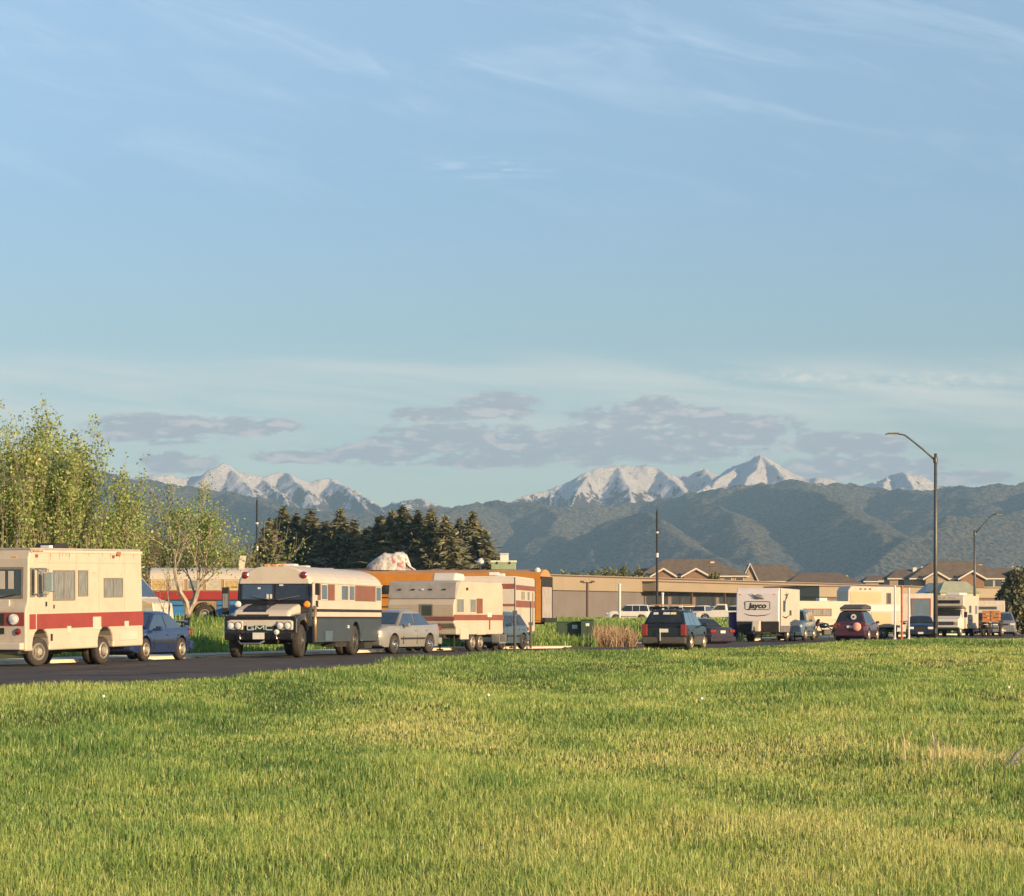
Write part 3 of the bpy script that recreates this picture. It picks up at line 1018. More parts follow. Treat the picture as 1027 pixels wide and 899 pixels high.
def car(name, label, cat, paint, L, W, hood, belt, roof, wheels, r=0.32, gm=None, tail=None, group=None, trim=None, rimm=None, rear_lights=None, hatch=False, plate=True, lower=None):
    """passenger car. belt: height of the waist; hood: (front z, cowl x); roof: 4 x,z points rear-base, rear-top, front-top, front-base
    tail: height of the boot lid"""
    root = thing(name, label, cat, group=group)
    gm = gm or glass
    hw = W / 2
    yb = lambda z: hw - 0.06 * max(0, (0.55 - z)) - 0.06 * max(0, z - 0.62)
    yc = lambda z: hw - 0.075 - 0.36 * max(0, z - belt)
    (rbx, rbz), (rtx, rtz), (ftx, ftz), (fbx, fbz) = roof
    hz_ = hood
    tz = tail if tail else belt
    xr, xf = -L / 2, L / 2
    tops = [(xr - 0.02, tz - 0.16), (xr + 0.05, tz - 0.03), (xr + 0.16, tz), (max(rbx, xr + 0.2), rbz), (fbx, fbz), ((fbx + xf) / 2, (fbz + hz_) / 2 + 0.035), (xf - 0.35, hz_ + 0.01), (xf - 0.12, hz_ - 0.06), (xf, hz_ - 0.17)]
    tx = [p_[0] for p_ in tops]; tzs = [p_[1] for p_ in tops]
    st = set(np.round(np.linspace(xr, xf, 34), 3))
    for xw in wheels:
        for t_ in np.linspace(-1, 1, 13):
            st.add(round(xw + (r + 0.06) * math.sin(t_ * math.pi / 2), 4))
        st.add(round(xw - r - 0.0605, 4)); st.add(round(xw + r + 0.0605, 4))
    st = sorted(st)
    vs, fs = [], []
    for x_ in st:
        zt_ = float(np.interp(x_, tx, tzs))
        zb0 = 0.24 + 0.10 * max(0, (abs(x_) - (xf - 0.25)) / 0.25)
        for xw in wheels:
            d_ = abs(x_ - xw)
            if d_ < r + 0.06:
                zb0 = max(zb0, r + math.sqrt(max(0, (r + 0.06) ** 2 - d_ * d_)))
        e_ = max(0, (abs(x_) - (xf - 0.45)) / 0.45)
        w0 = hw * (1 - 0.16 * e_ ** 2.2) * (1 - 0.01 * abs(x_))
        ring = [(0.95, zb0), (0.985, max(zb0 + 0.005, 0.40)), (1.0, max(zb0 + 0.01, 0.56)), (0.992, max(zb0 + 0.015, 0.56 + (zt_ - 0.56) * 0.5)), (0.965, max(zb0 + 0.02, zt_ - 0.10)), (0.93, zt_ - 0.035), (0.86, zt_ - 0.005), (0.5, zt_ + 0.02), (0, zt_ + 0.03)]
        full = [(w0 * k_, z_) for k_, z_ in ring]
        full = full + [(-a_, z_) for a_, z_ in reversed(full[:-1])]
        vs += [(x_, a_, z_) for a_, z_ in full]
    nn = 17
    for i in range(len(st) - 1):
        for j in range(nn - 1):
            fs.append((i * nn + j, i * nn + j + 1, (i + 1) * nn + j + 1, (i + 1) * nn + j))
        fs.append((i * nn + nn - 1, i * nn, (i + 1) * nn, (i + 1) * nn + nn - 1))
    fs.append(tuple(range(nn))); fs.append(tuple((len(st) - 1) * nn + j for j in range(nn - 1, -1, -1)))
    body = part('body', MB().add(vs, fs), paint, root, smooth=True)
    body.data.set_sharp_from_angle(angle=R(38))
    cab = [(rbx - 0.01, rbz - 0.04), (rtx, rtz - 0.02), (rtx + 0.15, rtz + 0.02), ((rtx + ftx) / 2, max(rtz, ftz) + 0.045), (ftx - 0.15, ftz + 0.025), (ftx, ftz - 0.01), (fbx + 0.01, fbz - 0.04)]
    cx = sorted(set(np.round(np.concatenate([np.linspace(cab[0][0], cab[-1][0], 22), [c_[0] for c_ in cab]]), 3)))
    vs, fs = [], []
    for x_ in cx:
        zt_ = float(np.interp(x_, [c_[0] for c_ in cab], [c_[1] for c_ in cab]))
        z0_ = belt - 0.05
        h_ = max(0.01, zt_ - z0_)
        full = [(yc(z0_ + h_ * f_) - ins, z0_ + h_ * f_ - dz_) for f_, ins, dz_ in ((0, 0, 0), (0.5, 0, 0), (0.86, 0.0, 0), (0.95, 0.018, 0), (1.0, 0.07, 0.0))]
        yt_ = full[-1][0]
        full += [(yt_ * 0.6, zt_ + 0.012), (0, zt_ + 0.02)]
        full = full + [(-a_, z_) for a_, z_ in reversed(full[:-1])]
        vs += [(x_, a_, z_) for a_, z_ in full]
    nn = 13
    for i in range(len(cx) - 1):
        for j in range(nn - 1):
            fs.append((i * nn + j, i * nn + j + 1, (i + 1) * nn + j + 1, (i + 1) * nn + j))
        fs.append((i * nn + nn - 1, i * nn, (i + 1) * nn, (i + 1) * nn + nn - 1))
    fs.append(tuple(range(nn))); fs.append(tuple((len(cx) - 1) * nn + j for j in range(nn - 1, -1, -1)))
    cbn = part('cabin', MB().add(vs, fs), paint, body, smooth=True)
    cbn.data.set_sharp_from_angle(angle=R(35))
    # side glass, front to rear
    zt = min(rtz, ftz) - 0.07
    zb_ = belt + 0.03
    def xat(z, a, b):
        return a[0] + (b[0] - a[0]) * (z - a[1]) / (b[1] - a[1])
    fr = lambda z: xat(z, (fbx, fbz), (ftx, ftz)) - 0.10
    rr = lambda z: xat(z, (rbx, rbz), (rtx, rtz)) + (0.12 if not hatch else 0.10)
    span_t = (rr(zt), fr(zt)); span_b = (rr(zb_), fr(zb_))
    n = 3 if hatch else 2
    cuts_b = np.linspace(span_b[0], span_b[1], n + 1)
    # pillars upright in the middle
    mids = [cuts_b[0]] + [ (span_t[0] + (span_t[1] - span_t[0]) * i / n * 1.0) for i in range(1, n)] + [cuts_b[-1]]
    for i in range(n):
        ab = mids[i] + (0.03 if i else 0); bb = mids[i + 1] - (0.03 if i < n - 1 else 0)
        at_ = (span_t[0] if i == 0 else mids[i] + 0.03); bt = (span_t[1] if i == n - 1 else mids[i + 1] - 0.03)
        for s in (1, -1):
            pts = [(ab, s * (yc(zb_)), zb_), (bb, s * yc(zb_), zb_), (bt, s * yc(zt), zt), (at_, s * yc(zt), zt)]
            M = MB().poly_slab(pts, 0.012, (0, s, 0.34))
            part('side_window', M, gm, body)
    # windscreen and rear glass
    for (a, b, nm, d) in (((fbx, fbz), (ftx, ftz), 'windscreen', 1), ((rbx, rbz), (rtx, rtz), 'rear_window', -1)):
        p = lambda t_: (a[0] + (b[0] - a[0]) * t_, a[1] + (b[1] - a[1]) * t_)
        (xa, za), (xb, zb2) = p(0.10), p(0.90)
        wa, wb = yc(za) - 0.09, yc(zb2) - 0.08
        nx, nz = (b[1] - a[1]), -(b[0] - a[0])
        ll = math.hypot(nx, nz); nx, nz = nx / ll, nz / ll
        if nx * d < 0:
            nx, nz = -nx, -nz
        pts = [(xa, -wa, za), (xa, wa, za), (xb, wb, zb2), (xb, -wb, zb2)]
        part(nm, MB().poly_slab(pts, 0.014, (nx, 0, nz)), gm if d > 0 else glass, body)
    # bumpers, lamps, plate, handles, mirrors
    part('front_bumper', MB().box(xf - 0.14, xf + 0.09, -hw + 0.06, hw - 0.06, 0.28, 0.50), trim or paint, root, bevel=0.05)
    part('rear_bumper', MB().box(xr - 0.09, xr + 0.14, -hw + 0.05, hw - 0.05, 0.30, 0.55), trim or paint, root, bevel=0.05)
    part('grille', MB().box(xf - 0.05, xf + 0.045, -0.34, 0.34, hz_ - 0.26, hz_ - 0.15), flatblack, root)
    for s in (1, -1):
        part('headlight', MB().box(xf - 0.16, xf + 0.045, min(s * (hw - 0.46), s * (hw - 0.11)), max(s * (hw - 0.46), s * (hw - 0.11)), hz_ - 0.27, hz_ - 0.12), lens, root, bevel=0.03)
        if rear_lights:
            z0, z1, wi = rear_lights
            part('tail_light', MB().box(xr - 0.05, xr + 0.20, min(s * (hw - wi), s * (hw - 0.045)), max(s * (hw - wi), s * (hw - 0.045)), z0, z1), redlens, root, bevel=0.03)
        else:
            part('tail_light', MB().box(xr - 0.045, xr + 0.12, min(s * (hw - 0.42), s * (hw - 0.075)), max(s * (hw - 0.42), s * (hw - 0.075)), tz - 0.25, tz - 0.1), redlens, root, bevel=0.02)
        mxx = fbx - 0.42
        Mm = MB().box(mxx, mxx + 0.12, min(s * (hw + 0.02), s * (hw + 0.20)), max(s * (hw + 0.02), s * (hw + 0.20)), belt + 0.0, belt + 0.13)
        Mm.box(mxx + 0.03, mxx + 0.08, min(s * (hw - 0.08), s * (hw + 0.03)), max(s * (hw - 0.08), s * (hw + 0.03)), belt + 0.02, belt + 0.06)
        part('mirror', Mm, paint, root, bevel=0.02)
        for xh in (mids[1] - 0.02 + 0.0, mids[0] + 0.35):
            part('door_handle', MB().box(xh, xh + 0.16, min(s * (yb(0.8) - 0.01), s * (yb(0.8) + 0.03)), max(s * (yb(0.8) - 0.01), s * (yb(0.8) + 0.03)), belt - 0.14, belt - 0.11), trim or paint, root)
        # door gaps as thin dark strips
        for xd in (fbx - 0.30, mids[1], mids[0] + 0.25):
            part('door_seam', MB().box(xd, xd + 0.012, min(s * (yb(0.6) - 0.03), s * (yb(0.6) + 0.004)), max(s * (yb(0.6) - 0.03), s * (yb(0.6) + 0.004)), 0.34, 0.62), flatblack, root)
        part('side_moulding', MB().box(wheels[0] + r + 0.12 if wheels[0] < wheels[1] else wheels[1] + r + 0.12, max(wheels) - r - 0.12, min(s * (yb(.5) - .01), s * (yb(.5) + .022)), max(s * (yb(.5) - .01), s * (yb(.5) + .022)), 0.50, 0.56), trim or flatblack, root)
    if plate:
        part('number_plate', MB().box(xf + 0.085, xf + 0.11, -0.16, 0.16, 0.33, 0.45), plate_m, root)
        part('number_plate', MB().box(xr - 0.045, xr - 0.02, -0.16, 0.16, tz - 0.28, tz - 0.15), plate_m, root)
    part('underside', MB().box(xr + 0.35, xf - 0.35, -hw + 0.27, hw - 0.27, 0.18, 0.5), under, root)
    for xw in wheels:
        for s in (1, -1):
            wheel(root, xw, s * (hw - 0.015), r, 0.20, rim=rimm)
    return root


def trailer_frame(root, x0, x1, w_, z):
    M = MB()
    for s in (1, -1):
        M.box(x0, x1, s * w_ - 0.04, s * w_ + 0.04, z - 0.14, z)
    for x in np.linspace(x0 + 0.2, x1 - 0.2, 6):
        M.box(x - 0.03, x + 0.03, -w_, w_, z - 0.12, z - 0.05)
    return part('chassis', M, under, root)


def tongue(root, xf, ln, w_, z):
    M = MB()
    for s in (1, -1):
        M.tube([(xf, s * w_, z), (xf + ln, 0, z)], 0.05, 4)
    M.tube([(xf + ln * 0.8, 0, 0.03), (xf + ln * 0.8, 0, z + 0.35)], 0.035, 8)
    M.box(xf + ln * 0.8 - 0.1, xf + ln * 0.8 + 0.1, -0.1, 0.1, 0.0, 0.04)
    M.lathe([(0.0, 0), (0.06, 0.02), (0.07, 0.07), (0.0, 0.12)], (xf + ln + 0.02, 0, z - 0.03), 'z', 8)
    return part('tongue', M, under, root)


def tank(root, x, y, z, m):
    M = MB().lathe([(0.0, 0), (0.13, 0.03), (0.155, 0.1), (0.155, 0.42), (0.12, 0.50), (0.05, 0.53), (0.05, 0.58)], (x, y, z), 'z', 14)
    return part('propane_tank', M, m, root, smooth=True)

# ================================================================== 1. class A motorhome, front left
mh = thing('motorhome', 'boxy cream motorhome with a wide faded red stripe, nearest vehicle at the left edge', 'motorhome')
KS = (0.016, 3.1)       # the body sits a little nose down
L_, HW = 6.2, 1.12
side = body_outline(-3.1, 3.1, 0.38, [(-3.1, 0.62), (-3.0, 2.93), (2.86, 2.93), (2.96, 2.70), (2.98, 1.62), (3.1, 1.45)], [-1.02, 2.34], 0.42, 0.52)
M = shear(MB().prism(side, -HW, HW), *KS)
body = part('body', M, cream, mh, bevel=0.05, seg=3)
part('roof', shear(MB().box(-2.98, 2.84, -HW + 0.02, HW - 0.02, 2.925, 2.985), *KS), greycap, mh, bevel=0.02)
part('roof_edge_trim', shear(MB().box(-3.0, 2.87, HW - 0.01, HW + 0.025, 2.86, 2.925), *KS), cream2, mh)
part('roof_vent', shear(MB().prism([(-0.4, 3.0), (-0.38, 3.13), (0.25, 3.13), (0.36, 3.0)], -0.25, 0.35), *KS), flatblack, mh, bevel=0.03)
part('roof_vent', shear(MB().box(0.42, 0.62, 0.1, 0.35, 2.99, 3.07), *KS), white, mh)
# red stripe in panels, broken by the cab door
for a, b in ((-3.09, 2.58), (2.63, 2.93)):
    part('stripe', shear(MB().box(a, b, HW - 0.005, HW + 0.008, 0.93, 1.31), *KS), redstripe, mh)
part('stripe', shear(MB().box(3.02, 3.11, -HW + 0.05, HW - 0.05, 1.02, 1.36), *KS), redstripe, mh)
part('cab_door', shear(MB().box(2.59, 2.62, HW - 0.005, HW + 0.012, 0.95, 2.72).box(2.0, 2.59, HW - 0.005, HW + 0.010, 2.70, 2.72), *KS), cream2, mh)
win_left(mh, 2.68, 2.91, 1.74, 2.48, HW, k=KS, name='quarter_window')
win_left(mh, 2.10, 2.56, 1.74, 2.48, HW, k=KS, gm=glassgrey)
win_left(mh, 0.64, 1.77, 1.64, 2.42, HW, gm=glassgrey, k=KS, rails=1)
win_left(mh, -0.04, 0.48, 1.74, 2.42, HW, gm=glassgrey, k=KS)
win_left(mh, -1.93, -0.89, 1.70, 2.22, HW, gm=glassgrey, k=KS, rails=1)
# hatches and fittings on the side
for a, b, c, d in ((-0.73, -0.30, 0.86, 1.20), (0.85, 1.05, 0.80, 0.98), (-2.25, -2.02, 0.86, 1.06), (-2.72, -1.77, 0.55, 0.78), (-0.5, -0.3, 2.36, 2.46)):
    part('service_hatch', shear(MB().box(a, b, HW - 0.005, HW + 0.02, c, d), *KS), cream2, mh, bevel=0.006)
for a, b, c, d in ((1.80, 1.88, 0.62, 0.80), (2.08, 2.14, 1.50, 1.62), (1.70, 1.74, 1.44, 1.54)):
    part('lock', shear(MB().box(a, b, HW - 0.005, HW + 0.02, c, d), *KS), flatblack, mh)
for x in (2.55, -1.45):
    part('marker_light', shear(MB().box(x, x + 0.10, HW - 0.005, HW + 0.03, 2.74, 2.82), *KS), brownstripe, mh)
Mx = shear(MB().box(2.42, 2.56, HW + 0.14, HW + 0.44, 1.86, 2.36), *KS)
mir = part('side_mirror', Mx, chrome, mh, bevel=0.02)
part('mirror_arm', shear(MB().tube([(2.7, HW, 1.82), (2.49, HW + 0.28, 1.80), (2.49, HW + 0.28, 2.44), (2.7, HW, 2.46)], 0.015), *KS), chrome, mir)
# front
win_front(mh, 2.985, -0.98, 0.98, 1.72, 2.50, k=KS, name='windscreen', rails=1, fw=0.06, lean=0.02)
for a, b in ((0.25, 0.45), (0.55, 0.70), (-0.6, -0.35)):
    part('curtain', shear(MB().box(2.99, 3.0, a, b, 1.95, 2.40), *KS), cream2, mh)
part('hood_panel', shear(MB().box(3.0, 3.06, -0.95, 0.62, 1.44, 1.68), *KS), cream2, mh, bevel=0.02)
part('grille', shear(MB().box(3.1, 3.125, -0.72, 0.50, 1.05, 1.33), *KS), flatblack, mh)
part('grille', shear(MB().box(3.1, 3.125, -0.72, 0.50, 0.82, 0.97), *KS), flatblack, mh)
for y in (0.78, -0.92):
    hl = part('headlight', shear(MB().lathe([(0.135, 0), (0.135, 0.035), (0.10, 0.03), (0.095, 0.05), (0, 0.07)], (3.105, y, 1.19), 'x', 16), *KS), lens, mh)
    part('fog_light', shear(MB().lathe([(0.085, 0), (0.085, 0.03), (0, 0.05)], (3.105, y + 0.12, 0.88), 'x', 12), *KS), redlens, mh)
part('bumper', shear(MB().box(3.02, 3.28, -1.08, 1.06, 0.42, 0.60), *KS), cream2, mh, bevel=0.03)
part('bumper_underside', shear(MB().box(2.7, 3.2, -0.95, 0.95, 0.32, 0.44), *KS), under, mh)
part('wiper', shear(MB().tube([(3.03, 0.1, 1.70), (3.03, 0.75, 1.80)], 0.014).tube([(3.03, -0.8, 1.70), (3.03, -0.2, 1.80)], 0.014), *KS), flatblack, mh)
for y in (-0.7, 0.0, 0.7):
    part('marker_light', shear(MB().box(2.9, 2.95, y - 0.06, y + 0.06, 2.72, 2.77), *KS), amber, mh)
seam = mat('panel_seam', (0.36, 0.31, 0.22), 0.6, 0.1)
for a_, b_ in ((1.95, 0.38), (0.56, 1.31), (-0.65, 1.31), (-2.05, 0.38)):
    part('panel_seam', shear(MB().box(a_, a_ + 0.012, HW - 0.003, HW + 0.0035, max(b_, 1.32), 2.84), *KS), seam, mh)
part('panel_seam', shear(MB().box(-3.05, 2.5, HW - 0.003, HW + 0.0035, 2.60, 2.612), *KS), seam, mh)
rustm = mat('rust_stain', (0.26, 0.13, 0.06), 0.8, 0.4, 6.0)
rr_ = random.Random(4)
for k in range(12):
    a_ = rr_.uniform(-2.9, 2.3); l_ = rr_.uniform(0.05, 0.22)
    part('rust_streak', shear(MB().add([(a_, HW + 0.003, 2.85), (a_ + 0.03, HW + 0.003, 2.85), (a_ + 0.02, HW + 0.003, 2.85 - l_)], [(0, 1, 2)]), *KS), rustm, mh)
part('roof_rust', shear(MB().box(2.3, 2.84, HW + 0.024, HW + 0.029, 2.88, 2.915), *KS), rustm, mh)
part('roof_rust', shear(MB().box(-1.75, -1.55, HW + 0.024, HW + 0.05, 2.80, 2.91), *KS), rustm, mh)
trailer_frame(mh, -2.9, 2.9, 0.5, 0.52)
part('exhaust_pipe', MB().tube([(1.4, 0.55, 0.38), (-0.4, 0.6, 0.36), (-2.9, 0.6, 0.42)], 0.045), under, mh)
part('fuel_tank', MB().box(0.1, 1.1, -0.45, 0.45, 0.28, 0.56), under, mh, bevel=0.05)
part('wheel_well', MB().box(-1.5, -0.5, 0.45, 0.66, 0.45, 1.0), flatblack, mh)
part('wheel_well', MB().box(1.85, 2.85, 0.45, 0.66, 0.45, 1.0), flatblack, mh)
wheel(mh, 2.44, 1.12, 0.37, 0.22, steer=R(-16)); wheel(mh, 2.44, -1.09, 0.37, 0.22, steer=R(-16))
for s in (1, -1):
    wheel(mh, -0.95, s * 1.08, 0.37, 0.21); wheel(mh, -0.95, s * 0.82, 0.37, 0.21)
set_corner(mh, 2.98, HW, 28.5, 70.0, face_us(20.5))

# ================================================================== 2. blue sedan behind it
bs_ = car('sedan', 'blue four-door sedan parked close behind the striped motorhome', 'car', bluepaint, 4.35, 1.70, 0.86, 0.86,
          [(-1.45, 0.98), (-0.85, 1.38), (0.30, 1.38), (1.05, 0.92)], [1.32, -1.26], 0.33, gm=glassblue, tail=1.02)
part('boot_spoiler', MB().prism([(-2.15, 1.10), (-2.12, 1.16), (-1.82, 1.13), (-1.86, 1.09)], -0.66, 0.66).box(-2.05, -1.95, 0.5, 0.56, 0.98, 1.11).box(-2.05, -1.95, -0.56, -0.5, 0.98, 1.11), bluepaint, bs_, bevel=0.01)
set_corner(bs_, 1.32, 0.85, 147, 79.5, face_us(16.5))

# ================================================================== 3. black and white converted bus with a long nose
gb = thing('school_bus', 'black and white short converted school bus with a black and white hood', 'bus')
HWb = 1.22
sec = [(-HWb, 1.25), (-HWb, 2.30)] + [(-HWb * math.cos(R(a)), 2.30 + 0.60 * math.sin(R(a))) for a in range(12, 180, 12)] + [(HWb, 2.30), (HWb, 1.25)]
LB = 8.9
low = body_outline(-LB, 0.0, 0.46, [(-LB, 1.27), (0.0, 1.27)], [-5.40], 0.62, 0.50)
lb = part('lower_body', MB().prism(low, -HWb + 0.005, HWb - 0.005), charcoal, gb, bevel=0.02)
for k in range(9):
    z = 0.56 + k * 0.078
    part('rib', MB().box(-4.74, -0.02, HWb - 0.01, HWb + 0.012, z, z + 0.022), charcoal, lb)
    part('rib', MB().box(-LB + 0.02, -6.06, HWb - 0.01, HWb + 0.012, z, z + 0.022), charcoal, lb)
ub = part('upper_body', MB().xprism(sec, 0.0, -LB), cream2, gb, bevel=0.03)
# front cap leaning back above the windscreen
cap = [(y * 1.006, z) for y, z in sec if z > 2.29]
part('roof_cap', MB().xprism([(y * 1.0, z * 1.0) for y, z in cap], 0.0, 0.14, 0.93), cream2, gb, bevel=0.03)
part('rain_gutter', MB().box(-LB, 0.02, HWb - 0.01, HWb + 0.03, 2.33, 2.37), cream2, gb)
for a, b in ((1.50, 1.56),):
    part('dark_band', MB().box(-LB + 0.01, -0.01, HWb - 0.005, HWb + 0.014, 1.43, 1.52), flatblack, gb)
part('dark_band', MB().box(-LB + 0.01, -0.01, HWb - 0.005, HWb + 0.012, 1.22, 1.28), flatblack, gb)
# window band: panels and panes from front to rear
bw = dict(z0=1.79, z1=2.32)
def bus_panel(x0, x1, m, nm='window_cover'):
    part(nm, MB().box(x0, x1, HWb - 0.005, HWb + 0.018, 1.80, 2.31), m, gb)
brownpanel = mat('brown_panel', (0.20, 0.085, 0.055), 0.5, 0.1, 2.0)
bus_panel(-0.86, -0.52, brownpanel)
win_left(gb, -1.70, -0.93, 1.79, 2.32, HWb, gm=glassblue, fm=cream2)
bus_panel(-2.56, -1.76, brownpanel)
bus_panel(-3.32, -2.62, cream)
win_left(gb, -4.34, -3.40, 1.79, 2.32, HWb, gm=glassblue, fm=cream2)
win_left(gb, -5.17, -4.42, 1.79, 2.32, HWb, gm=glassblue, fm=cream2)
bus_panel(-7.96, -5.23, brownpanel)
win_left(gb, -8.80, -8.02, 1.79, 2.32, HWb, gm=glassblue, fm=cream2)
part('fuel_flap', MB().box(-0.55, -0.30, HWb, HWb + 0.02, 1.58, 1.78), flatblack, gb)
part('side_label_panel', MB().box(-2.30, -1.43, HWb, HWb + 0.02, 0.50, 0.82), slate, gb)
part('marker_light', MB().box(-4.4, -4.25, HWb, HWb + 0.03, 0.9, 1.0), lens, gb)
for y in (0.95, -0.95):
    part('warning_light', MB().lathe([(0.115, 0), (0.115, 0.05), (0.08, 0.08), (0, 0.09)], (0.10, y, 2.58), 'x', 18), redlens, gb)
for y in (-0.25, 0, 0.25):
    part('marker_light', MB().box(0.0, 0.16, y - 0.06, y + 0.06, 2.86, 2.92), amber, gb)
# black cowl and windscreen
part('cowl', MB().prism([(-0.01, 0.95), (-0.01, 2.36), (0.06, 2.34), (0.14, 1.76), (0.30, 1.62), (0.30, 0.95)], -HWb + 0.01, HWb - 0.01), black, gb, bevel=0.04)
for y0, y1 in ((-1.08, -0.03), (0.03, 1.08)):
    win_front(gb, 0.135, y0, y1, 1.80, 2.32, fm=flatblack, gm=glassblue if y0 < 0 else glass, name='windscreen_pane', lean=0.06, fw=0.035)
part('windscreen_surround', MB().box(0.07, 0.11, -1.16, 1.16, 2.34, 2.42), chrome, gb, bevel=0.02)
for y, q in ((0.12, 0.7), (-0.12, -0.6)):
    part('wiper', MB().tube([(0.20, y, 1.80), (0.17, y + q, 1.93)], 0.016), chrome, gb)
part('dashboard_tag', MB().box(0.142, 0.15, -0.25, -0.18, 1.84, 1.98).box(0.142, 0.15, -0.14, -0.07, 1.84, 1.98), white, gb)
part('windscreen_sticker', MB().box(0.10, 0.112, 0.15, 0.28, 2.24, 2.29).box(0.105, 0.117, -0.55, -0.46, 2.14, 2.20), white, gb)
# nose: fenders, hood with stripe, grille
hood = [(0.28, 1.68), (0.9, 1.60), (1.45, 1.48), (1.62, 1.36), (1.62, 1.02), (0.28, 1.02)]
hd = part('hood', MB().prism(hood, -0.92, 0.92), cream2, gb, bevel=0.10, seg=4)
part('hood_stripe', MB().prism([(0.27, 1.69), (0.9, 1.615), (1.42, 1.50), (1.55, 1.42), (1.50, 1.40), (0.27, 1.5)], -0.62, 0.14), black, hd, bevel=0.01)
part('hood_vent', MB().box(1.60, 1.64, -0.75, 0.25, 1.30, 1.345), flatblack, hd)
fpoly = lambda: clean([(0.28, 0.80), (0.28, 1.42), (0.7, 1.40), (1.35, 1.34), (1.66, 1.26), (1.70, 0.72)] + [(0.95 + 0.60 * math.cos(a), 0.56 + 0.60 * math.sin(a)) for a in np.linspace(0.5, math.pi - 0.5, 10)])
for s in (1, -1):
    a, b = sorted((s * 0.70, s * 1.17))
    part('front_fender', MB().prism(fpoly(), a, b), black, gb, bevel=0.05, seg=3)
part('nose_panel', MB().box(1.55, 1.70, -1.12, 1.12, 1.16, 1.29), black, gb, bevel=0.02)
part('grille_panel', MB().box(1.58, 1.73, -0.98, 0.98, 0.99, 1.17), cream2, gb, bevel=0.02)
part('grille', MB().box(1.60, 1.71, -0.74, 0.74, 0.56, 0.99), flatblack, gb)
for s in (1, -1):
    a, b = sorted((s * 0.54, s * 1.05))
    pod = part('headlight_pod', MB().box(1.60, 1.76, a, b, 0.86, 1.15), cream2, gb, bevel=0.04)
    for yy_ in (s * 0.67, s * 0.91):
        part('headlight', MB().lathe([(0.105, 0), (0.105, 0.02), (0.085, 0.012), (0.08, 0.03), (0, 0.045)], (1.76, yy_, 1.0), 'x', 16), lens, pod)
        part('headlight_ring', MB().lathe([(0.115, 0), (0.122, 0.025), (0.108, 0.03), (0.105, 0.0)], (1.762, yy_, 1.0), 'x', 16, close=False), rimdark, pod)
part('badge_bar', MB().box(1.70, 1.735, -0.44, 0.44, 0.86, 0.995), flatblack, gb)
def stroke(Mx_, pts, ws, x, t=0.012):
    for (p, q), (wa, wb) in zip(zip(pts[:-1], pts[1:]), zip(ws[:-1], ws[1:])):
        d = Vector((q[0] - p[0], q[1] - p[1])).normalized(); n_ = Vector((-d.y, d.x))
        Mx_.add([(x, p[0] + n_.x * wa, p[1] + n_.y * wa), (x, p[0] - n_.x * wa, p[1] - n_.y * wa), (x, q[0] - n_.x * wb, q[1] - n_.y * wb), (x, q[0] + n_.x * wb, q[1] + n_.y * wb),
                 (x + t, p[0] + n_.x * wa, p[1] + n_.y * wa), (x + t, p[0] - n_.x * wa, p[1] - n_.y * wa), (x + t, q[0] - n_.x * wb, q[1] - n_.y * wb), (x + t, q[0] + n_.x * wb, q[1] + n_.y * wb)],
                [(0, 1, 2, 3), (4, 7, 6, 5), (0, 4, 5, 1), (1, 5, 6, 2), (2, 6, 7, 3), (3, 7, 4, 0)])
letm = mat('pale_teal_letters', (0.42, 0.60, 0.60), 0.4, 0.05)
b0_, b1_ = 0.868, 0.985
for chars in ([[(-0.20, b1_), (-0.40, b1_), (-0.40, b0_), (-0.20, b0_), (-0.20, 0.92), (-0.28, 0.92)]],
              [[(-0.135, b0_), (-0.125, b1_), (0.0, 0.895), (0.125, b1_), (0.135, b0_)]],
              [[(0.40, b1_), (0.20, b1_), (0.20, b0_), (0.40, b0_)]]):
    LM = MB()
    for k_, ch_ in enumerate(chars):
        for s_i in range(len(ch_) - 1):
            stroke(LM, [ch_[s_i], ch_[s_i + 1]], [0.013, 0.013], 1.738 + 0.0006 * s_i)
    part('badge_letter', LM, letm, gb)
part('front_bumper', MB().box(1.70, 1.92, -1.10, 1.10, 0.55, 0.80), black, gb, bevel=0.05)
pl = part('number_plate', MB().box(1.925, 1.94, -0.17, 0.20, 0.58, 0.78), plate_m, gb)
part('tow_hook', MB().tube([(1.9, 0.62, 0.62), (2.02, 0.62, 0.60), (2.02, 0.62, 0.72)], 0.025).tube([(1.9, -0.55, 0.62), (2.02, -0.55, 0.60), (2.02, -0.55, 0.72)], 0.025), chrome, gb)
part('tow_bar', MB().tube([(1.95, -0.62, 0.52), (2.12, -0.5, 0.44), (2.12, 0.1, 0.44), (1.95, 0.2, 0.52)], 0.035), chrome, gb)
part('fog_lamp', MB().lathe([(0.08, 0), (0.08, 0.06), (0.0, 0.09)], (1.92, 0.60, 0.80), 'x', 12), lens, gb)
part('front_axle', MB().tube([(0.95, -1.0, 0.52), (0.95, 1.0, 0.52)], 0.07).box(0.3, 1.5, -0.35, 0.35, 0.42, 0.9), under, gb)
for s in (1, -1):
    part('turn_signal', MB().lathe([(0.10, 0), (0.11, 0.05), (0.07, 0.10), (0, 0.11)], (0.32, s * 1.12, 1.66), 'x', 14), amber if s > 0 else lens, gb)
part('exhaust_stack', MB().tube([(0.10, 1.31, 0.48), (0.10, 1.31, 1.62)], 0.055, 12), mat('copper_pipe', (0.55, 0.38, 0.22), 0.3, 0.1, 3.0, metal=0.7), gb, smooth=True)
dm = part('door_mirror', MB().box(0.25, 0.33, -1.66, -1.42, 1.35, 2.20), flatblack, gb, bevel=0.03)
part('mirror_glass', MB().box(0.332, 0.34, -1.63, -1.45, 1.55, 2.00), glassgrey, dm)
part('mirror_arm', MB().tube([(0.2, -1.2, 2.2), (0.27, -1.5, 2.22), (0.27, -1.5, 1.35), (0.2, -1.2, 1.33)], 0.02), flatblack, dm)
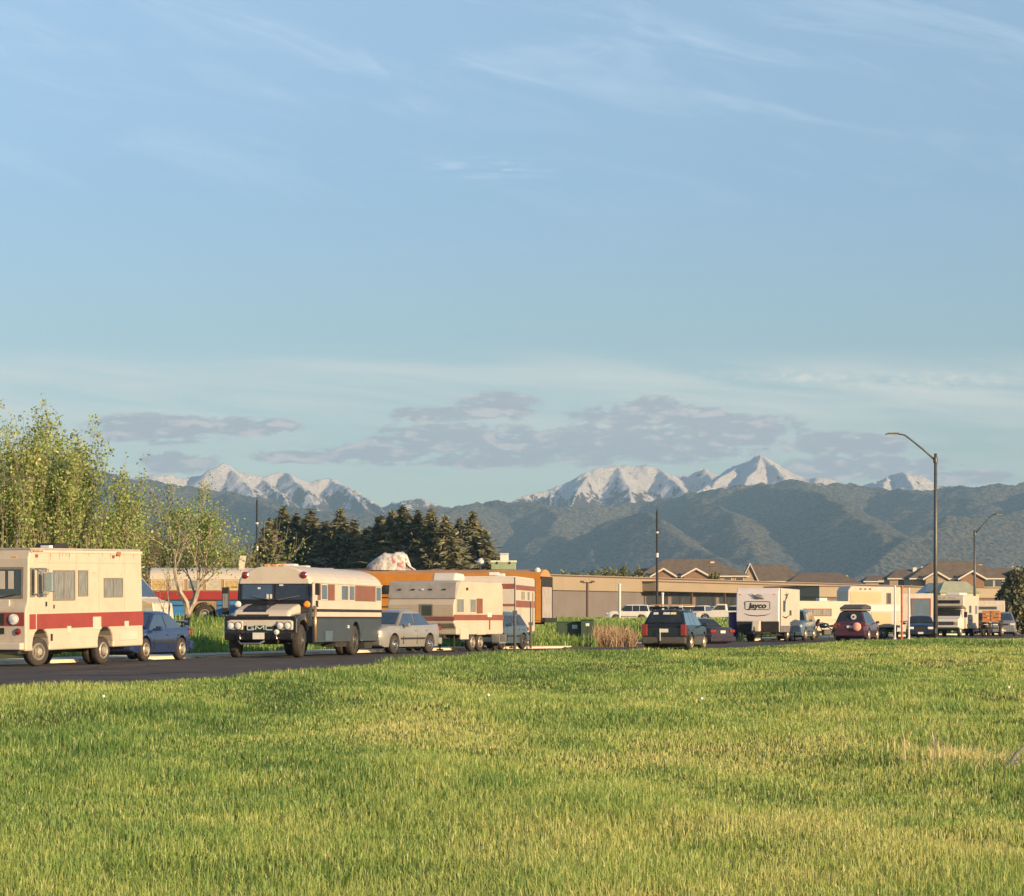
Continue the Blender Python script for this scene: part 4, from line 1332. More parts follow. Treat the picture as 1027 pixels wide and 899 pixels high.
part('side_mirror', MB().box(0.2, 0.26, 1.35, 1.50, 1.95, 2.32), flatblack, gb, bevel=0.02)
part('roof_hatch', MB().box(-1.6, -1.1, -0.3, 0.3, 2.88, 2.96).box(-3.4, -3.0, -0.2, 0.2, 2.88, 2.94), white, gb, bevel=0.02)
trailer_frame(gb, -8.7, 1.5, 0.42, 0.56)
part('battery_box', MB().box(-4.4, -3.0, 0.75, 1.15, 0.30, 0.50), under, gb)
part('exhaust_pipe', MB().tube([(-3.0, 0.7, 0.36), (-8.9, 0.75, 0.36)], 0.05), under, gb)
part('step', MB().box(-7.6, -6.6, 0.8, 1.2, 0.22, 0.42), under, gb)
for s in (1, -1):
    wheel(gb, 0.95, s * 1.14, 0.52, 0.28, steer=R(6), rim=rimdark, hub=0.5)
    wheel(gb, -5.40, s * 1.17, 0.50, 0.27, rim=rimdark, hub=0.52); wheel(gb, -5.40, s * 0.85, 0.50, 0.27, rim=rimdark, hub=0.52)
set_corner(gb, 0.0, HWb, 314, 87.5, face_us(11.3))

# ================================================================== 4. silver sedan behind the bus
sc_ = car('sedan', 'silver beige sedan parked between the black and white bus and the camper trailer', 'car', silver, 4.7, 1.76, 0.93, 0.93,
          [(-1.55, 1.03), (-1.0, 1.47), (0.35, 1.47), (1.05, 1.00)], [1.40, -1.36], 0.33, gm=glassblue, tail=1.06, rimm=chrome)
set_corner(sc_, 1.40, 0.88, 396.5, 96.5, face_us(24.5))


# ================================================================== 5. trailers behind
def camper(name, label, L, W, zb, zt, m, heading, corner_px, D, front_lean=0.0, cat='camper trailer', wheels=(0.0,), r=0.33, z=0.0, side_poly=None, group=None):
    t = thing(name, label, cat, group=group)
    hw = W / 2
    prof = side_poly or [(-L / 2, zb), (-L / 2 + 0.05, zt), (L / 2 - 0.25 - front_lean, zt), (L / 2 - front_lean * 0.4, zt - 0.5), (L / 2, zb + 0.6), (L / 2 - 0.1, zb)]
    b = part('body', MB().prism(prof, -hw, hw), m, t, bevel=0.05, seg=3)
    part('roof', MB().box(-L / 2 + 0.08, L / 2 - 0.3 - front_lean, -hw + 0.03, hw - 0.03, zt - 0.01, zt + 0.04), white, t, bevel=0.015)
    trailer_frame(t, -L / 2 + 0.1, L / 2 - 0.1, hw * 0.62, zb)
    tongue(t, L / 2 - 0.1, 1.1, hw * 0.6, zb - 0.05)
    for x in wheels:
        for s in (1, -1):
            wheel(t, x, s * (hw - 0.02), r, 0.18)
            part('wheel_guard', MB().prism([(x - r - 0.1, zb), (x - r - 0.02, zb + 0.16), (x + r + 0.02, zb + 0.16), (x + r + 0.1, zb)], min(s * (hw - 0.01), s * (hw + 0.03)), max(s * (hw - 0.01), s * (hw + 0.03))), m, t)
    for sx in (-L / 2 + 0.35, L / 2 - 0.45):
        for s in (1, -1):
            part('stabiliser_jack', MB().tube([(sx, s * (hw - 0.2), zb), (sx, s * (hw - 0.2), 0.05)], 0.03).box(sx - 0.1, sx + 0.1, s * (hw - 0.2) - 0.1, s * (hw - 0.2) + 0.1, 0.0, 0.05), under, t)
    set_corner(t, L / 2, hw, corner_px, D, face_us(heading), z)
    return t


t1 = camper('camper_trailer', 'cream camper trailer with a weathered grey front cap and brown waist stripe', 4.9, 2.7, 0.62, 2.55, cream, 21.5, 455.5, 103.0, wheels=(-0.15,), r=0.34,
            side_poly=[(-2.45, 0.62), (-2.42, 2.45), (-2.3, 2.58), (1.7, 2.62), (2.2, 2.55), (2.32, 1.95), (2.45, 1.75), (2.45, 1.05), (2.2, 0.85), (2.2, 0.62)])
hw = 1.35
part('front_cap', MB().prism([(1.7, 2.64), (2.24, 2.57), (2.36, 1.97), (2.30, 1.93), (2.0, 2.4)], -hw - 0.01, hw + 0.004), greycap, t1, bevel=0.02)
for y in (-0.9, -0.35, 0.0, 0.35, 0.9):
    part('marker_light', MB().box(2.28, 2.33, y - 0.05, y + 0.05, 2.28, 2.33), flatblack if y else lens, t1)
for k in range(5):
    part('siding_rib', MB().box(2.43, 2.462, -hw + 0.05, -0.05, 1.34 + k * 0.09, 1.36 + k * 0.09).box(2.43, 2.462, 0.55, hw - 0.05, 1.34 + k * 0.09, 1.36 + k * 0.09), tan, t1)
win_front(t1, 2.45, -0.02, 0.50, 1.28, 1.76, gm=glass, rails=0)
part('stripe', MB().box(2.44, 2.465, -hw, hw, 1.14, 1.30), brownstripe, t1)
part('stripe', MB().box(-2.44, 2.44, hw - 0.005, hw + 0.012, 1.16, 1.37), brownstripe, t1)
win_left(t1, 1.50, 2.25, 1.42, 1.98, hw, gm=glassgrey, fm=cream2)
win_left(t1, 0.32, 0.96, 1.42, 1.98, hw, gm=glassgrey, fm=cream2)
win_left(t1, -0.30, 0.28, 1.42, 1.98, hw, gm=brownpanel, fm=brownpanel, name='shuttered_window')
part('porch_light', MB().box(1.2, 1.3, hw, hw + 0.05, 2.28, 2.38), flatblack, t1)
part('awning_crank', MB().box(-1.05, -0.98, hw, hw + 0.03, 0.80, 1.2), brownstripe, t1)
part('vent_cover', MB().box(-1.15, -0.75, hw, hw + 0.05, 1.28, 1.44), white, t1)
part('service_hatch', MB().box(1.13, 1.92, hw - 0.01, hw + 0.04, 0.45, 0.85), cream2, t1, bevel=0.01)
for s in (1, -1):
    wheel(t1, 0.62, s * (hw - 0.02), 0.34, 0.18)
wheel(t1, -2.0, hw - 0.1, 0.2, 0.12, rim=rimdark)
part('step', MB().box(-2.0, -1.3, hw, hw + 0.3, 0.28, 0.33).box(-2.0, -1.96, hw, hw + 0.3, 0.28, 0.62).box(-1.34, -1.3, hw, hw + 0.3, 0.28, 0.62), alu, t1)
part('rack_cover', MB().box(2.46, 2.9, -0.9, 0.75, 0.62, 0.92), cream2, t1, bevel=0.04)
tank(t1, 3.0, 0.2, 0.58, white); tank(t1, 3.0, -0.2, 0.58, white)

t2 = camper('fifth_wheel_trailer', 'tall cream trailer with two brown bands, half hidden behind the grey capped camper', 7.2, 2.45, 0.66, 2.93, cream2, 7.0, 516.5, 114.5, wheels=(-1.1, -0.2), r=0.34)
hw = 1.225
for z0, z1 in ((2.46, 2.66), (1.74, 2.02)):
    part('stripe', MB().prism([(3.20, z0), (3.20, z1), (3.56, z1), (3.62, z0)], -hw + 0.02, hw - 0.02), brownstripe, t2)
    part('stripe', MB().box(-3.55, 3.3, hw - 0.005, hw + 0.014, z0 - 0.04, z1 - 0.04), brownstripe, t2)
win_left(t2, 0.2, 1.6, 1.98, 2.40, hw, gm=glassgrey, fm=cream2, rails=1)
win_left(t2, -1.6, -0.6, 1.98, 2.40, hw, gm=glassgrey, fm=cream2)
win_left(t2, -3.0, -2.3, 0.9, 2.4, hw, gm=glassgrey, fm=cream2, name='entry_door')
part('air_conditioner', MB().prism([(0.5, 2.62), (0.55, 2.90), (1.35, 2.94), (1.5, 2.62)], 0.02, 1.0), white, t1, bevel=0.09)
part('roof_vent', MB().box(0.6, 1.0, -0.2, 0.2, 3.04, 3.18).box(-1.4, -1.0, -0.2, 0.2, 3.04, 3.16), white, t2, bevel=0.02)
part('ladder', MB().tube([(-3.64, -0.5, 0.9), (-3.64, -0.5, 3.1)], 0.02).tube([(-3.64, -0.1, 0.9), (-3.64, -0.1, 3.1)], 0.02).tube([(-3.64, -0.5, 1.5), (-3.64, -0.1, 1.5)], 0.02).tube([(-3.64, -0.5, 2.1), (-3.64, -0.1, 2.1)], 0.02).tube([(-3.64, -0.5, 2.7), (-3.64, -0.1, 2.7)], 0.02), alu, t2)

# teal hatchback past the first trailer
tb = car('hatchback', 'small teal blue hatchback squeezed in past the end of the cream camper trailer', 'car', teal, 3.6, 1.6, 0.88, 0.92,
         [(-1.62, 0.98), (-1.30, 1.42), (0.40, 1.46), (1.00, 0.98)], [1.15, -1.12], 0.30, gm=glass, tail=0.98, hatch=True, rimm=rimdark)
set_corner(tb, -1.7, 0.8, 531, 114.0, face_us(22))

# ================================================================== 6. dark wagon driving away in the road
fw = car('estate_car', 'dark teal wagon seen from behind with a loaded roof rack and red tail lights', 'car', darkgreen, 4.45, 1.74, 0.92, 0.93,
         [(-2.14, 1.02), (-1.72, 1.50), (0.50, 1.50), (1.15, 1.00)], [1.36, -1.27], 0.34, gm=glassblue, hatch=True, rear_lights=(0.58, 1.02, 0.26), trim=claddinggrey, tail=1.0)
for s in (1, -1):
    part('side_cladding', MB().box(-0.85, 0.95, min(s * 0.84, s * 0.89), max(s * 0.84, s * 0.89), 0.27, 0.50), claddinggrey, fw, bevel=0.02)
rk = part('roof_rack', MB().tube([(-1.5, -0.60, 1.57), (0.4, -0.60, 1.59)], 0.025).tube([(-1.5, 0.60, 1.57), (0.4, 0.60, 1.59)], 0.025).tube([(-1.2, -0.72, 1.62), (-1.2, 0.72, 1.62)], 0.025).tube([(0.1, -0.72, 1.63), (0.1, 0.72, 1.63)], 0.025), flatblack, fw)
for i, (y, c_) in enumerate(((-0.5, 0), (-0.05, 1), (0.4, 0))):
    part('bike_clamp', MB().box(-1.3, -1.1, y, y + 0.12, 1.63, 1.70), (white, chrome, flatblack)[i], rk)
fb = part('bike_tray', MB().box(-1.5, 0.5, -0.15, -0.08, 1.64, 1.67).box(-1.5, 0.5, 0.28, 0.35, 1.64, 1.67), flatblack, rk)
for y0, y1, m_ in ((-0.15, 0.10, white), (0.28, 0.46, mat('pale_sticker', (0.6, 0.6, 0.6), 0.5, 0.2, 20)), (-0.38, -0.18, mat('yellow_sticker', (0.7, 0.62, 0.35), 0.5, 0.1))):
    part('sticker', MB().slab([(-1.86, y1, 1.37), (-1.86, y0, 1.37), (-1.79, y0, 1.45), (-1.79, y1, 1.45)], 0.006), m_, fw)
part('hitch_strap', MB().box(-2.36, -2.33, 0.10, 0.13, 0.32, 0.86), white, fw)
part('tow_ball', MB().tube([(-2.2, 0.1, 0.32), (-2.45, 0.1, 0.32)], 0.04).lathe([(0, 0), (0.035, 0.02), (0.035, 0.06), (0, 0.08)], (-2.42, 0.1, 0.34), 'z', 8), flatblack, fw)
part('rear_wiper', MB().tube([(-2.13, 0.0, 1.08), (-2.03, 0.4, 1.14)], 0.012), flatblack, fw)
set_corner(fw, -2.22, -0.87, 689.5, 101.5, math.atan2(math.cos(R(14)), math.sin(R(14))))
# planks across its rack
bd = part('timber_load', MB().box(-1.1, -0.95, -0.85, 0.70, 1.70, 1.74).box(-0.9, -0.75, -0.80, 0.72, 1.70, 1.745).box(-0.72, -0.6, -0.84, 0.66, 1.70, 1.735), wood)
bd.location = fw.location; bd.rotation_euler = fw.rotation_euler
tag(bd, 'short orange-brown planks lying across the roof rack of the dark wagon', 'planks')

# dark sedan beyond it
ds = car('sedan', 'dark purple sedan parked beyond the dark wagon with the roof rack', 'car', mat('dark_purple_paint', (0.03, 0.022, 0.04), 0.25, 0.1, 2.0, coat=0.8), 4.5, 1.75, 0.90, 0.90,
         [(-1.5, 1.0), (-0.95, 1.42), (0.4, 1.42), (1.15, 0.96)], [1.36, -1.32], 0.32, tail=1.0)
ds.location = (lat(694, 139), 139, g1(lat(694, 139), 139) + 0.02); ds.rotation_euler = (0, 0, R(128))

# ================================================================== 7. the travel trailer with lettering
jt = thing('camper_trailer', 'white travel trailer with large Jayco lettering on its front wall', 'camper trailer')
W_, L_ = 2.32, 5.6
hw = W_ / 2
pf = [(-L_ / 2, 0.52), (-L_ / 2, 2.86), (L_ / 2 - 0.30, 2.90), (L_ / 2 - 0.05, 2.62), (L_ / 2, 1.9), (L_ / 2, 1.12), (L_ / 2 - 0.12, 1.02), (L_ / 2 - 0.12, 0.52)]
part('body', MB().prism(pf, -hw, hw), cream2, jt, bevel=0.04, seg=3)
part('front_cap', MB().prism([(L_ / 2 - 0.34, 2.93), (L_ / 2 - 0.02, 2.64), (L_ / 2 + 0.035, 1.9), (L_ / 2 + 0.035, 1.08), (L_ / 2 - 0.15, 1.06)], -hw - 0.012, hw + 0.012), pinkish, jt, bevel=0.05, seg=3)
part('corner_trim', MB().box(L_ / 2 - 0.42, L_ / 2 - 0.33, hw - 0.005, hw + 0.02, 0.55, 2.88), flatblack, jt)
part('stone_guard', MB().box(L_ / 2 - 0.13, L_ / 2 - 0.02, -hw + 0.01, hw - 0.01, 0.50, 1.07), flatblack, jt)
part('skirt', MB().box(-L_ / 2 + 0.02, L_ / 2 - 0.34, hw - 0.005, hw + 0.012, 0.52, 0.86), mat('grey_skirt', (0.16, 0.15, 0.15), 0.5, 0.2, 3), jt)
xf = L_ / 2 + 0.038
fr_ = MB()
for (a, b, c_, d_) in ((-0.66, 0.66, 2.15, 2.185), (-0.66, 0.66, 1.715, 1.75), (-0.70, -0.66, 1.75, 2.15), (0.66, 0.70, 1.75, 2.15)):
    fr_.box(xf - 0.03, xf + 0.012, a, b, c_, d_)
sign = part('logo_frame', fr_, flatblack, jt, bevel=0.02)
part('logo_panel', MB().box(xf - 0.03, xf + 0.004, -0.66, 0.66, 1.75, 2.15), white, sign)
part('lettering', text_on_front('Jayco', 0.40, xf + 0.008, 0.0, 1.93, depth=0.006, bold=0.014, width=1.12, shear_=0.18), flatblack, sign)
bird = MB()
def stroke(Mx_, pts, ws, x, t=0.012):
    for (p, q), (wa, wb) in zip(zip(pts[:-1], pts[1:]), zip(ws[:-1], ws[1:])):
        d = Vector((q[0] - p[0], q[1] - p[1])).normalized(); n_ = Vector((-d.y, d.x))
        Mx_.add([(x, p[0] + n_.x * wa, p[1] + n_.y * wa), (x, p[0] - n_.x * wa, p[1] - n_.y * wa), (x, q[0] - n_.x * wb, q[1] - n_.y * wb), (x, q[0] + n_.x * wb, q[1] + n_.y * wb),
                 (x + t, p[0] + n_.x * wa, p[1] + n_.y * wa), (x + t, p[0] - n_.x * wa, p[1] - n_.y * wa), (x + t, q[0] - n_.x * wb, q[1] - n_.y * wb), (x + t, q[0] + n_.x * wb, q[1] + n_.y * wb)],
                [(0, 1, 2, 3), (4, 7, 6, 5), (0, 4, 5, 1), (1, 5, 6, 2), (2, 6, 7, 3), (3, 7, 4, 0)])
BIRD = [([(-0.36, 2.60), (-0.22, 2.48), (-0.02, 2.40), (0.16, 2.40)], [0.008, 0.035, 0.03, 0.01]),
        ([(-0.26, 2.38), (0.0, 2.32), (0.22, 2.34), (0.40, 2.30)], [0.01, 0.03, 0.025, 0.006]),
        ([(-0.20, 2.48), (0.05, 2.54), (0.20, 2.48), (0.30, 2.36)], [0.008, 0.02, 0.022, 0.01])]
for p_, w_ in BIRD:
    stroke(bird, p_, w_, xf - 0.001)
part('bird_emblem', bird, mat('dark_grey_print', (0.08, 0.08, 0.09), 0.5, 0.05), jt)
sw = MB()
stroke(sw, [(-0.72, 1.52), (-0.45, 1.43), (0.0, 1.39), (0.45, 1.43), (0.72, 1.52)], [0.006, 0.018, 0.022, 0.018, 0.006], xf)
part('curved_line', sw, flatblack, jt)
em = MB()
SIDE = [([(0.2, 2.62), (0.7, 2.5), (1.3, 2.56)], [0.01, 0.05, 0.01]), ([(0.5, 2.44), (0.9, 2.36), (1.2, 2.18), (1.0, 2.08)], [0.01, 0.05, 0.04, 0.01]), ([(0.75, 2.7), (0.8, 2.5), (1.1, 2.3)], [0.01, 0.04, 0.01]), ([(0.1, 1.42), (1.0, 1.28), (1.9, 1.38)], [0.01, 0.04, 0.01])]
for p_, w_ in SIDE:
    s0 = MB(); stroke(s0, p_, w_, 0)
    em.add([(y_, hw + 0.004 + x_, z_) for x_, y_, z_ in s0.v], s0.f)
part('side_emblem', em, flatblack, jt)
win_left(jt, 1.15, 1.65, 1.62, 2.22, hw, fm=flatblack)
win_left(jt, -0.45, 0.0, 1.42, 1.70, hw, fm=flatblack)
part('corner_light', MB().box(xf - 0.1, xf - 0.03, -0.98, -0.90, 2.52, 2.57).box(xf - 0.1, xf - 0.03, 0.90, 0.98, 2.52, 2.57), amber, jt)
part('tongue_cover', MB().prism([(L_ / 2 + 0.1, 0.55), (L_ / 2 + 0.15, 1.12), (L_ / 2 + 0.42, 1.12), (L_ / 2 + 0.6, 0.55)], -0.22, 0.22), cream2, jt, bevel=0.05)
trailer_frame(jt, -L_ / 2 + 0.1, L_ / 2 - 0.1, 0.75, 0.5)
tongue(jt, L_ / 2 - 0.1, 1.2, 0.7, 0.46)
for x in (-0.55, 0.25):
    for s in (1, -1):
        wheel(jt, x, s * (hw - 0.02), 0.36, 0.2)
for sx in (2.4, -2.4):
    for s in (1, -1):
        part('stabiliser_jack', MB().tube([(sx, s * 0.95, 0.5), (sx, s * 0.95, 0.05)], 0.035).box(sx - 0.12, sx + 0.12, s * 0.95 - 0.12, s * 0.95 + 0.12, 0.0, 0.05), under, jt)
set_corner(jt, L_ / 2, hw, 781, 150.0, face_us(17.5))

# blue-grey jeep-like car behind it
jp = car('off_road_car', 'slate blue boxy off-road car behind the lettered white trailer', 'car', slate, 4.1, 1.72, 1.02, 1.08,
         [(-2.0, 1.1), (-1.85, 1.70), (0.35, 1.72), (0.75, 1.12)], [1.30, -1.22], 0.38, gm=glass, tail=1.08, hatch=True)
set_corner(jp, 1.30, 0.86, 808.5, 159.0, face_us(17))

# ================================================================== 8. side-on trailers at the bend
t3 = thing('camper_trailer', 'low tan camper trailer with one wide window, side on behind the maroon car', 'camper trailer')
hw = 1.15
b_ = [(-3.1, 0.50), (-3.1, 2.30), (2.8, 2.34), (3.05, 2.0), (3.1, 0.9), (2.9, 0.50)]
part('body', MB().prism(b_, -hw, hw), cream, t3, bevel=0.05, seg=3)
o = win_left(t3, -1.95, -0.15, 1.40, 1.86, hw, gm=glassgrey, fm=brownstripe, rails=2, fw=0.06)
part('stripe', MB().box(-3.08, 2.95, hw - 0.005, hw + 0.012, 1.12, 1.22), tan, t3)
part('entry_door', MB().box(1.5, 2.2, hw - 0.005, hw + 0.02, 0.55, 2.1), cream2, t3, bevel=0.01)
part('roof_vent', MB().box(-2.0, -1.5, -0.3, 0.3, 2.30, 2.50), white, t3, bevel=0.02)
trailer_frame(t3, -3.0, 3.0, 0.8, 0.5); tongue(t3, 3.0, 1.0, 0.7, 0.45)
for s in (1, -1):
    for x in (-0.4, 0.4):
        wheel(t3, x, s * (hw - 0.02), 0.34, 0.18)
set_corner(t3, -3.1, hw, 852, 168.0, face_us(75))

t4 = thing('camper_trailer', 'tall white and tan trailer directly behind the maroon car and three posts', 'camper trailer')
hw = 1.2
b_ = [(-1.7, 0.70), (-1.7, 3.22), (1.5, 3.26), (1.68, 3.0), (1.7, 1.6), (1.6, 0.70)]
part('body', MB().prism(b_, -hw, hw), cream2, t4, bevel=0.06, seg=3)
part('upper_panel', MB().box(-0.45, 1.5, hw - 0.005, hw + 0.015, 2.22, 2.92), tan, t4)
part('lower_panel', MB().box(-1.05, 0.1, hw - 0.005, hw + 0.015, 0.75, 1.58), tan, t4)
part('panel_frame', MB().box(-1.12, -1.05, hw, hw + 0.02, 0.72, 1.66).box(0.1, 0.16, hw, hw + 0.02, 0.72, 1.66).box(-1.05, 0.1, hw, hw + 0.02, 1.58, 1.66), cream, t4)
part('band', MB().box(-1.68, 1.66, hw - 0.003, hw + 0.01, 1.72, 2.10), white, t4)
win_left(t4, -1.1, -0.8, 2.15, 2.85, hw, gm=glass)
for x in (0.2, 0.5, 0.8):
    part('marker_light', MB().box(x, x + 0.12, hw, hw + 0.03, 3.05, 3.12), flatblack, t4)
trailer_frame(t4, -1.6, 1.6, 0.8, 0.7)
for s in (1, -1):
    wheel(t4, -0.6, s * (hw - 0.02), 0.36, 0.2)
part('landing_leg', MB().tube([(1.4, 1.0, 0.7), (1.4, 1.0, 0.05)], 0.05), under, t4)
part('landing_leg', MB().tube([(1.4, -1.0, 0.7), (1.4, -1.0, 0.05)], 0.05), under, t4)
set_corner(t4, 1.7, hw, 850, 172.0, face_us(80))

# maroon car, seen from behind, kayak box on its roof
mc = car('suv', 'maroon sport utility car seen from behind with a grey roof box', 'car', maroon, 4.5, 1.80, 0.98, 0.98,
         [(-2.15, 1.05), (-1.85, 1.62), (0.35, 1.62), (1.05, 1.05)], [1.38, -1.30], 0.36, hatch=True, tail=1.02, rear_lights=(0.85, 1.0, 0.36))
part('roof_box', MB().prism([(-1.9, 1.72), (-1.95, 1.85), (-0.6, 2.02), (0.7, 1.95), (0.9, 1.74)], -0.65, 0.62), claddinggrey, mc, bevel=0.06)
part('roof_bar', MB().tube([(-1.2, -0.7, 1.68), (-1.2, 0.7, 1.68)], 0.03).tube([(0.2, -0.7, 1.68), (0.2, 0.7, 1.68)], 0.03), flatblack, mc)
pk = mat('pink_sticker', (0.72, 0.33, 0.27), 0.5, 0.2, 8)
part('round_sticker', MB().lathe([(0.0, 0), (0.15, 0.001), (0.15, 0.02), (0.0, 0.021)], (-2.12, -0.18, 1.34), 'x', 16), white, mc)
part('sticker_centre', MB().lathe([(0.0, 0), (0.055, 0.001), (0.055, 0.01), (0.0, 0.011)], (-2.135, -0.18, 1.34), 'x', 12), flatblack, mc)
part('spare_cover', MB().lathe([(0.0, 0), (0.20, 0.01), (0.24, 0.06), (0.24, 0.14), (0, 0.14)], (-2.40, -0.38, 0.80), 'x', 18), pk, mc, smooth=True)
set_corner(mc, -2.25, -0.90, 869, 150.0, math.atan2(math.cos(R(17)), math.sin(R(17))))

# ================================================================== 9. pale motorhome with a big slate windscreen, dark sedan before it
bm_ = thing('motorhome', 'pale bus-like motorhome with one huge slate grey windscreen left of the tall lamp post', 'motorhome')
hw = 1.22
part('body', MB().prism([(-4, 0.5), (-4, 2.85), (3.9, 2.88), (4.0, 2.7), (4.05, 0.5)], -hw, hw), cream2, bm_, bevel=0.08, seg=3)
win_front(bm_, 4.03, -0.25, 1.00, 1.28, 2.55, gm=slate, fm=brownstripe, name='windscreen', fw=0.07, rails=0)
part('front_stripe', MB().box(4.03, 4.07, -1.1, 1.1, 1.05, 1.12), brownstripe, bm_)
for s in (1, -1):
    part('headlight', MB().box(4.0, 4.09, min(s * 0.75, s * 1.05), max(s * 0.75, s * 1.05), 0.7, 0.86), lens, bm_, bevel=0.02)
    for x in (2.8, -2.0):
        wheel(bm_, x, s * (hw - 0.02), 0.45, 0.25)
part('bumper', MB().box(4.0, 4.2, -1.2, 1.2, 0.42, 0.62), white, bm_, bevel=0.03)
for x in (-2.5, -1.0, 0.6, 2.2):
    win_left(bm_, x, x + 1.0, 1.7, 2.5, hw)
win_left(bm_, 3.1, 3.8, 1.5, 2.5, hw)
trailer_frame(bm_, -3.8, 3.8, 0.7, 0.5)
set_corner(bm_, 4.0, hw, 937, 178.0, face_us(0))
ds2 = car('sedan', 'dark navy sedan beside the foot of the tall lamp post', 'car', navy, 4.4, 1.75, 0.88, 0.90,
          [(-1.5, 0.98), (-0.95, 1.40), (0.4, 1.40), (1.1, 0.96)], [1.34, -1.3], 0.32, tail=1.0)
set_corner(ds2, 2.2, 0.87, 938, 168, face_us(8))

# ================================================================== 10. cab-over camper
rv = thing('camper_van', 'white cab-over camper van just right of the tall lamp post', 'camper van')
hw = 1.13
part('house_body', MB().prism([(-2.9, 0.55), (-2.9, 2.88), (2.0, 2.92), (2.25, 2.75), (2.25, 2.15), (1.2, 1.95), (1.2, 0.55)], -hw, hw), cream2, rv, bevel=0.06, seg=3)
part('cab', MB().prism([(1.15, 0.50), (1.15, 1.97), (1.7, 1.95), (2.15, 1.40), (2.85, 1.22), (2.92, 0.95), (2.92, 0.5)], -0.93, 0.93), white, rv, bevel=0.08, seg=3)
win_front(rv, 2.255, -0.88, 0.88, 2.32, 2.58, fw=0.03, name='overcab_window')
part('windscreen', MB().slab([(1.76, -0.82, 1.91), (2.12, -0.86, 1.45), (2.12, 0.86, 1.45), (1.76, 0.82, 1.91)], 0.02), glass, rv)
part('grille', MB().box(2.90, 2.945, -0.62, 0.55, 0.82, 1.06), rimdark, rv)
for s in (1, -1):
    part('headlight', MB().box(2.88, 2.95, min(s * 0.62, s * 0.86), max(s * 0.62, s * 0.86), 0.84, 1.04), lens if s < 0 else amber, rv, bevel=0.02)
    part('mirror', MB().box(1.95, 2.02, min(s * 1.1, s * 1.32), max(s * 1.1, s * 1.32), 1.35, 1.75), flatblack, rv)
    for x, r_ in ((2.15, 0.38), (-1.2, 0.38)):
        wheel(rv, x, s * (0.92 if x > 0 else hw - 0.02), r_, 0.22)
    for yy_ in (0.2, 0.5):
        part('marker_light', MB().box(2.24, 2.28, s * yy_ - 0.05, s * yy_ + 0.05, 2.72, 2.77), amber, rv)
part('bumper', MB().box(2.88, 3.08, -0.98, 0.98, 0.50, 0.66), flatblack, rv, bevel=0.03)
win_left(rv, -0.35, 0.45, 1.65, 2.2, hw, gm=glass)
win_left(rv, -0.75, 0.65, 1.12, 1.52, hw, gm=glassgrey, name='side_hatch')
win_left(rv, -2.4, -1.7, 1.6, 2.2, hw, gm=glassgrey)
win_left(rv, 1.45, 1.85, 1.42, 1.85, 0.92)
trailer_frame(rv, -2.8, 2.7, 0.6, 0.55)
part('roof_rack', MB().box(-2.0, 0.5, -0.5, 0.5, 2.93, 3.12), white, rv, bevel=0.05)
set_corner(rv, 2.25, hw, 966.5, 196.0, face_us(21))

# trailer and cars at the far right
t5 = thing('box_trailer', 'white box trailer at the far right behind the flatbed of orange crates', 'trailer')
hw = 1.2
part('body', MB().prism([(-3.2, 0.6), (-3.2, 2.72), (3.0, 2.76), (3.2, 2.4), (3.2, 0.6)], -hw, hw), cream2, t5, bevel=0.05, seg=3)
win_front(t5, 3.2, -0.95, 0.55, 2.02, 2.28, name='front_window')
for y in (-0.4, 0.0, 0.4):
    part('marker_light', MB().box(3.08, 3.14, y - 0.05, y + 0.05, 2.52, 2.58), amber, t5)
trailer_frame(t5, -3.1, 3.1, 0.7, 0.6); tongue(t5, 3.1, 1.0, 0.6, 0.5)
for s in (1, -1):
    for x in (-0.5, 0.4):
        wheel(t5, x, s * (hw - 0.02), 0.36, 0.2)
set_corner(t5, 3.2, hw, 1008, 228.0, face_us(6))
fl = thing('flatbed_trailer', 'small dark flatbed trailer carrying orange crates at the far right', 'trailer')
part('deck', MB().box(-1.6, 1.6, -0.62, 0.62, 1.02, 1.10), wood, fl)
part('side_rail', MB().box(-1.6, 1.6, 0.62, 0.66, 1.0, 1.16).box(-1.6, 1.6, -0.66, -0.62, 1.0, 1.16), flatblack, fl)
trailer_frame(fl, -1.5, 1.5, 0.6, 1.02); tongue(fl, 1.5, 1.0, 0.5, 0.6)
for s in (1, -1):
    wheel(fl, -0.5, s * 0.72, 0.42, 0.2); wheel(fl, 0.5, s * 0.72, 0.42, 0.2)
set_corner(fl, 1.6, 0.66, 1003, 196.0, face_us(14))
for i, (yy_, lab) in enumerate(((-0.31, 'left of the two orange crates on the flatbed trailer at far right'), (0.31, 'right of the two orange crates on the flatbed trailer at far right'))):
    cr_ = thing('crate', lab, 'crate', group='orange crates on the flatbed')
    K = MB()
    for z in (0.0, 0.26, 0.52):
        K.box(0.62, 0.66, -0.28, 0.28, z, z + 0.20).box(-0.66, -0.62, -0.28, 0.28, z, z + 0.20)
        K.box(-0.62, 0.62, 0.24, 0.28, z, z + 0.20).box(-0.62, 0.62, -0.28, -0.24, z, z + 0.20)
    part('slats', K, orange, cr_)
    part('corner_posts', MB().box(0.56, 0.62, 0.18, 0.24, 0, 0.74).box(0.56, 0.62, -0.24, -0.18, 0, 0.74).box(-0.62, -0.56, 0.18, 0.24, 0, 0.74).box(-0.62, -0.56, -0.24, -0.18, 0, 0.74).box(-0.6, 0.6, -0.24, 0.24, 0.01, 0.05), orange, cr_)
    c0, s0 = math.cos(fl.rotation_euler[2]), math.sin(fl.rotation_euler[2])
    lx, ly = 0.7, yy_
    cr_.location = (fl.location[0] + lx * c0 - ly * s0, fl.location[1] + lx * s0 + ly * c0, 1.10)
    cr_.rotation_euler = fl.rotation_euler
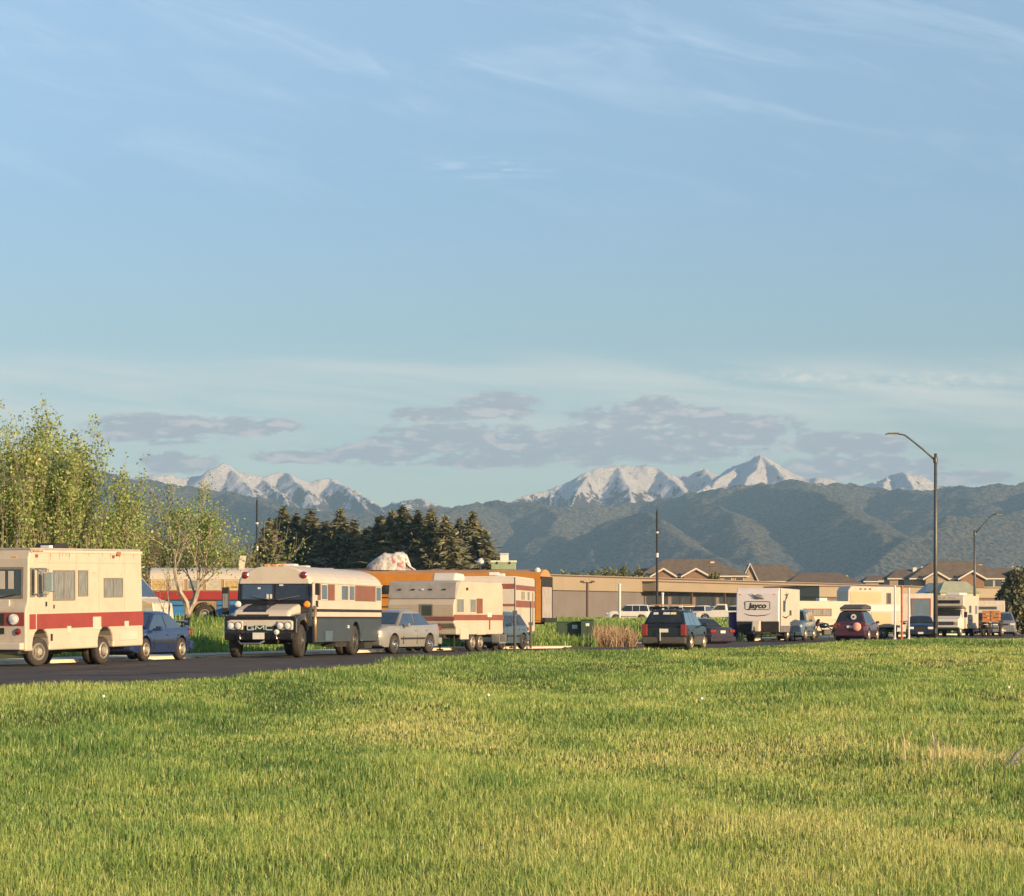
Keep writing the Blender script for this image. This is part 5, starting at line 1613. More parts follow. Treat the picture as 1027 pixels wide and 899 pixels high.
rs = car('suv', 'grey sport utility car at the far right end of the row', 'car', mat('grey_paint', (0.18, 0.19, 0.21), 0.3, 0.1, 2, coat=0.6), 4.5, 1.8, 1.05, 1.05,
         [(-2.15, 1.1), (-1.85, 1.72), (0.4, 1.72), (1.05, 1.1)], [1.38, -1.3], 0.38, hatch=True, tail=1.1, gm=glassblue)
set_corner(rs, 2.2, 0.9, 1019, 206.0, face_us(10))
# dark pickup nose between the camper and the crates
pu = car('pickup_truck', 'grey pickup half hidden between the cab-over camper and the orange crates', 'pickup', claddinggrey, 5.0, 1.85, 1.05, 1.05,
         [(-0.9, 1.1), (-0.75, 1.68), (0.35, 1.68), (0.95, 1.1)], [1.55, -1.55], 0.40, tail=1.05)
set_corner(pu, 2.4, 0.9, 992, 212.0, face_us(10))

# clutter between the jeep and the maroon car: a dark motorcycle
mo = thing('motorcycle', 'dark touring motorcycle parked between the slate off-road car and maroon car', 'motorcycle')
for x in (-0.75, 0.75):
    o = wheel(mo, x, 0.06, 0.32, 0.12, rim=rimdark, hub=0.75)
part('frame', MB().tube([(0.75, 0, 0.34), (0.5, 0, 0.95), (-0.1, 0, 0.75), (-0.75, 0, 0.34)], 0.035).tube([(0.4, 0, 0.8), (0.15, 0, 0.3), (-0.3, 0, 0.3), (-0.4, 0, 0.7)], 0.03), flatblack, mo)
part('engine', MB().box(-0.25, 0.25, -0.18, 0.18, 0.28, 0.62), rimdark, mo, bevel=0.05)
part('fuel_tank', MB().lathe([(0.0, -0.32), (0.12, -0.25), (0.17, 0), (0.13, 0.25), (0, 0.30)], (0.15, 0, 0.85), 'x', 14), navy, mo, smooth=True)
part('seat', MB().prism([(-0.75, 0.84), (-0.7, 0.95), (-0.2, 0.86), (-0.12, 0.80), (-0.3, 0.74)], -0.14, 0.14), flatblack, mo, bevel=0.03)
part('handlebar', MB().tube([(0.35, -0.38, 1.05), (0.48, -0.1, 1.0), (0.48, 0.1, 1.0), (0.35, 0.38, 1.05)], 0.018), chrome, mo)
part('fairing', MB().prism([(0.5, 0.8), (0.48, 1.25), (0.62, 1.05), (0.72, 0.8)], -0.2, 0.2), flatblack, mo, bevel=0.04)
part('pannier', MB().box(-0.95, -0.5, 0.16, 0.36, 0.45, 0.78).box(-0.95, -0.5, -0.36, -0.16, 0.45, 0.78), navy, mo, bevel=0.04)
part('kickstand', MB().tube([(-0.1, 0.1, 0.3), (-0.1, 0.3, 0.0)], 0.015), flatblack, mo)
mo.location = (lat(829, 163), 163, 0.0); mo.rotation_euler = (0, 0, R(195))

# ================================================================== second row: red and blue bus, yellow school bus, teal glazed van
def big_bus(name, label, L, zt, m_roof, m_side, bands, winz, cover_list, heading, corner, px, D, z, r=0.5, wheels=(), rear_mat=None):
    b = thing(name, label, 'bus')
    hw = 1.22
    sc = [(-hw, 0.5), (-hw, zt - 0.62)] + [(-hw * math.cos(R(a)), zt - 0.62 + 0.62 * math.sin(R(a))) for a in range(15, 180, 15)] + [(hw, zt - 0.62), (hw, 0.5)]
    sc = [(-hw, winz[1] + 0.02), (-hw, zt - 0.62)] + sc[2:-2] + [(hw, zt - 0.62), (hw, winz[1] + 0.02)]
    part('roof', MB().xprism(sc, -L / 2, L / 2), m_roof, b, bevel=0.03)
    low = body_outline(-L / 2, L / 2, 0.45, [(-L / 2, winz[1] + 0.03), (L / 2, winz[1] + 0.03)], list(wheels), r + 0.12, r)
    part('side_wall', MB().prism(low, -hw + 0.005, hw - 0.005), m_side, b)
    for z0, z1, m_ in bands:
        for s in (1, -1):
            a, c_ = sorted((s * (hw - 0.01), s * (hw + 0.014)))
            if z0 < 1.12:
                xs = [-L / 2]
                for x in sorted(wheels):
                    xs += [x - r - 0.13, x + r + 0.13]
                xs.append(L / 2)
                M_ = MB()
                for i in range(0, len(xs), 2):
                    M_.box(xs[i], xs[i + 1], a, c_, z0, z1)
            else:
                M_ = MB().box(-L / 2, L / 2, a, c_, z0, z1)
            part('band', M_, m_, b)
    for i, (x0, x1, gm) in enumerate(cover_list):
        win_left(b, x0, x1, winz[0], winz[1], hw, gm=gm, fm=m_side if gm is glass else m_roof, fw=0.05, rails=0)
    for x in wheels:
        for s in (1, -1):
            wheel(b, x, s * (hw - 0.06), r, 0.27, rim=rim_m, hub=0.5)
    trailer_frame(b, -L / 2 + 0.2, L / 2 - 0.2, 0.45, 0.5)
    set_corner(b, corner[0], corner[1], px, D, heading, z)
    return b


redp = mat('red_band', (0.27, 0.03, 0.03), 0.4, 0.08)
bluep = mat('blue_band', (0.035, 0.17, 0.42), 0.4, 0.08)
curtain_y = mat('yellow_curtain', (0.42, 0.31, 0.13), 0.6, 0.2, 5.0)
curtain_w = mat('pale_curtain', (0.40, 0.37, 0.30), 0.6, 0.2, 5.0)
zb2 = g1(lat(210, 146), 146) - 0.02
cov = []
x = -4.6
i = 0
while x < 4.2:
    cov.append((x, x + 0.78, [curtain_w, curtain_y, curtain_w, glassgrey][i % 4])); x += 0.95; i += 1
rb = big_bus('converted_bus', 'cream roofed bus with red and blue side bands standing behind the bare tree', 9.6, 2.98, cream2, mat('brown_window_band', (0.30, 0.19, 0.10), 0.5, 0.1), [(1.30, 1.74, redp), (1.22, 1.30, flatblack), (1.02, 1.22, bluep), (0.94, 1.02, flatblack), (0.47, 0.94, bluep)],
             (1.80, 2.34), cov, math.atan2(math.sin(R(184)), math.cos(R(184))), (4.8, 1.22), 150, 146.0, zb2, wheels=(1.95, -3.3), r=0.52)
part('nose', MB().prism([(4.78, 0.6), (4.78, 1.75), (5.7, 1.6), (5.85, 1.3), (5.85, 0.6)], -1.0, 1.0), redp, rb, bevel=0.08)
part('vent_pipe', MB().prism([(-0.1, 2.9), (-0.22, 3.6), (0.10, 3.62), (0.22, 2.9)], 0.2, 0.5), cream2, rb)
rb_v = None

covy = []
x = -5.2
while x < 4.9:
    covy.append((x, x + 0.72, glass)); x += 0.9
yb_ = big_bus('school_bus', 'long orange-yellow school bus standing behind the camper trailers', 11.4, 3.08, mat('faded_orange_roof', (0.46, 0.24, 0.09), 0.5, 0.1, 1.0, dirt=0.1), busyellow, [(1.66, 1.72, flatblack), (1.20, 1.26, flatblack), (0.92, 0.98, flatblack)],
             (1.80, 2.36), covy, R(166), (-5.7, 1.22), 542, 137.5, 0.60, wheels=(-3.2, 4.2), r=0.5)
part('upper_side_panel', MB().box(-5.68, 5.68, 1.20, 1.236, 2.38, 2.86), busyellow, yb_)
part('rear_surround', MB().box(-5.76, -5.69, -1.2, 1.2, 2.22, 2.72).box(-5.76, -5.69, -1.22, -1.05, 0.5, 2.22).box(-5.76, -5.69, 1.05, 1.22, 0.5, 2.22), flatblack, yb_, bevel=0.02)
part('rear_door', MB().box(-5.75, -5.69, -1.04, 1.04, 0.62, 2.2), greycap, yb_)
part('rear_bumper', MB().box(-5.98, -5.72, -1.2, 1.2, 0.45, 0.68), flatblack, yb_, bevel=0.03)
part('corner_post', MB().box(-5.72, -5.45, 1.2, 1.25, 0.55, 2.6), busyellow, yb_)
part('roof_beacon', MB().lathe([(0.16, 0), (0.16, 0.1), (0.1, 0.2), (0, 0.22)], (-5.4, 0.6, 2.95), 'z', 12), white, yb_)
YB = yb_


def on_bus(px, D_, zlift=0.0):
    return (lat(px, D_), D_, zlift)


ztop = yb_.location[2] + 3.08
# wrapped bundle on its roof
def lump(M_, c, rx, ry, rz, seed, n=20, m_=12, amp=0.18, flat=0.0):
    vs, fs = [], []
    for j in range(m_ + 1):
        ph = math.pi * j / m_
        for i in range(n):
            th = 2 * math.pi * i / n
            x_, y_, z_ = math.sin(ph) * math.cos(th), math.sin(ph) * math.sin(th), math.cos(ph)
            k_ = 1 + amp * 2 * (float(fbm(np.array([x_ * 1.6 + seed]), np.array([y_ * 1.6 + z_ * 2.1]), 3, seed)[0]) - 0.5)
            zz = z_ * rz * k_
            if zz < -rz * (1 - flat):
                zz = -rz * (1 - flat)
            sx = math.copysign(abs(x_) ** 0.8, x_)
            vs.append((c[0] + sx * rx * k_, c[1] + y_ * ry * k_, c[2] + zz))
    for j in range(m_):
        for i in range(n):
            i2 = (i + 1) % n
            fs.append((j * n + i, j * n + i2, (j + 1) * n + i2, (j + 1) * n + i))
    M_.add(vs, fs)
    return M_


bu = thing('wrapped_bundle', 'lumpy bundle wrapped in pale floral sheeting tied on the orange bus roof', 'bundle', (lat(390, 141), 141, ztop - 0.02))
M = MB()
SHX = [-1.18, -1.05, -0.85, -0.55, -0.2, 0.1, 0.4, 0.7, 0.92, 1.06, 1.18]
SHZ = [0.06, 0.30, 0.48, 0.66, 0.86, 0.80, 0.88, 0.93, 0.80, 0.42, 0.05]
vs, fs = [], []
NX, NR = 44, 22
for i in range(NX):
    xx = -1.18 + 2.36 * i / (NX - 1)
    zz = float(np.interp(xx, SHX, SHZ))
    yw = 0.75 * (1 - abs(xx / 1.25) ** 3)
    for j in range(NR):
        a_ = math.pi * j / (NR - 1)
        nz_ = 1 + 0.22 * (float(fbm(np.array([xx * 3.1]), np.array([a_ * 2.3]), 4, 6)[0]) - 0.5)
        cc_, ss_ = math.cos(a_), math.sin(a_)
        vs.append((xx, math.copysign(abs(cc_) ** 0.7, cc_) * yw * nz_, 0.02 + abs(ss_) ** 0.75 * zz * nz_))
for i in range(NX - 1):
    for j in range(NR - 1):
        k0 = i * NR + j
        fs.append((k0, k0 + 1, k0 + NR + 1, k0 + NR))
fs.append(tuple(range(NR))); fs.append(tuple((NX - 1) * NR + j for j in range(NR - 1, -1, -1)))
M.add(vs, fs)
clo = bpy.data.materials.new('floral_sheeting'); clo.use_nodes = True
t_ = NT(clo.node_tree); b0 = clo.node_tree.nodes['Principled BSDF']
ob = t_.n('ShaderNodeTexCoord').outputs['Object']
c_ = t_.mix(t_.ss(t_.noise(ob, 2.0, 3, 0.5), 0.56, 0.64), (0.58, 0.56, 0.53, 1), (0.38, 0.14, 0.18, 1))
c_ = t_.mix(t_.ss(t_.noise(ob, 3.1, 3, 0.5), 0.54, 0.60), c_, (0.33, 0.34, 0.33, 1))
t_.link(c_, b0.inputs['Base Color']); b0.inputs['Roughness'].default_value = 0.5
bb = t_.n('ShaderNodeBump'); bb.inputs['Strength'].default_value = 0.9; bb.inputs['Distance'].default_value = 0.1
t_.link(t_.noise(ob, 5.0, 5, 0.7, 1.0), bb.inputs['Height']); t_.link(bb.outputs[0], b0.inputs['Normal'])
part('sheeting', M, clo, bu, smooth=True)
part('strap', MB().tube([(-1.0, 0.5, 0.0), (-0.6, 0.2, 0.9), (0.2, -0.2, 1.06), (1.2, -0.6, 0.0)], 0.03), flatblack, bu)
part('tie_rope', MB().tube([(0.9, -0.4, 0.3), (1.35, -0.5, 0.02)], 0.05), white, bu)

gx = thing('storage_box', 'pale green chest on the right end of the orange bus roof', 'box', (lat(505, 139.5), 139.5, ztop))
part('chest', MB().box(-0.62, 0.62, -0.4, 0.4, 0.0, 0.34), mat('faded_green', (0.22, 0.30, 0.20), 0.5, 0.1), gx, bevel=0.02)
part('lid', MB().box(-0.66, 0.66, -0.43, 0.43, 0.35, 0.46), mat('pale_green', (0.50, 0.58, 0.44), 0.5, 0.1), gx, bevel=0.02)
part('latch', MB().box(-0.35, -0.28, -0.45, -0.42, 0.28, 0.40).box(0.28, 0.35, -0.45, -0.42, 0.28, 0.40), flatblack, gx)
cb = thing('cool_box', 'small pale box standing on the green chest', 'box', (lat(505.5, 139.5), 139.5, ztop + 0.46))
part('case', MB().box(-0.2, 0.22, -0.15, 0.15, 0.0, 0.30), white, cb, bevel=0.02)
part('lid', MB().box(-0.22, 0.24, -0.17, 0.17, 0.30, 0.37), cream2, cb, bevel=0.02)
an = thing('satellite_dish', 'small pale satellite dish on the orange bus roof left of the chest', 'antenna', (lat(482, 140), 140, ztop - 0.03))
part('mast', MB().tube([(0, 0, 0), (0, 0, 0.42)], 0.03), alu, an)
part('dish', MB().lathe([(0.0, 0.0), (0.12, 0.02), (0.22, 0.09), (0.20, 0.10), (0.11, 0.035), (0.0, 0.015)], (0.02, 0, 0.42), 'y', 16, close=False), white, an, smooth=True)
part('feed_arm', MB().tube([(0.0, 0, 0.38), (-0.3, -0.25, 0.48)], 0.02), alu, an)

# van with teal windscreen seen past the blue sedan
vn = thing('camper_van', 'pale van with a sloping teal windscreen between motorhome and bare tree', 'camper van')
vm = cream2
part('body', MB().prism([(-2.4, 0.45), (-2.4, 2.35), (0.7, 2.40), (0.95, 2.25), (1.75, 1.35), (2.35, 1.15), (2.45, 0.45)], -0.98, 0.98), cream2, vn, bevel=0.06, seg=3)
part('windscreen', MB().slab([(1.70, 0.86, 1.42), (1.70, -0.86, 1.42), (1.0, -0.78, 2.20), (1.0, 0.78, 2.20)], -0.02), glassblue, vn)
part('side_window', MB().poly_slab([(1.55, -0.98, 1.42), (0.92, -0.98, 2.15), (0.25, -0.98, 2.15), (0.25, -0.98, 1.42)], 0.015, (0, -1, 0)), mat('green_glass', (0.10, 0.22, 0.17), 0.1, 0.1, spec=0.9), vn)
part('side_window', MB().poly_slab([(0.15, -0.98, 1.42), (0.15, -0.98, 2.15), (-0.8, -0.98, 2.15), (-0.8, -0.98, 1.42)], 0.015, (0, -1, 0)), glassblue, vn)
part('stripe', MB().box(-2.4, 2.32, -0.995, -0.97, 0.98, 1.12), tan, vn)
for s in (1, -1):
    for x in (1.5, -1.5):
        wheel(vn, x, s * 0.96, 0.34, 0.2)
vn.rotation_euler = (0, 0, R(-18))
vn.location = (lat(114, 122), 122, g1(lat(114, 122), 122) + 0.1)

# ================================================================== street furniture and plants
def leaf_mat(name, cols, transl=0.35):
    return blade_mat(name, cols, transl)


leaf_young = leaf_mat('young_leaves', [(0.0, (0.085, 0.15, 0.05)), (0.35, (0.19, 0.29, 0.09)), (0.7, (0.34, 0.42, 0.15)), (0.9, (0.45, 0.48, 0.21)), (1.0, (0.6, 0.5, 0.28))])
leaf_dull = leaf_mat('dull_leaves', [(0.0, (0.06, 0.08, 0.03)), (0.35, (0.14, 0.15, 0.05)), (0.7, (0.24, 0.23, 0.08)), (0.9, (0.32, 0.27, 0.12)), (1.0, (0.38, 0.28, 0.17))])
needle_m = leaf_mat('spruce_needles', [(0.0, (0.06, 0.08, 0.065)), (0.35, (0.14, 0.155, 0.10)), (0.7, (0.25, 0.235, 0.14)), (0.9, (0.20, 0.17, 0.10)), (1.0, (0.27, 0.20, 0.13))], 0.15)
bark = mat('grey_bark', (0.26, 0.22, 0.16), 0.9, 0.3, 3.0, bump=0.6)
bark_pale = mat('pale_birch_bark', (0.36, 0.31, 0.24), 0.8, 0.3, 4.0, dirt=0.75, bump=0.4, stretch=(1, 1, 0.4))
bark_dark = mat('dark_bark', (0.07, 0.05, 0.035), 0.9, 0.3, 3.0)


def cards(name, C, sx, sz, tone, m, parent, seed=0, droop=0.0):
    """leaf-sized quads with free directions around the centres C (n,3)"""
    r = np.random.default_rng(seed)
    n = len(C)
    d = r.normal(size=(n, 3)); d[:, 2] += droop; d /= np.linalg.norm(d, axis=1)[:, None]
    e = r.normal(size=(n, 3)); e -= (e * d).sum(1)[:, None] * d; e /= np.linalg.norm(e, axis=1)[:, None]
    a = d * (sz * r.uniform(0.6, 1.3, n))[:, None] * 0.5
    b = e * (sx * r.uniform(0.6, 1.3, n))[:, None] * 0.5
    P = np.stack([C - a, C + b * 0.9 - a * 0.1, C + a, C - b * 0.9 + a * 0.1], 1)
    me = bpy.data.meshes.new(name)
    me.vertices.add(n * 4); me.vertices.foreach_set('co', P.reshape(-1))
    me.loops.add(n * 4); me.loops.foreach_set('vertex_index', np.arange(n * 4, dtype=np.int32))
    me.polygons.add(n); me.polygons.foreach_set('loop_start', np.arange(0, n * 4, 4, dtype=np.int32))
    me.update()
    at = me.attributes.new('tone', 'FLOAT', 'POINT')
    at.data.foreach_set('value', np.repeat(np.clip(tone, 0, 1), 4).astype(np.float32))
    me.materials.append(m)
    o = bpy.data.objects.new(name, me)
    COL.objects.link(o)
    o.parent = parent
    return o


def branch(M, p, d, ln, r0, depth, tips, rg, up=0.3, kink=0.25, seg=5, split=(2, 4), shrink=0.62, minr=0.008):
    pts, rs = [p.copy()], [r0]
    q = p.copy(); dd = d.copy()
    for i in range(seg):
        dd = (dd + Vector((rg.gauss(0, kink), rg.gauss(0, kink), rg.gauss(0, kink) + up * 0.25))).normalized()
        q = q + dd * ln / seg
        pts.append(q.copy()); rs.append(max(minr, r0 * (1 - 0.6 * (i + 1) / seg)))
        if depth > 0 and i >= 1:
            for _ in range(rg.randint(*split) if i == seg - 1 else rg.randint(0, 2)):
                side_ = Vector((rg.gauss(0, 1), rg.gauss(0, 1), rg.gauss(0, 0.5))).normalized()
                nd = (dd * 0.75 + side_ * 0.75 + Vector((0, 0, up))).normalized()
                branch(M, q, nd, ln * shrink * rg.uniform(0.75, 1.1), max(minr, rs[-1] * 0.65), depth - 1, tips, rg, up, kink, max(3, seg - 1), split, shrink, minr)
        if depth <= 1:
            tips.append((q.copy(), depth))
    M.tube(pts, rs, 5)


def leafy_tree(name, label, px, D, ytop, seed, stems=3, spread=0.25, lm=None, nleaf=9000, lsize=0.11, bk=None, depth=3, up=0.55, fill=0.35, group=None, cat='tree', kink=0.12, r0=0.10, tone0=0.5, first=0.42, clear=0.0):
    rg = random.Random(seed); r = np.random.default_rng(seed)
    x, y = lat(px, D), D
    z = g1(x, y) - 0.05
    h = zed(ytop, D) - z
    t = thing(name, label, cat, (x, y, z), group=group)
    M = MB(); tips = []
    for s in range(stems):
        a = 2 * math.pi * (s + rg.random()) / stems
        d = Vector((math.cos(a) * spread, math.sin(a) * spread, 1)).normalized()
        if clear:
            M.tube([(0, 0, 0), (0.06, 0.02, clear * 0.5), (0.16, 0, clear)], [r0 * 1.25, r0 * 1.05, r0], 8)
        branch(M, Vector((math.cos(a) * 0.15, math.sin(a) * 0.15, 0)) if not clear else Vector((0.16, 0, clear)), d, h * first * rg.uniform(0.8, 1.1), r0 * rg.uniform(0.7, 1.1), depth, tips, rg, up=up, kink=kink)
    zmax = max(v[2] for v in M.v)
    k = h / zmax
    M.v = [(a * k, b * k, c * k) for a, b, c in M.v]
    part('trunk', M, bk or bark, t, fix=False)
    T = np.array([[p.x * k, p.y * k, p.z * k] for p, _ in tips])
    if nleaf:
        idx = r.integers(0, len(T), nleaf)
        spreadv = np.abs(r.normal(0, 1, nleaf))[:, None]
        C = T[idx] + np.clip(r.normal(0, 1, (nleaf, 3)), -1.7, 1.7) * fill * np.array([1, 1, 1.3]) * np.clip(1.15 - T[idx][:, 2:3] / h * 0.7, 0.35, 1.0)
        C = C[C[:, 2] > 0.2]
        cl = fbm(C[:, 0] * 1.1 + seed, C[:, 1] * 1.1 + C[:, 2] * 1.3, 3, seed)
        keep = r.random(len(C)) < 0.25 + 1.3 * sstep(cl, 0.3, 0.65)
        C = C[keep]; cl = cl[keep]
        tone = tone0 + (cl - 0.5) * 0.5 + r.normal(0, 0.16, len(C))
        cards('crown', C, lsize, lsize * 1.2, tone, lm or leaf_young, t, seed)
    return t


LT = [(-22, 121, 402, 'tall leafy poplar cut by the left edge of the photo'), (10, 117, 400, 'tall leafy poplar nearest the left edge above the motorhome windscreen'),
      (38, 122, 401, 'tallest twin-topped poplar rising behind the motorhome roof'), (62, 118, 436, 'leafy poplar behind the middle of the motorhome roof'),
      (82, 123, 420, 'leafy poplar just left of the open sky over the motorhome rear'), (121, 120, 458, 'slim poplar with one spiky top between motorhome rear and bare birch')]
for i, (px, D, yt, lab) in enumerate(LT):
    leafy_tree('poplar_tree', lab, px, D, yt, 40 + i, stems=8 if i < 5 else 3, spread=0.20, nleaf=7200 if i < 5 else 2000, lsize=0.115, depth=2, up=1.2, fill=0.24, group='poplars behind the motorhome', kink=0.07, tone0=0.58, first=0.75)
for i, (px, D, yt, nl, lm, lab) in enumerate([(20, 128, 478, 9000, leaf_young, 'broad green shrub low behind the motorhome windscreen'), (72, 129, 486, 9000, leaf_young, 'broad green shrub low behind the rear half of the motorhome'),
                                             (104, 131, 500, 5500, leaf_young, 'thin green shrub behind the rear corner of the motorhome'), (143, 158, 515, 4000, leaf_dull, 'dull green bush above the pale van'),
                                             (168, 162, 528, 4000, leaf_dull, 'dark bush behind the trunk of the bare birch, left side'), (214, 160, 508, 3200, leaf_young, 'yellow-green willow just right of the bare birch crown'),
                                             (196, 164, 530, 5000, leaf_dull, 'dark bush over the roof of the red and blue bus'), (232, 158, 545, 2600, leaf_dull, 'small brownish bush left of the banded pole')]):
    leafy_tree('shrub', lab, px, D, yt, 80 + i, stems=6, spread=0.55, nleaf=nl, lsize=0.13, lm=lm, depth=2, up=0.45, fill=0.5, group='shrubs behind the vehicles', kink=0.16, r0=0.06, cat='shrub', first=0.5, tone0=0.5)
# bare birch in front
leafy_tree('birch_tree', 'pale-barked birch with crooked twigs and sparse leaves before the red and blue bus', 184.5, 99, 478, 7, stems=3, spread=0.30, nleaf=5200, lsize=0.075, bk=bark_pale, depth=3, up=0.45, fill=0.26, kink=0.16, r0=0.13, first=0.40, tone0=0.45, clear=1.5)
leafy_tree('birch_tree', 'thin leaning birch sapling close beside the pale birch trunk', 177, 100, 545, 19, stems=1, spread=0.12, nleaf=250, lsize=0.06, bk=bark_pale, depth=2, up=0.4, fill=0.2, kink=0.14, r0=0.05, first=0.6, tone0=0.6)


# spruces far behind the buses
def spruce_mesh(seed, h=15.0, wr=2.7):
    r = np.random.default_rng(seed)
    C, tn = [], []
    n = 6500
    z = h * (1 - np.sqrt(r.uniform(0.0, 1, n)) * 0.97)
    z = np.clip(z + r.normal(0, 0.1, n), 0.3, h)
    tiers = 1 + 0.22 * np.sin(z * 5.5 + seed) + 0.1 * np.sin(z * 13)
    th = r.uniform(0, 2 * np.pi, n)
    lobes = 1 + 0.28 * np.sin(th * 5 + z * 2.1 + seed) + 0.15 * np.sin(th * 11 - z * 3)
    rad = wr * ((1 - z / h) ** 0.95 * 0.95 + 0.05 * (z < h * 0.9)) * tiers * lobes * r.uniform(0.3, 1.08, n) ** 0.6
    C = np.stack([rad * np.cos(th), rad * np.sin(th), z - rad * 0.18], 1)
    tone = 0.45 + r.normal(0, 0.2, n) + 0.25 * (fbm(th * 2, z, 2, seed) - 0.5)
    return C, tone


SPR = []
for v in range(4):
    C, tone = spruce_mesh(100 + v, 15.0, 2.5 + 0.25 * v)
    hold = bpy.data.objects.new('tmp', None); COL.objects.link(hold)
    o = cards('crown', C, 0.30, 0.75, tone, needle_m, hold, v, droop=-0.3)
    SPR.append(o.data)
    bpy.data.objects.remove(o); bpy.data.objects.remove(hold)
tm = MB().tube([(0, 0, 0), (0, 0, 7), (0, 0, 14.6)], [0.28, 0.16, 0.03], 7)
TR = part('trunk', tm, bark_dark, None)
trunk_me = TR.data
bpy.data.objects.remove(TR)
ORD = ['first', 'second', 'third', 'fourth', 'fifth', 'sixth', 'seventh', 'eighth', 'ninth', 'tenth', 'eleventh', 'twelfth', 'thirteenth', 'fourteenth', 'fifteenth', 'sixteenth', 'seventeenth']
sp_list = [(270, 519), (284, 508), (297, 514), (311, 511), (327, 522), (341, 511), (355, 521), (368, 529), (382, 516), (393, 512), (404, 506), (419, 512), (432, 509), (447, 517), (461, 520), (474, 513), (487, 534)]
for i, (px, yt) in enumerate(sp_list):
    D = 395 + (i * 37) % 40
    x = lat(px, D); z = g1(x, D) - 0.1
    h = zed(yt, D) - z
    t = thing('spruce_tree', 'dark spruce, %s from the left in the row of spruces behind the buses' % ORD[i], 'tree', (x, D, z), rng.uniform(0, 6.28), group='row of spruces')
    t.scale = (h / 15 * 2.0 * rng.uniform(0.9, 1.35), h / 15 * 2.1, h / 15)
    for me, nm in ((SPR[i % 4], 'crown'), (trunk_me, 'trunk')):
        o = bpy.data.objects.new(nm, me); COL.objects.link(o); o.parent = t


def bush(name, label, px, D, ytop, wid, seed, lm, n=3000, ls=0.3, cat='bush', group=None, z0=None):
    r = np.random.default_rng(seed)
    x = lat(px, D); z = g1(x, D) - 0.05 if z0 is None else z0
    h = zed(ytop, D) - z
    t = thing(name, label, cat, (x, D, z), group=group)
    v = r.normal(size=(n, 3)); v /= np.linalg.norm(v, axis=1)[:, None]
    rr = r.uniform(0.3, 1.0, n) ** 0.45
    lob = 0.75 + 0.55 * fbm(v[:, 0] * 2.2 + seed, v[:, 1] * 2.2 + v[:, 2] * 2.5, 3, seed)
    C = v * (rr * lob)[:, None] * np.array([wid / 2, wid / 2, h * 0.5]) + np.array([0, 0, h * 0.5])
    C = C[C[:, 2] > 0.02]
    tone = 0.45 + r.normal(0, 0.2, len(C))
    cards('foliage', C, ls, ls * 1.3, tone, lm, t, seed)
    M = MB()
    for k in range(5):
        a = k * 1.3
        M.tube([(0, 0, 0), (math.cos(a) * wid * 0.12, math.sin(a) * wid * 0.12, h * 0.4), (math.cos(a) * wid * 0.25, math.sin(a) * wid * 0.25, h * 0.75)], [0.08, 0.05, 0.02], 5)
    part('stems', M, bark_dark, t)
    return t


bush('juniper_bush', 'big dark green juniper at the far right edge behind the grey car', 1022, 238, 571, 3.6, 3, needle_m, 6000, 0.26, group=None)
bush('juniper_bush', 'smaller dark juniper left of the big one at the right edge', 1011, 244, 588, 2.2, 4, needle_m, 2600, 0.26)
for i, (px, yt, w_) in enumerate([(566, 572, 5), (580, 573, 6), (597, 571, 5), (612, 570, 4), (624, 568, 3.5), (640, 571, 4.5), (548, 571, 5), (716, 574, 3)]):
    bush('far_bush', 'low olive tree top, %s of those showing over the long tan building' % ORD[i], px, 520 + i * 7, yt, w_, 20 + i, leaf_dull, 900, 0.5, cat='tree', group='tree tops over the building roof')

# rough dry clump behind the side street
P = scatter(122, 133, lambda D: 170, 596, 637, 77)
n = len(P)
cl = sstep(fbm(P[:, 0] / 1.0, P[:, 1] / 2.0, 3, 35), 0.3, 0.6)
o = blades('dry_weeds', P[:, 0], P[:, 1], G(P[:, 0], P[:, 1]), (0.35 + 0.55 * cl) * nr.uniform(0.6, 1.2, n), 0.03 * nr.uniform(0.7, 1.3, n), np.clip(nr.normal(0.5, 0.25, n), 0, 1),
           blade_mat('dry_weed_stems', [(0.0, (0.18, 0.12, 0.08)), (0.35, (0.34, 0.23, 0.15)), (0.7, (0.45, 0.33, 0.22)), (0.9, (0.52, 0.42, 0.28)), (1.0, (0.6, 0.5, 0.36))], 0.2), 0.45, 4)
# green weeds along the rise
for (a, b, d0, d1, hh, dn_, sd_) in ((520, 600, 121, 131, 0.42, 45, 1), (560, 650, 150, 178, 0.8, 16, 2), (700, 745, 150, 170, 0.5, 20, 3), (185, 236, 100, 116, 0.45, 45, 5)):
    P = scatter(d0, d1, lambda D: dn_, a, b, 90 + sd_)
    n = len(P)
    blades('weeds', P[:, 0], P[:, 1], G(P[:, 0], P[:, 1]), hh * nr.uniform(0.5, 1.4, n), 0.05 * nr.uniform(0.7, 1.3, n), np.clip(0.35 + nr.normal(0, 0.18, n), 0, 1), grass_m, 0.45, 40 + sd_)

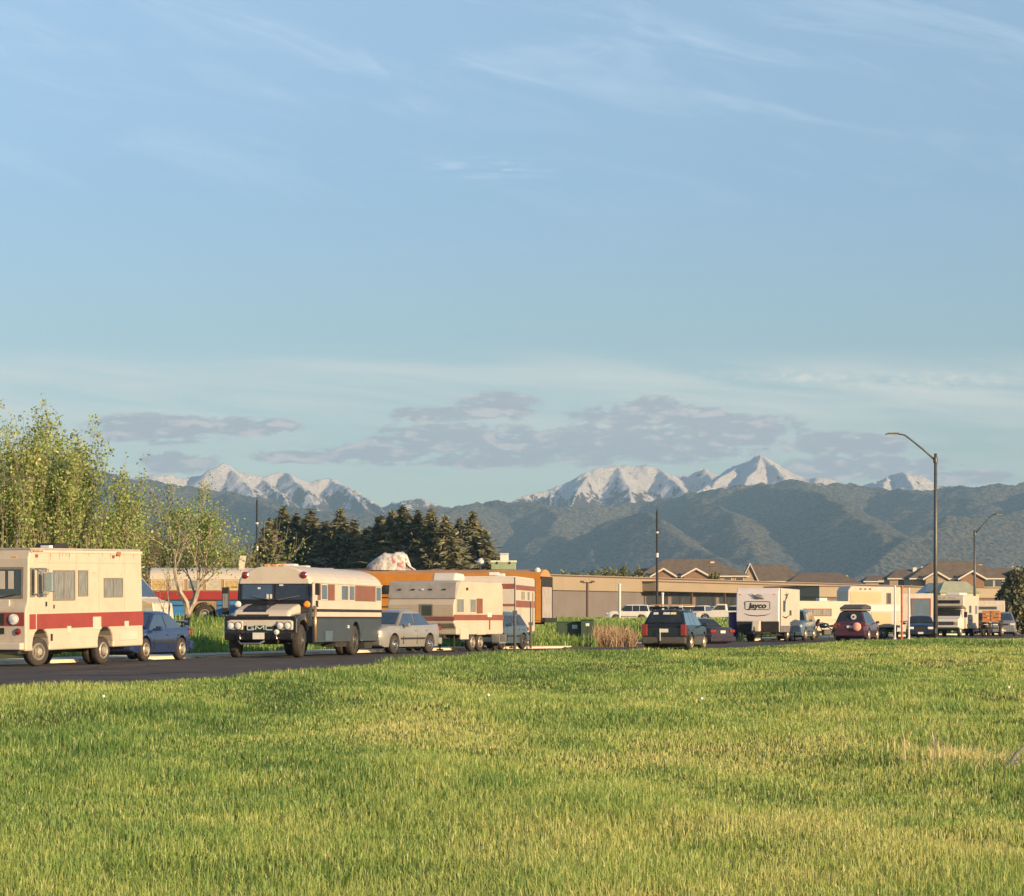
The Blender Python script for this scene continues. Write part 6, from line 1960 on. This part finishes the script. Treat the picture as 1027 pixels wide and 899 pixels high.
# ------------------------------------------------------------------ street lamps
def street_lamp(label, px, D, ytop, arm_dx, head_y, z):
    x = lat(px, D)
    h = zed(ytop, D) - z
    t = thing('street_lamp', label, 'street lamp', (x, D, z), group='street lamps')
    part('pole', MB().tube([(0, 0, 0), (0, 0, h * 0.5), (0, 0, h + 0.1)], [0.125, 0.105, 0.075], 14), polegrey, t, smooth=True)
    part('base', MB().lathe([(0.20, 0), (0.20, 0.03), (0.15, 0.10), (0.13, 0.28)], (0, 0, 0), 'z', 14), polegrey, t)
    hz_ = zed(head_y, D) - z
    dx = arm_dx
    part('bracket', MB().lathe([(0.11, 0), (0.12, 0.03), (0.12, 0.26), (0.10, 0.30)], (0, 0, h - 0.38), 'z', 12), polegrey, t)
    A_ = MB().tube([(0, 0, h - 0.25), (dx * 0.25, 0, h - 0.25 + (hz_ - h + 0.25) * 0.42), (dx * 0.5, 0, h - 0.25 + (hz_ - h + 0.25) * 0.80), (dx * 0.62, 0, hz_ - 0.05), (dx * 0.72, 0, hz_), (dx * 0.86, 0, hz_ + 0.01)], [0.055, 0.05, 0.045, 0.042, 0.04, 0.035], 8)
    part('arm', A_, polegrey, t, smooth=True)
    s = 1 if dx > 0 else -1
    H_ = MB().prism([(dx * 0.70, hz_ - 0.03), (dx * 0.74, hz_ + 0.07), (dx * 0.95, hz_ + 0.06), (dx, hz_ + 0.01), (dx, hz_ - 0.03)], -0.14, 0.14)
    hd_ = part('lamp_head', H_, polegrey, t, bevel=0.02)
    part('lens', MB().box(min(dx * 0.76, dx * 0.97), max(dx * 0.76, dx * 0.97), -0.11, 0.11, hz_ - 0.05, hz_ - 0.031), lens, hd_)
    part('hand_hole_cover', MB().box(-0.05, 0.05, -0.135, -0.12, 0.5, 0.75), polegrey, t)
    return t


street_lamp('tall street lamp with its arm pointing left, nearest lamp at the right', 938.3, 141, 457, lat(888, 141) - lat(938.3, 141), 435.5, 0.0)
street_lamp('farther street lamp with its arm pointing right, at the right edge', 977.5, 236, 533, lat(1006, 236) - lat(977.5, 236), 516, 0.3)


# banded mast poles
def mast(label, px, D, ytop, wd):
    x = lat(px, D); z = g1(x, D)
    h = zed(ytop, D) - z
    t = thing('mast', label, 'pole', (x, D, z))
    part('pole', MB().tube([(0, 0, 0), (0, 0, h)], [wd * 1.3, wd], 10), flatblack, t)
    for k, (a, b) in enumerate(((0.80, 0.815), (0.58, 0.62))):
        part('white_band', MB().lathe([(wd * 1.35, h * a), (wd * 1.35, h * b)], (0, 0, 0), 'z', 10), white, t)
    part('tip', MB().tube([(0, 0, h), (0, 0, h + 0.5)], [wd * 0.6, wd * 0.2], 6), flatblack, t)
    return t


mast('thin dark mast with white bands left of the spruce row', 257.8, 300, 502, 0.11)
mast('thin dark mast with white bands above the long tan building', 659, 330, 513, 0.13)

# three thin posts in front of the tall trailer, and the stake posts by the fifth wheel
for px, yt, lab, m_ in ((897.5, 588, 'leftmost of three thin posts right of the maroon car', white), (904.5, 588, 'middle reddish post of three right of the maroon car', mat('rusty_post', (0.36, 0.13, 0.08), 0.7, 0.3, 4)), (911.5, 590, 'rightmost of three thin posts right of the maroon car', white)):
    D = 144
    t = thing('post', lab, 'post', (lat(px, D), D, -0.03), group='thin posts right of the maroon car')
    h = zed(yt, D)
    part('shaft', MB().tube([(0, 0, 0), (0, 0, h)], 0.05, 8), m_, t)
    part('cap', MB().lathe([(0.0, 0.06), (0.06, 0.04), (0.06, -0.02), (0.0, -0.03)], (0, 0, h), 'z', 8), m_, t)
    part('foot', MB().box(-0.065, 0.065, -0.065, 0.065, 0, 0.3), m_, t, bevel=0.01)
for px, yt, D, lab in ((516.3, 579, 108.3, 'grey thin post with a bracket in front of the two-banded trailer'), (532.2, 604, 116, 'short thin post at the right end of the teal hatchback')):
    z = 0.0
    t = thing('post', lab, 'post', (lat(px, D), D, z))
    h = zed(yt, D) - z
    part('shaft', MB().tube([(0, 0, 0), (0, 0, h * 0.5)], 0.055, 8).tube([(0, 0, h * 0.5), (0, 0, h)], 0.028, 8), polegrey, t)
    part('bracket', MB().box(-0.09, 0.09, -0.06, 0.06, h * 0.5, h * 0.5 + 0.12), polegrey, t)

# green utility cabinets with pale stickers
cabm = mat('utility_green', (0.035, 0.065, 0.04), 0.5, 0.12, 2.0, dirt=0.15)
for px, D, w_, h_, lab, st in ((571, 127, 1.15, 0.98, 'long low dark green utility cabinet with a white notice', True), (589, 126.5, 0.6, 1.12, 'taller narrow green utility cabinet at the right of the pair', False)):
    x = lat(px, D); z = g1(x, D) - 0.03
    t = thing('utility_cabinet', lab, 'utility box', (x, D, z))
    part('housing', MB().prism([(-w_ / 2, 0), (-w_ / 2, h_), (w_ / 2, h_), (w_ / 2, 0)], -0.4, 0.4), cabm, t, bevel=0.02)
    part('lid', MB().prism([(-w_ / 2 - 0.03, h_), (-w_ / 2 + 0.03, h_ + 0.06), (w_ / 2 - 0.03, h_ + 0.06), (w_ / 2 + 0.03, h_)], -0.43, 0.43), cabm, t, bevel=0.01)
    part('pad', MB().box(-w_ / 2 - 0.1, w_ / 2 + 0.1, -0.5, 0.5, -0.08, 0.03), concrete, t)
    part('door_seam', MB().box(-0.01, 0.01, -0.408, -0.40, 0.05, h_ - 0.05), flatblack, t)
    part('notice', MB().box(0.12, 0.36, -0.412, -0.402, h_ - 0.28, h_ - 0.1) if st else MB().box(-0.08, 0.08, -0.412, -0.402, h_ - 0.25, h_ - 0.12), plate_m, t)
# loose poles lying by the bus
pm = mat('weathered_pole', (0.42, 0.36, 0.28), 0.8, 0.2, 4)
for k in range(5):
    x = lat(549 + 3.5 * k, 126); z = g1(x, 126)
    o = part('loose_pole', MB().tube([(-0.75, 0.3, 0.45 - 0.03 * k), (0.85, -0.2, 0.06)], 0.03, 6), pm)
    o.location = (x, 126 + 0.2 * k, z); o.rotation_euler = (0, 0, 0.10 * k)
    tag(o, '%s of the thin weathered poles in the heap right of the orange bus' % ('leftmost', 'second from left', 'middle one', 'second from right', 'rightmost')[k], 'pole', 'heap of poles right of the orange bus')
# round bin
# small blue barrel left of the lettered trailer
bn2 = thing('barrel', 'dark purple drum at the left side of the lettered white trailer', 'barrel', (lat(736, 156), 156, 0.0))
part('drum', MB().lathe([(0.28, 0), (0.30, 0.02), (0.30, 1.5), (0.28, 1.55), (0.0, 1.55)], (0, 0, 0.0), 'z', 18), mat('purple_plastic', (0.07, 0.03, 0.16), 0.4, 0.1), bn2)
part('lid', MB().lathe([(0.31, 0), (0.31, 0.05), (0.0, 0.07)], (0, 0, 1.55), 'z', 18), flatblack, bn2)

# ------------------------------------------------------------------ long building
bx0, by0 = lat(552, 371), 371.0
bd_ = Vector((lat(1010, 544) - bx0, 544 - by0)); BL = bd_.length; bd_.normalize()
ang = math.atan2(bd_.y, bd_.x)
zb_ = 1.55
bl = thing('warehouse', 'very long low building with a tan fascia band behind the parked vehicles', 'building', (bx0, by0, zb_), ang)
tanw = mat('tan_cladding', (0.28, 0.232, 0.165), 0.7, 0.05, 0.15, stretch=(1, 1, 3))
greyw = mat('shaded_grey_wall', (0.15, 0.135, 0.13), 0.8, 0.08, 0.3)  # shade on the lower wall painted in as grey
darkw = mat('shaded_glazing', (0.03, 0.034, 0.04), 0.2, 0.2, 0.6)
trimw = mat('brown_trim', (0.10, 0.06, 0.04), 0.6, 0.1)
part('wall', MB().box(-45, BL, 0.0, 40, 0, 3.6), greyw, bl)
part('upper_wall', MB().box(-45.5, BL + 0.3, -0.35, 40, 3.6, 5.45), tanw, bl)
part('roof_edge', MB().box(-45.6, BL + 0.4, -0.45, 40.2, 5.45, 5.62), trimw, bl)
part('roof', MB().box(-45.3, BL, 0, 39.8, 5.62, 5.70), greycap, bl)
M = MB()
for k in range(9):
    M.box(-30 + k * 8.2, -29.9 + k * 8.2, -0.36, -0.34, 3.62, 5.44)
part('panel_joints', M, mat('joint_brown', (0.28, 0.20, 0.12), 0.7, 0.05), bl)
# projecting canopy with posts, shop front below with the canopy's shade put into its dark glass
cn_ = part('canopy', MB().box(28, 150, -2.4, -0.4, 3.7, 5.0), tanw, bl)
part('canopy_edge', MB().box(27.8, 150.2, -2.5, -0.4, 5.0, 5.12), trimw, cn_)
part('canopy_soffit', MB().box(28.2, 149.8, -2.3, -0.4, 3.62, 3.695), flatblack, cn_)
for k in range(11):
    x_ = 29 + k * 12
    part('canopy_post', MB().box(x_ - 0.12, x_ + 0.12, -2.25, -2.0, 0.0, 3.62), trimw, bl)
for k in range(14):
    x_ = 30 + k * 8.6
    w_ = part('shop_window', MB().box(x_, x_ + 7.4, -0.06, -0.005, 0.4, 3.3), trimw, bl)
    part('pane', MB().box(x_ + 0.15, x_ + 3.6, -0.075, -0.062, 0.5, 3.2).box(x_ + 3.8, x_ + 7.25, -0.075, -0.062, 0.5, 3.2), darkw, w_)
for k in range(6):
    x_ = 155 + k * 6.4
    part('roller_door', MB().box(x_, x_ + 4.4, -0.07, -0.005, 0.0, 3.2), (slate, tan, greycap)[k % 3], bl)
# nearer flat tan annexe in front of the right half
ax = thing('annexe', 'flat-roofed tan annexe seen over the trailers at the right', 'building', (lat(822, 300), 300, 1.3), math.atan2(0.55, 0.83))
part('wall', MB().box(0, 34, 0, 9, 0, 2.35), tanw, ax)
part('parapet', MB().box(-0.2, 34.2, -0.2, 9.2, 2.36, 3.45), tanw, ax)
part('parapet_cap', MB().box(-0.3, 34.3, -0.3, 9.3, 3.45, 3.55), trimw, ax)
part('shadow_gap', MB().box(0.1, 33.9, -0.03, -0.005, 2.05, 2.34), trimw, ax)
for k in range(5):
    part('roller_door', MB().box(1.5 + k * 6.4, 5.5 + k * 6.4, -0.05, -0.005, 0.0, 2.0), (slate, greycap)[k % 2], ax)
part('security_lamp', MB().box(33.5, 34.6, -0.7, -0.3, 2.6, 2.95), white, ax)
ax2 = thing('shed', 'small shed with a pale green metal roof above the cab-over camper', 'shed', (lat(958, 262), 262, 1.2), R(12))
part('wall', MB().box(-1.9, 1.9, -1.2, 1.2, 0, 2.55), tan, ax2)
part('roof', MB().add([(-2.1, -1.4, 2.5), (2.1, -1.4, 2.5), (1.1, 0, 3.6), (-1.1, 0, 3.6), (2.1, 1.4, 2.5), (-2.1, 1.4, 2.5)], [(0, 1, 2, 3), (1, 4, 2), (4, 5, 3, 2), (5, 0, 3), (0, 5, 4, 1)]), mat('green_metal_roof', (0.30, 0.33, 0.25), 0.5, 0.1), ax2)
ax3 = thing('shed', 'small shed with a slate blue metal roof left of the green-roofed one', 'shed', (lat(941, 266), 266, 1.2), R(12))
part('wall', MB().box(-1.7, 1.6, -1.2, 1.2, 0, 2.5), tan, ax3)
part('roof', MB().add([(-1.9, -1.4, 2.45), (1.75, -1.4, 2.45), (1.6, 0, 3.5), (-1.0, 0, 3.5), (1.75, 1.4, 2.45), (-1.9, 1.4, 2.45)], [(0, 1, 2, 3), (1, 4, 2), (4, 5, 3, 2), (5, 0, 3), (0, 5, 4, 1)]), slate, ax3)

# ------------------------------------------------------------------ houses
shingle = mat('brown_shingles', (0.14, 0.115, 0.09), 0.9, 0.15, 0.9, bump=0.4, bscale=4)
siding = mat('tan_siding', (0.33, 0.26, 0.18), 0.8, 0.08, 0.8)
rust = mat('rust_siding', (0.24, 0.14, 0.09), 0.8, 0.08, 0.8)
bargem = mat('white_trim', (0.62, 0.58, 0.5), 0.6, 0.04)


def house(label, D, pxa, pxb, ra, rb, yr, ye, gables=(), depth=13, chim=(), wins=(), sid=None, zb_=1.6, dormer=None):
    """hipped house: eaves from bearing pxa to pxb, ridge from ra to rb, front gables (left, right, peak y, sid)"""
    xc = lat((pxa + pxb) / 2, D)
    t = thing('house', label, 'house', (xc, D, zb_), 0)
    X = lambda p_: lat(p_, D) - xc
    ze, zr = zed(ye, D) - zb_, zed(yr, D) - zb_
    x0, x1 = X(pxa), X(pxb)
    part('wall', MB().box(x0 + 0.6, x1 - 0.6, 0.6, depth - 0.6, 0, ze - 0.02), sid or siding, t)
    dm_ = depth / 2
    r_ = part('roof', MB().add([(x0, 0, ze), (x1, 0, ze), (x1, depth, ze), (x0, depth, ze), (X(ra), dm_, zr), (X(rb), dm_, zr)],
                               [(0, 1, 5, 4), (1, 2, 5), (2, 3, 4, 5), (3, 0, 4), (0, 3, 2, 1)]), shingle, t)
    part('fascia', MB().box(x0, x1, -0.06, 0.0, ze - 0.28, ze - 0.002), bargem, r_)
    for ga, gb_, gy, gm in gables:
        a, b = X(ga), X(gb_); zp = zed(gy, D) - zb_
        yf = -1.6
        m_ = (a + b) / 2
        g = part('gable', MB().add([(a + 0.3, yf, 0), (b - 0.3, yf, 0), (b - 0.3, yf, ze - 0.25), (m_, yf, zp - 0.3), (a + 0.3, yf, ze - 0.25), (a + 0.3, 2, 0), (b - 0.3, 2, 0), (b - 0.3, 2, ze - 0.25), (m_, 2, zp - 0.3), (a + 0.3, 2, ze - 0.25)],
                                   [(0, 1, 2, 3, 4), (0, 4, 9, 5), (1, 6, 7, 2)]), gm, t)
        part('gable_roof', MB().slab([(a - 0.3, yf - 0.4, ze - 0.45), (m_, yf - 0.4, zp), (m_, dm_ * 0.8, zp), (a - 0.3, 2.5, ze - 0.45)], -0.18).slab([(m_, yf - 0.4, zp), (b + 0.3, yf - 0.4, ze - 0.45), (b + 0.3, 2.5, ze - 0.45), (m_, dm_ * 0.8, zp)], -0.18), shingle, g)
        tr = MB()
        for p0, p1 in (((a - 0.35, ze - 0.5), (m_, zp + 0.02)), ((m_, zp + 0.02), (b + 0.35, ze - 0.5))):
            tr.add([(p0[0], yf - 0.5, p0[1]), (p1[0], yf - 0.5, p1[1]), (p1[0], yf - 0.5, p1[1] + 0.38), (p0[0], yf - 0.5, p0[1] + 0.38),
                    (p0[0], yf - 0.42, p0[1]), (p1[0], yf - 0.42, p1[1]), (p1[0], yf - 0.42, p1[1] + 0.38), (p0[0], yf - 0.42, p0[1] + 0.38)],
                   [(0, 1, 2, 3), (4, 7, 6, 5), (0, 3, 7, 4), (1, 5, 6, 2), (0, 4, 5, 1), (3, 2, 6, 7)])
        part('barge_boards', tr, bargem, g)
    for cx_, cy_ in chim:
        part('chimney', MB().box(X(cx_) - 0.45, X(cx_) + 0.45, dm_ - 1.6, dm_ - 0.8, ze, zed(cy_, D) - zb_), bargem, r_)
    for wx, wy, ww, wh in wins:
        zz = zed(wy, D) - zb_
        f = part('window', MB().box(X(wx) - ww / 2 - 0.15, X(wx) + ww / 2 + 0.15, 0.52, 0.598, zz - wh / 2 - 0.15, zz + wh / 2 + 0.15), bargem, t)
        part('pane', MB().box(X(wx) - ww / 2, X(wx) + ww / 2, 0.49, 0.519, zz - wh / 2, zz + wh / 2), glass, f)
    return t


house('large brown-roofed house with two white-edged gables, left of the row', 620, 640, 752, 669, 716, 560, 577.5, gables=((653, 677, 571.5, rust), (684, 711, 571.5, rust)), chim=((716, 563),), wins=((730, 580.5, 1.6, 1.4), (742, 580.5, 1.6, 1.4), (664, 580, 1.2, 1.2)))
house('low wing with a grey-brown roof left of the two white-edged gables', 625, 632, 662, 640, 655, 570, 577.5, depth=9)
house('brown-roofed house with a tall narrow tan gable, second in the row', 640, 742, 808, 756, 790, 566, 583, gables=((744, 759, 566.5, siding),), chim=((770, 574), (775, 575)), wins=((784, 585, 1.4, 1.2),))
house('plain house with a wide flat-topped brown roof in the middle of the row', 600, 788, 866, 806, 846, 574, 586, chim=((851, 577),), wins=((800, 588, 1.5, 1.2), (812, 588, 1.5, 1.2)))
house('distant low house with a dark roof between the two groups of houses', 700, 866, 900, 874, 894, 577, 583, chim=(), wins=((885, 585, 1.8, 1.2),), depth=10)
house('dark-roofed wing left of the big house at the right', 640, 890, 935, 902, 925, 571, 580, wins=((905, 584, 1.8, 1.6), (912, 584, 1.8, 1.6)), chim=((920, 569),), depth=11)
house('biggest house at the right with a tall hipped roof and two white-edged gables', 620, 912, 1012, 940, 984, 562, 580, gables=((926, 950, 574.5, siding), (961, 987, 574, rust)), chim=((929, 568), (987, 566)), wins=((955, 585, 2.0, 1.6), (992, 585, 2.0, 1.6), (1002, 585, 1.6, 1.6)))
house('brown-roofed house at the right edge behind the juniper', 630, 988, 1030, 1000, 1018, 569.5, 581, gables=((1010, 1024, 572, siding),), wins=((1003, 586, 1.6, 1.5),), depth=10)

# ------------------------------------------------------------------ lamps and cars of the lot
def lot_lamp(label, px, D, yt, white_=False):
    x = lat(px, D); z = g1(x, D); h = zed(yt, D) - z
    t = thing('lot_lamp', label, 'lamp post', (x, D, z))
    part('pole', MB().tube([(0, 0, 0), (0, 0, h)], 0.13 if white_ else 0.14, 8), white if white_ else trimw, t)
    if not white_:
        part('crossbar', MB().box(-0.5, 0.5, -0.06, 0.06, h - 0.12, h), trimw, t)
        for s in (1, -1):
            part('lamp_head', MB().box(min(s * 0.35, s * 0.75), max(s * 0.35, s * 0.75), -0.2, 0.2, h - 0.05, h + 0.15), trimw, t, bevel=0.02)
    else:
        part('cap', MB().lathe([(0.16, 0), (0.16, 0.12), (0, 0.2)], (0, 0, h), 'z', 8), white, t)
    return t


lot_lamp('brown T-shaped lamp post in front of the tan building', 589, 290, 584)
lot_lamp('short white post in front of the tan building', 621.5, 285, 587, True)
lot_lamp('thin white post by the white cars below the canopy', 664.5, 285, 596, True)

LOTCARS = [('suv', 'white station car, leftmost in the lot below the tan building', 631, 300, R(175), 'w'),
           ('suv', 'white long car second from left in the lot, above the dark wagon rack', 648, 318, R(172), 'w'),
           ('suv', 'pale car third from left in the lot, behind the dark wagon rack', 668, 322, R(168), 'w'),
           ('suv', 'white car right of the dark wagon roof in the far lot', 687, 326, R(200), 'w'),
           ('suv', 'white car nose-on under the canopy, left of the white pickup', 703, 322, R(250), 'w'),
           ('suv', 'white car nose-on under the canopy, above the white pickup', 719, 330, R(250), 'w'),
           ('suv', 'white van-like car half hidden by the lettered trailer', 737, 318, R(250), 'w')]
proto = None
for i, (nm, lab, px, D, rz, c_) in enumerate(LOTCARS):
    if proto is None:
        proto = car('suv', lab, 'car', white, 4.7, 1.85, 1.05, 1.05, [(-2.2, 1.12), (-2.0, 1.76), (0.4, 1.76), (1.1, 1.1)], [1.4, -1.35], 0.37, hatch=True, tail=1.1, group='white cars in the far lot', plate=False)
        o = proto
    else:
        o = copy_tree(proto)
    x = lat(px, D)
    o.location = (x, D, g1(x, D)); o.rotation_euler = (0, 0, rz)
    tag(o, lab, 'car', 'white cars in the far lot')
# white pickup, nearest in the lot
pk_ = thing('pickup_truck', 'white pickup truck standing in the far lot left of the lettered trailer', 'pickup')
part('body', MB().prism(body_outline(-2.7, 2.7, 0.45, [(-2.7, 0.6), (-2.7, 1.15), (-0.6, 1.15), (-0.5, 1.18), (0.9, 1.15), (2.45, 1.05), (2.7, 0.9)], [1.75, -1.6], 0.46, 0.40), -0.93, 0.93), white, pk_, bevel=0.05)
part('cab', MB().prism([(-0.6, 1.14), (-0.5, 1.85), (0.45, 1.87), (1.15, 1.14)], -0.84, 0.84), white, pk_, bevel=0.06)
part('bed_opening', MB().box(-2.6, -0.75, -0.78, 0.78, 1.151, 1.158), flatblack, pk_)
for s in (1, -1):
    part('side_window', MB().poly_slab([(-0.42, s * 0.845, 1.22), (0.95, s * 0.845, 1.22), (0.42, s * 0.845, 1.72), (-0.38, s * 0.845, 1.72)], 0.01, (0, s, 0)), glass, pk_)
    for xw in (1.75, -1.6):
        wheel(pk_, xw, s * 0.92, 0.38, 0.24)
    part('headlight', MB().box(2.66, 2.72, min(s * 0.55, s * 0.85), max(s * 0.55, s * 0.85), 0.78, 0.92), lens, pk_)
part('bumper', MB().box(2.68, 2.82, -0.9, 0.9, 0.5, 0.68), chrome, pk_, bevel=0.02)
x = lat(724, 296)
pk_.location = (x, 296, g1(x, 296)); pk_.rotation_euler = (0, 0, R(172))

# ------------------------------------------------------------------ small things in the meadow
cx_, cy_ = lat(962, 30), 30.0
n = 260
xs = cx_ + nr.normal(0, 0.38, n); ys = cy_ + nr.normal(0, 0.9, n)
blades('straw_stalks', xs, ys, G(xs, ys), nr.uniform(0.08, 0.24, n), 0.012 * nr.uniform(0.7, 1.3, n), nr.uniform(0.93, 1.0, n), grass_m, 0.5, 8)
xs = np.concatenate([lat(938, 29) + nr.normal(0, 0.05, 12), lat(915, 29) + nr.normal(0, 0.06, 8)]); ys = 29 + nr.normal(0, 0.15, 20)
blades('straw_stalks', xs, ys, G(xs, ys), nr.uniform(0.26, 0.46, 20), 0.016 + 0 * xs, nr.uniform(0.97, 1.0, 20), grass_m, 0.28, 9)
tw = thing('dead_branch', 'grey weathered dead branch sticking up from the grass at the right edge', 'branch', (lat(1008, 28), 28, g1(lat(1008, 28), 28)))
wm = mat('weathered_wood', (0.15, 0.15, 0.16), 0.85, 0.25, 8)
part('stem', MB().tube([(-0.05, 0, -0.02), (0.06, 0, 0.10), (0.11, 0, 0.19), (0.20, 0.02, 0.27)], [0.022, 0.02, 0.016, 0.009], 7), wm, tw)
part('twig', MB().tube([(0.06, 0, 0.10), (0.13, -0.02, 0.13), (0.16, 0, 0.19)], [0.008, 0.007, 0.004], 6), wm, tw)
part('twig', MB().tube([(0.02, 0, 0.06), (0.12, 0.02, 0.08), (0.22, 0.03, 0.16)], [0.009, 0.007, 0.004], 6), wm, tw)
dwm = mat('seed_head', (0.75, 0.72, 0.62), 0.9, 0.1, 40)
for i, (px, py, D, lab) in enumerate(((489, 703, 45, 'pale dandelion head near the middle of the meadow'), (103, 708, 43, 'pale dandelion head at the left of the meadow'), (703, 701, 46, 'pale dandelion head below the dark wagon'), (1011, 695, 49, 'pale dandelion head at the right of the meadow'))):
    x = lat(px, D); z = g1(x, D); h = zed(py, D) - z
    h = max(0.12, min(0.4, h))
    t = thing('dandelion', lab, 'flower', (x, D, z), group='pale flower heads in the meadow')
    part('stem', MB().tube([(0, 0, 0), (0.01, 0, h)], 0.004, 5), mat('flower_stem', (0.2, 0.26, 0.08), 0.7), t)
    part('flower_head', MB().lathe([(0.0, -0.02), (0.022, -0.012), (0.028, 0.004), (0.02, 0.022), (0.0, 0.028)], (0.01, 0, h), 'z', 10), dwm, t, smooth=True)
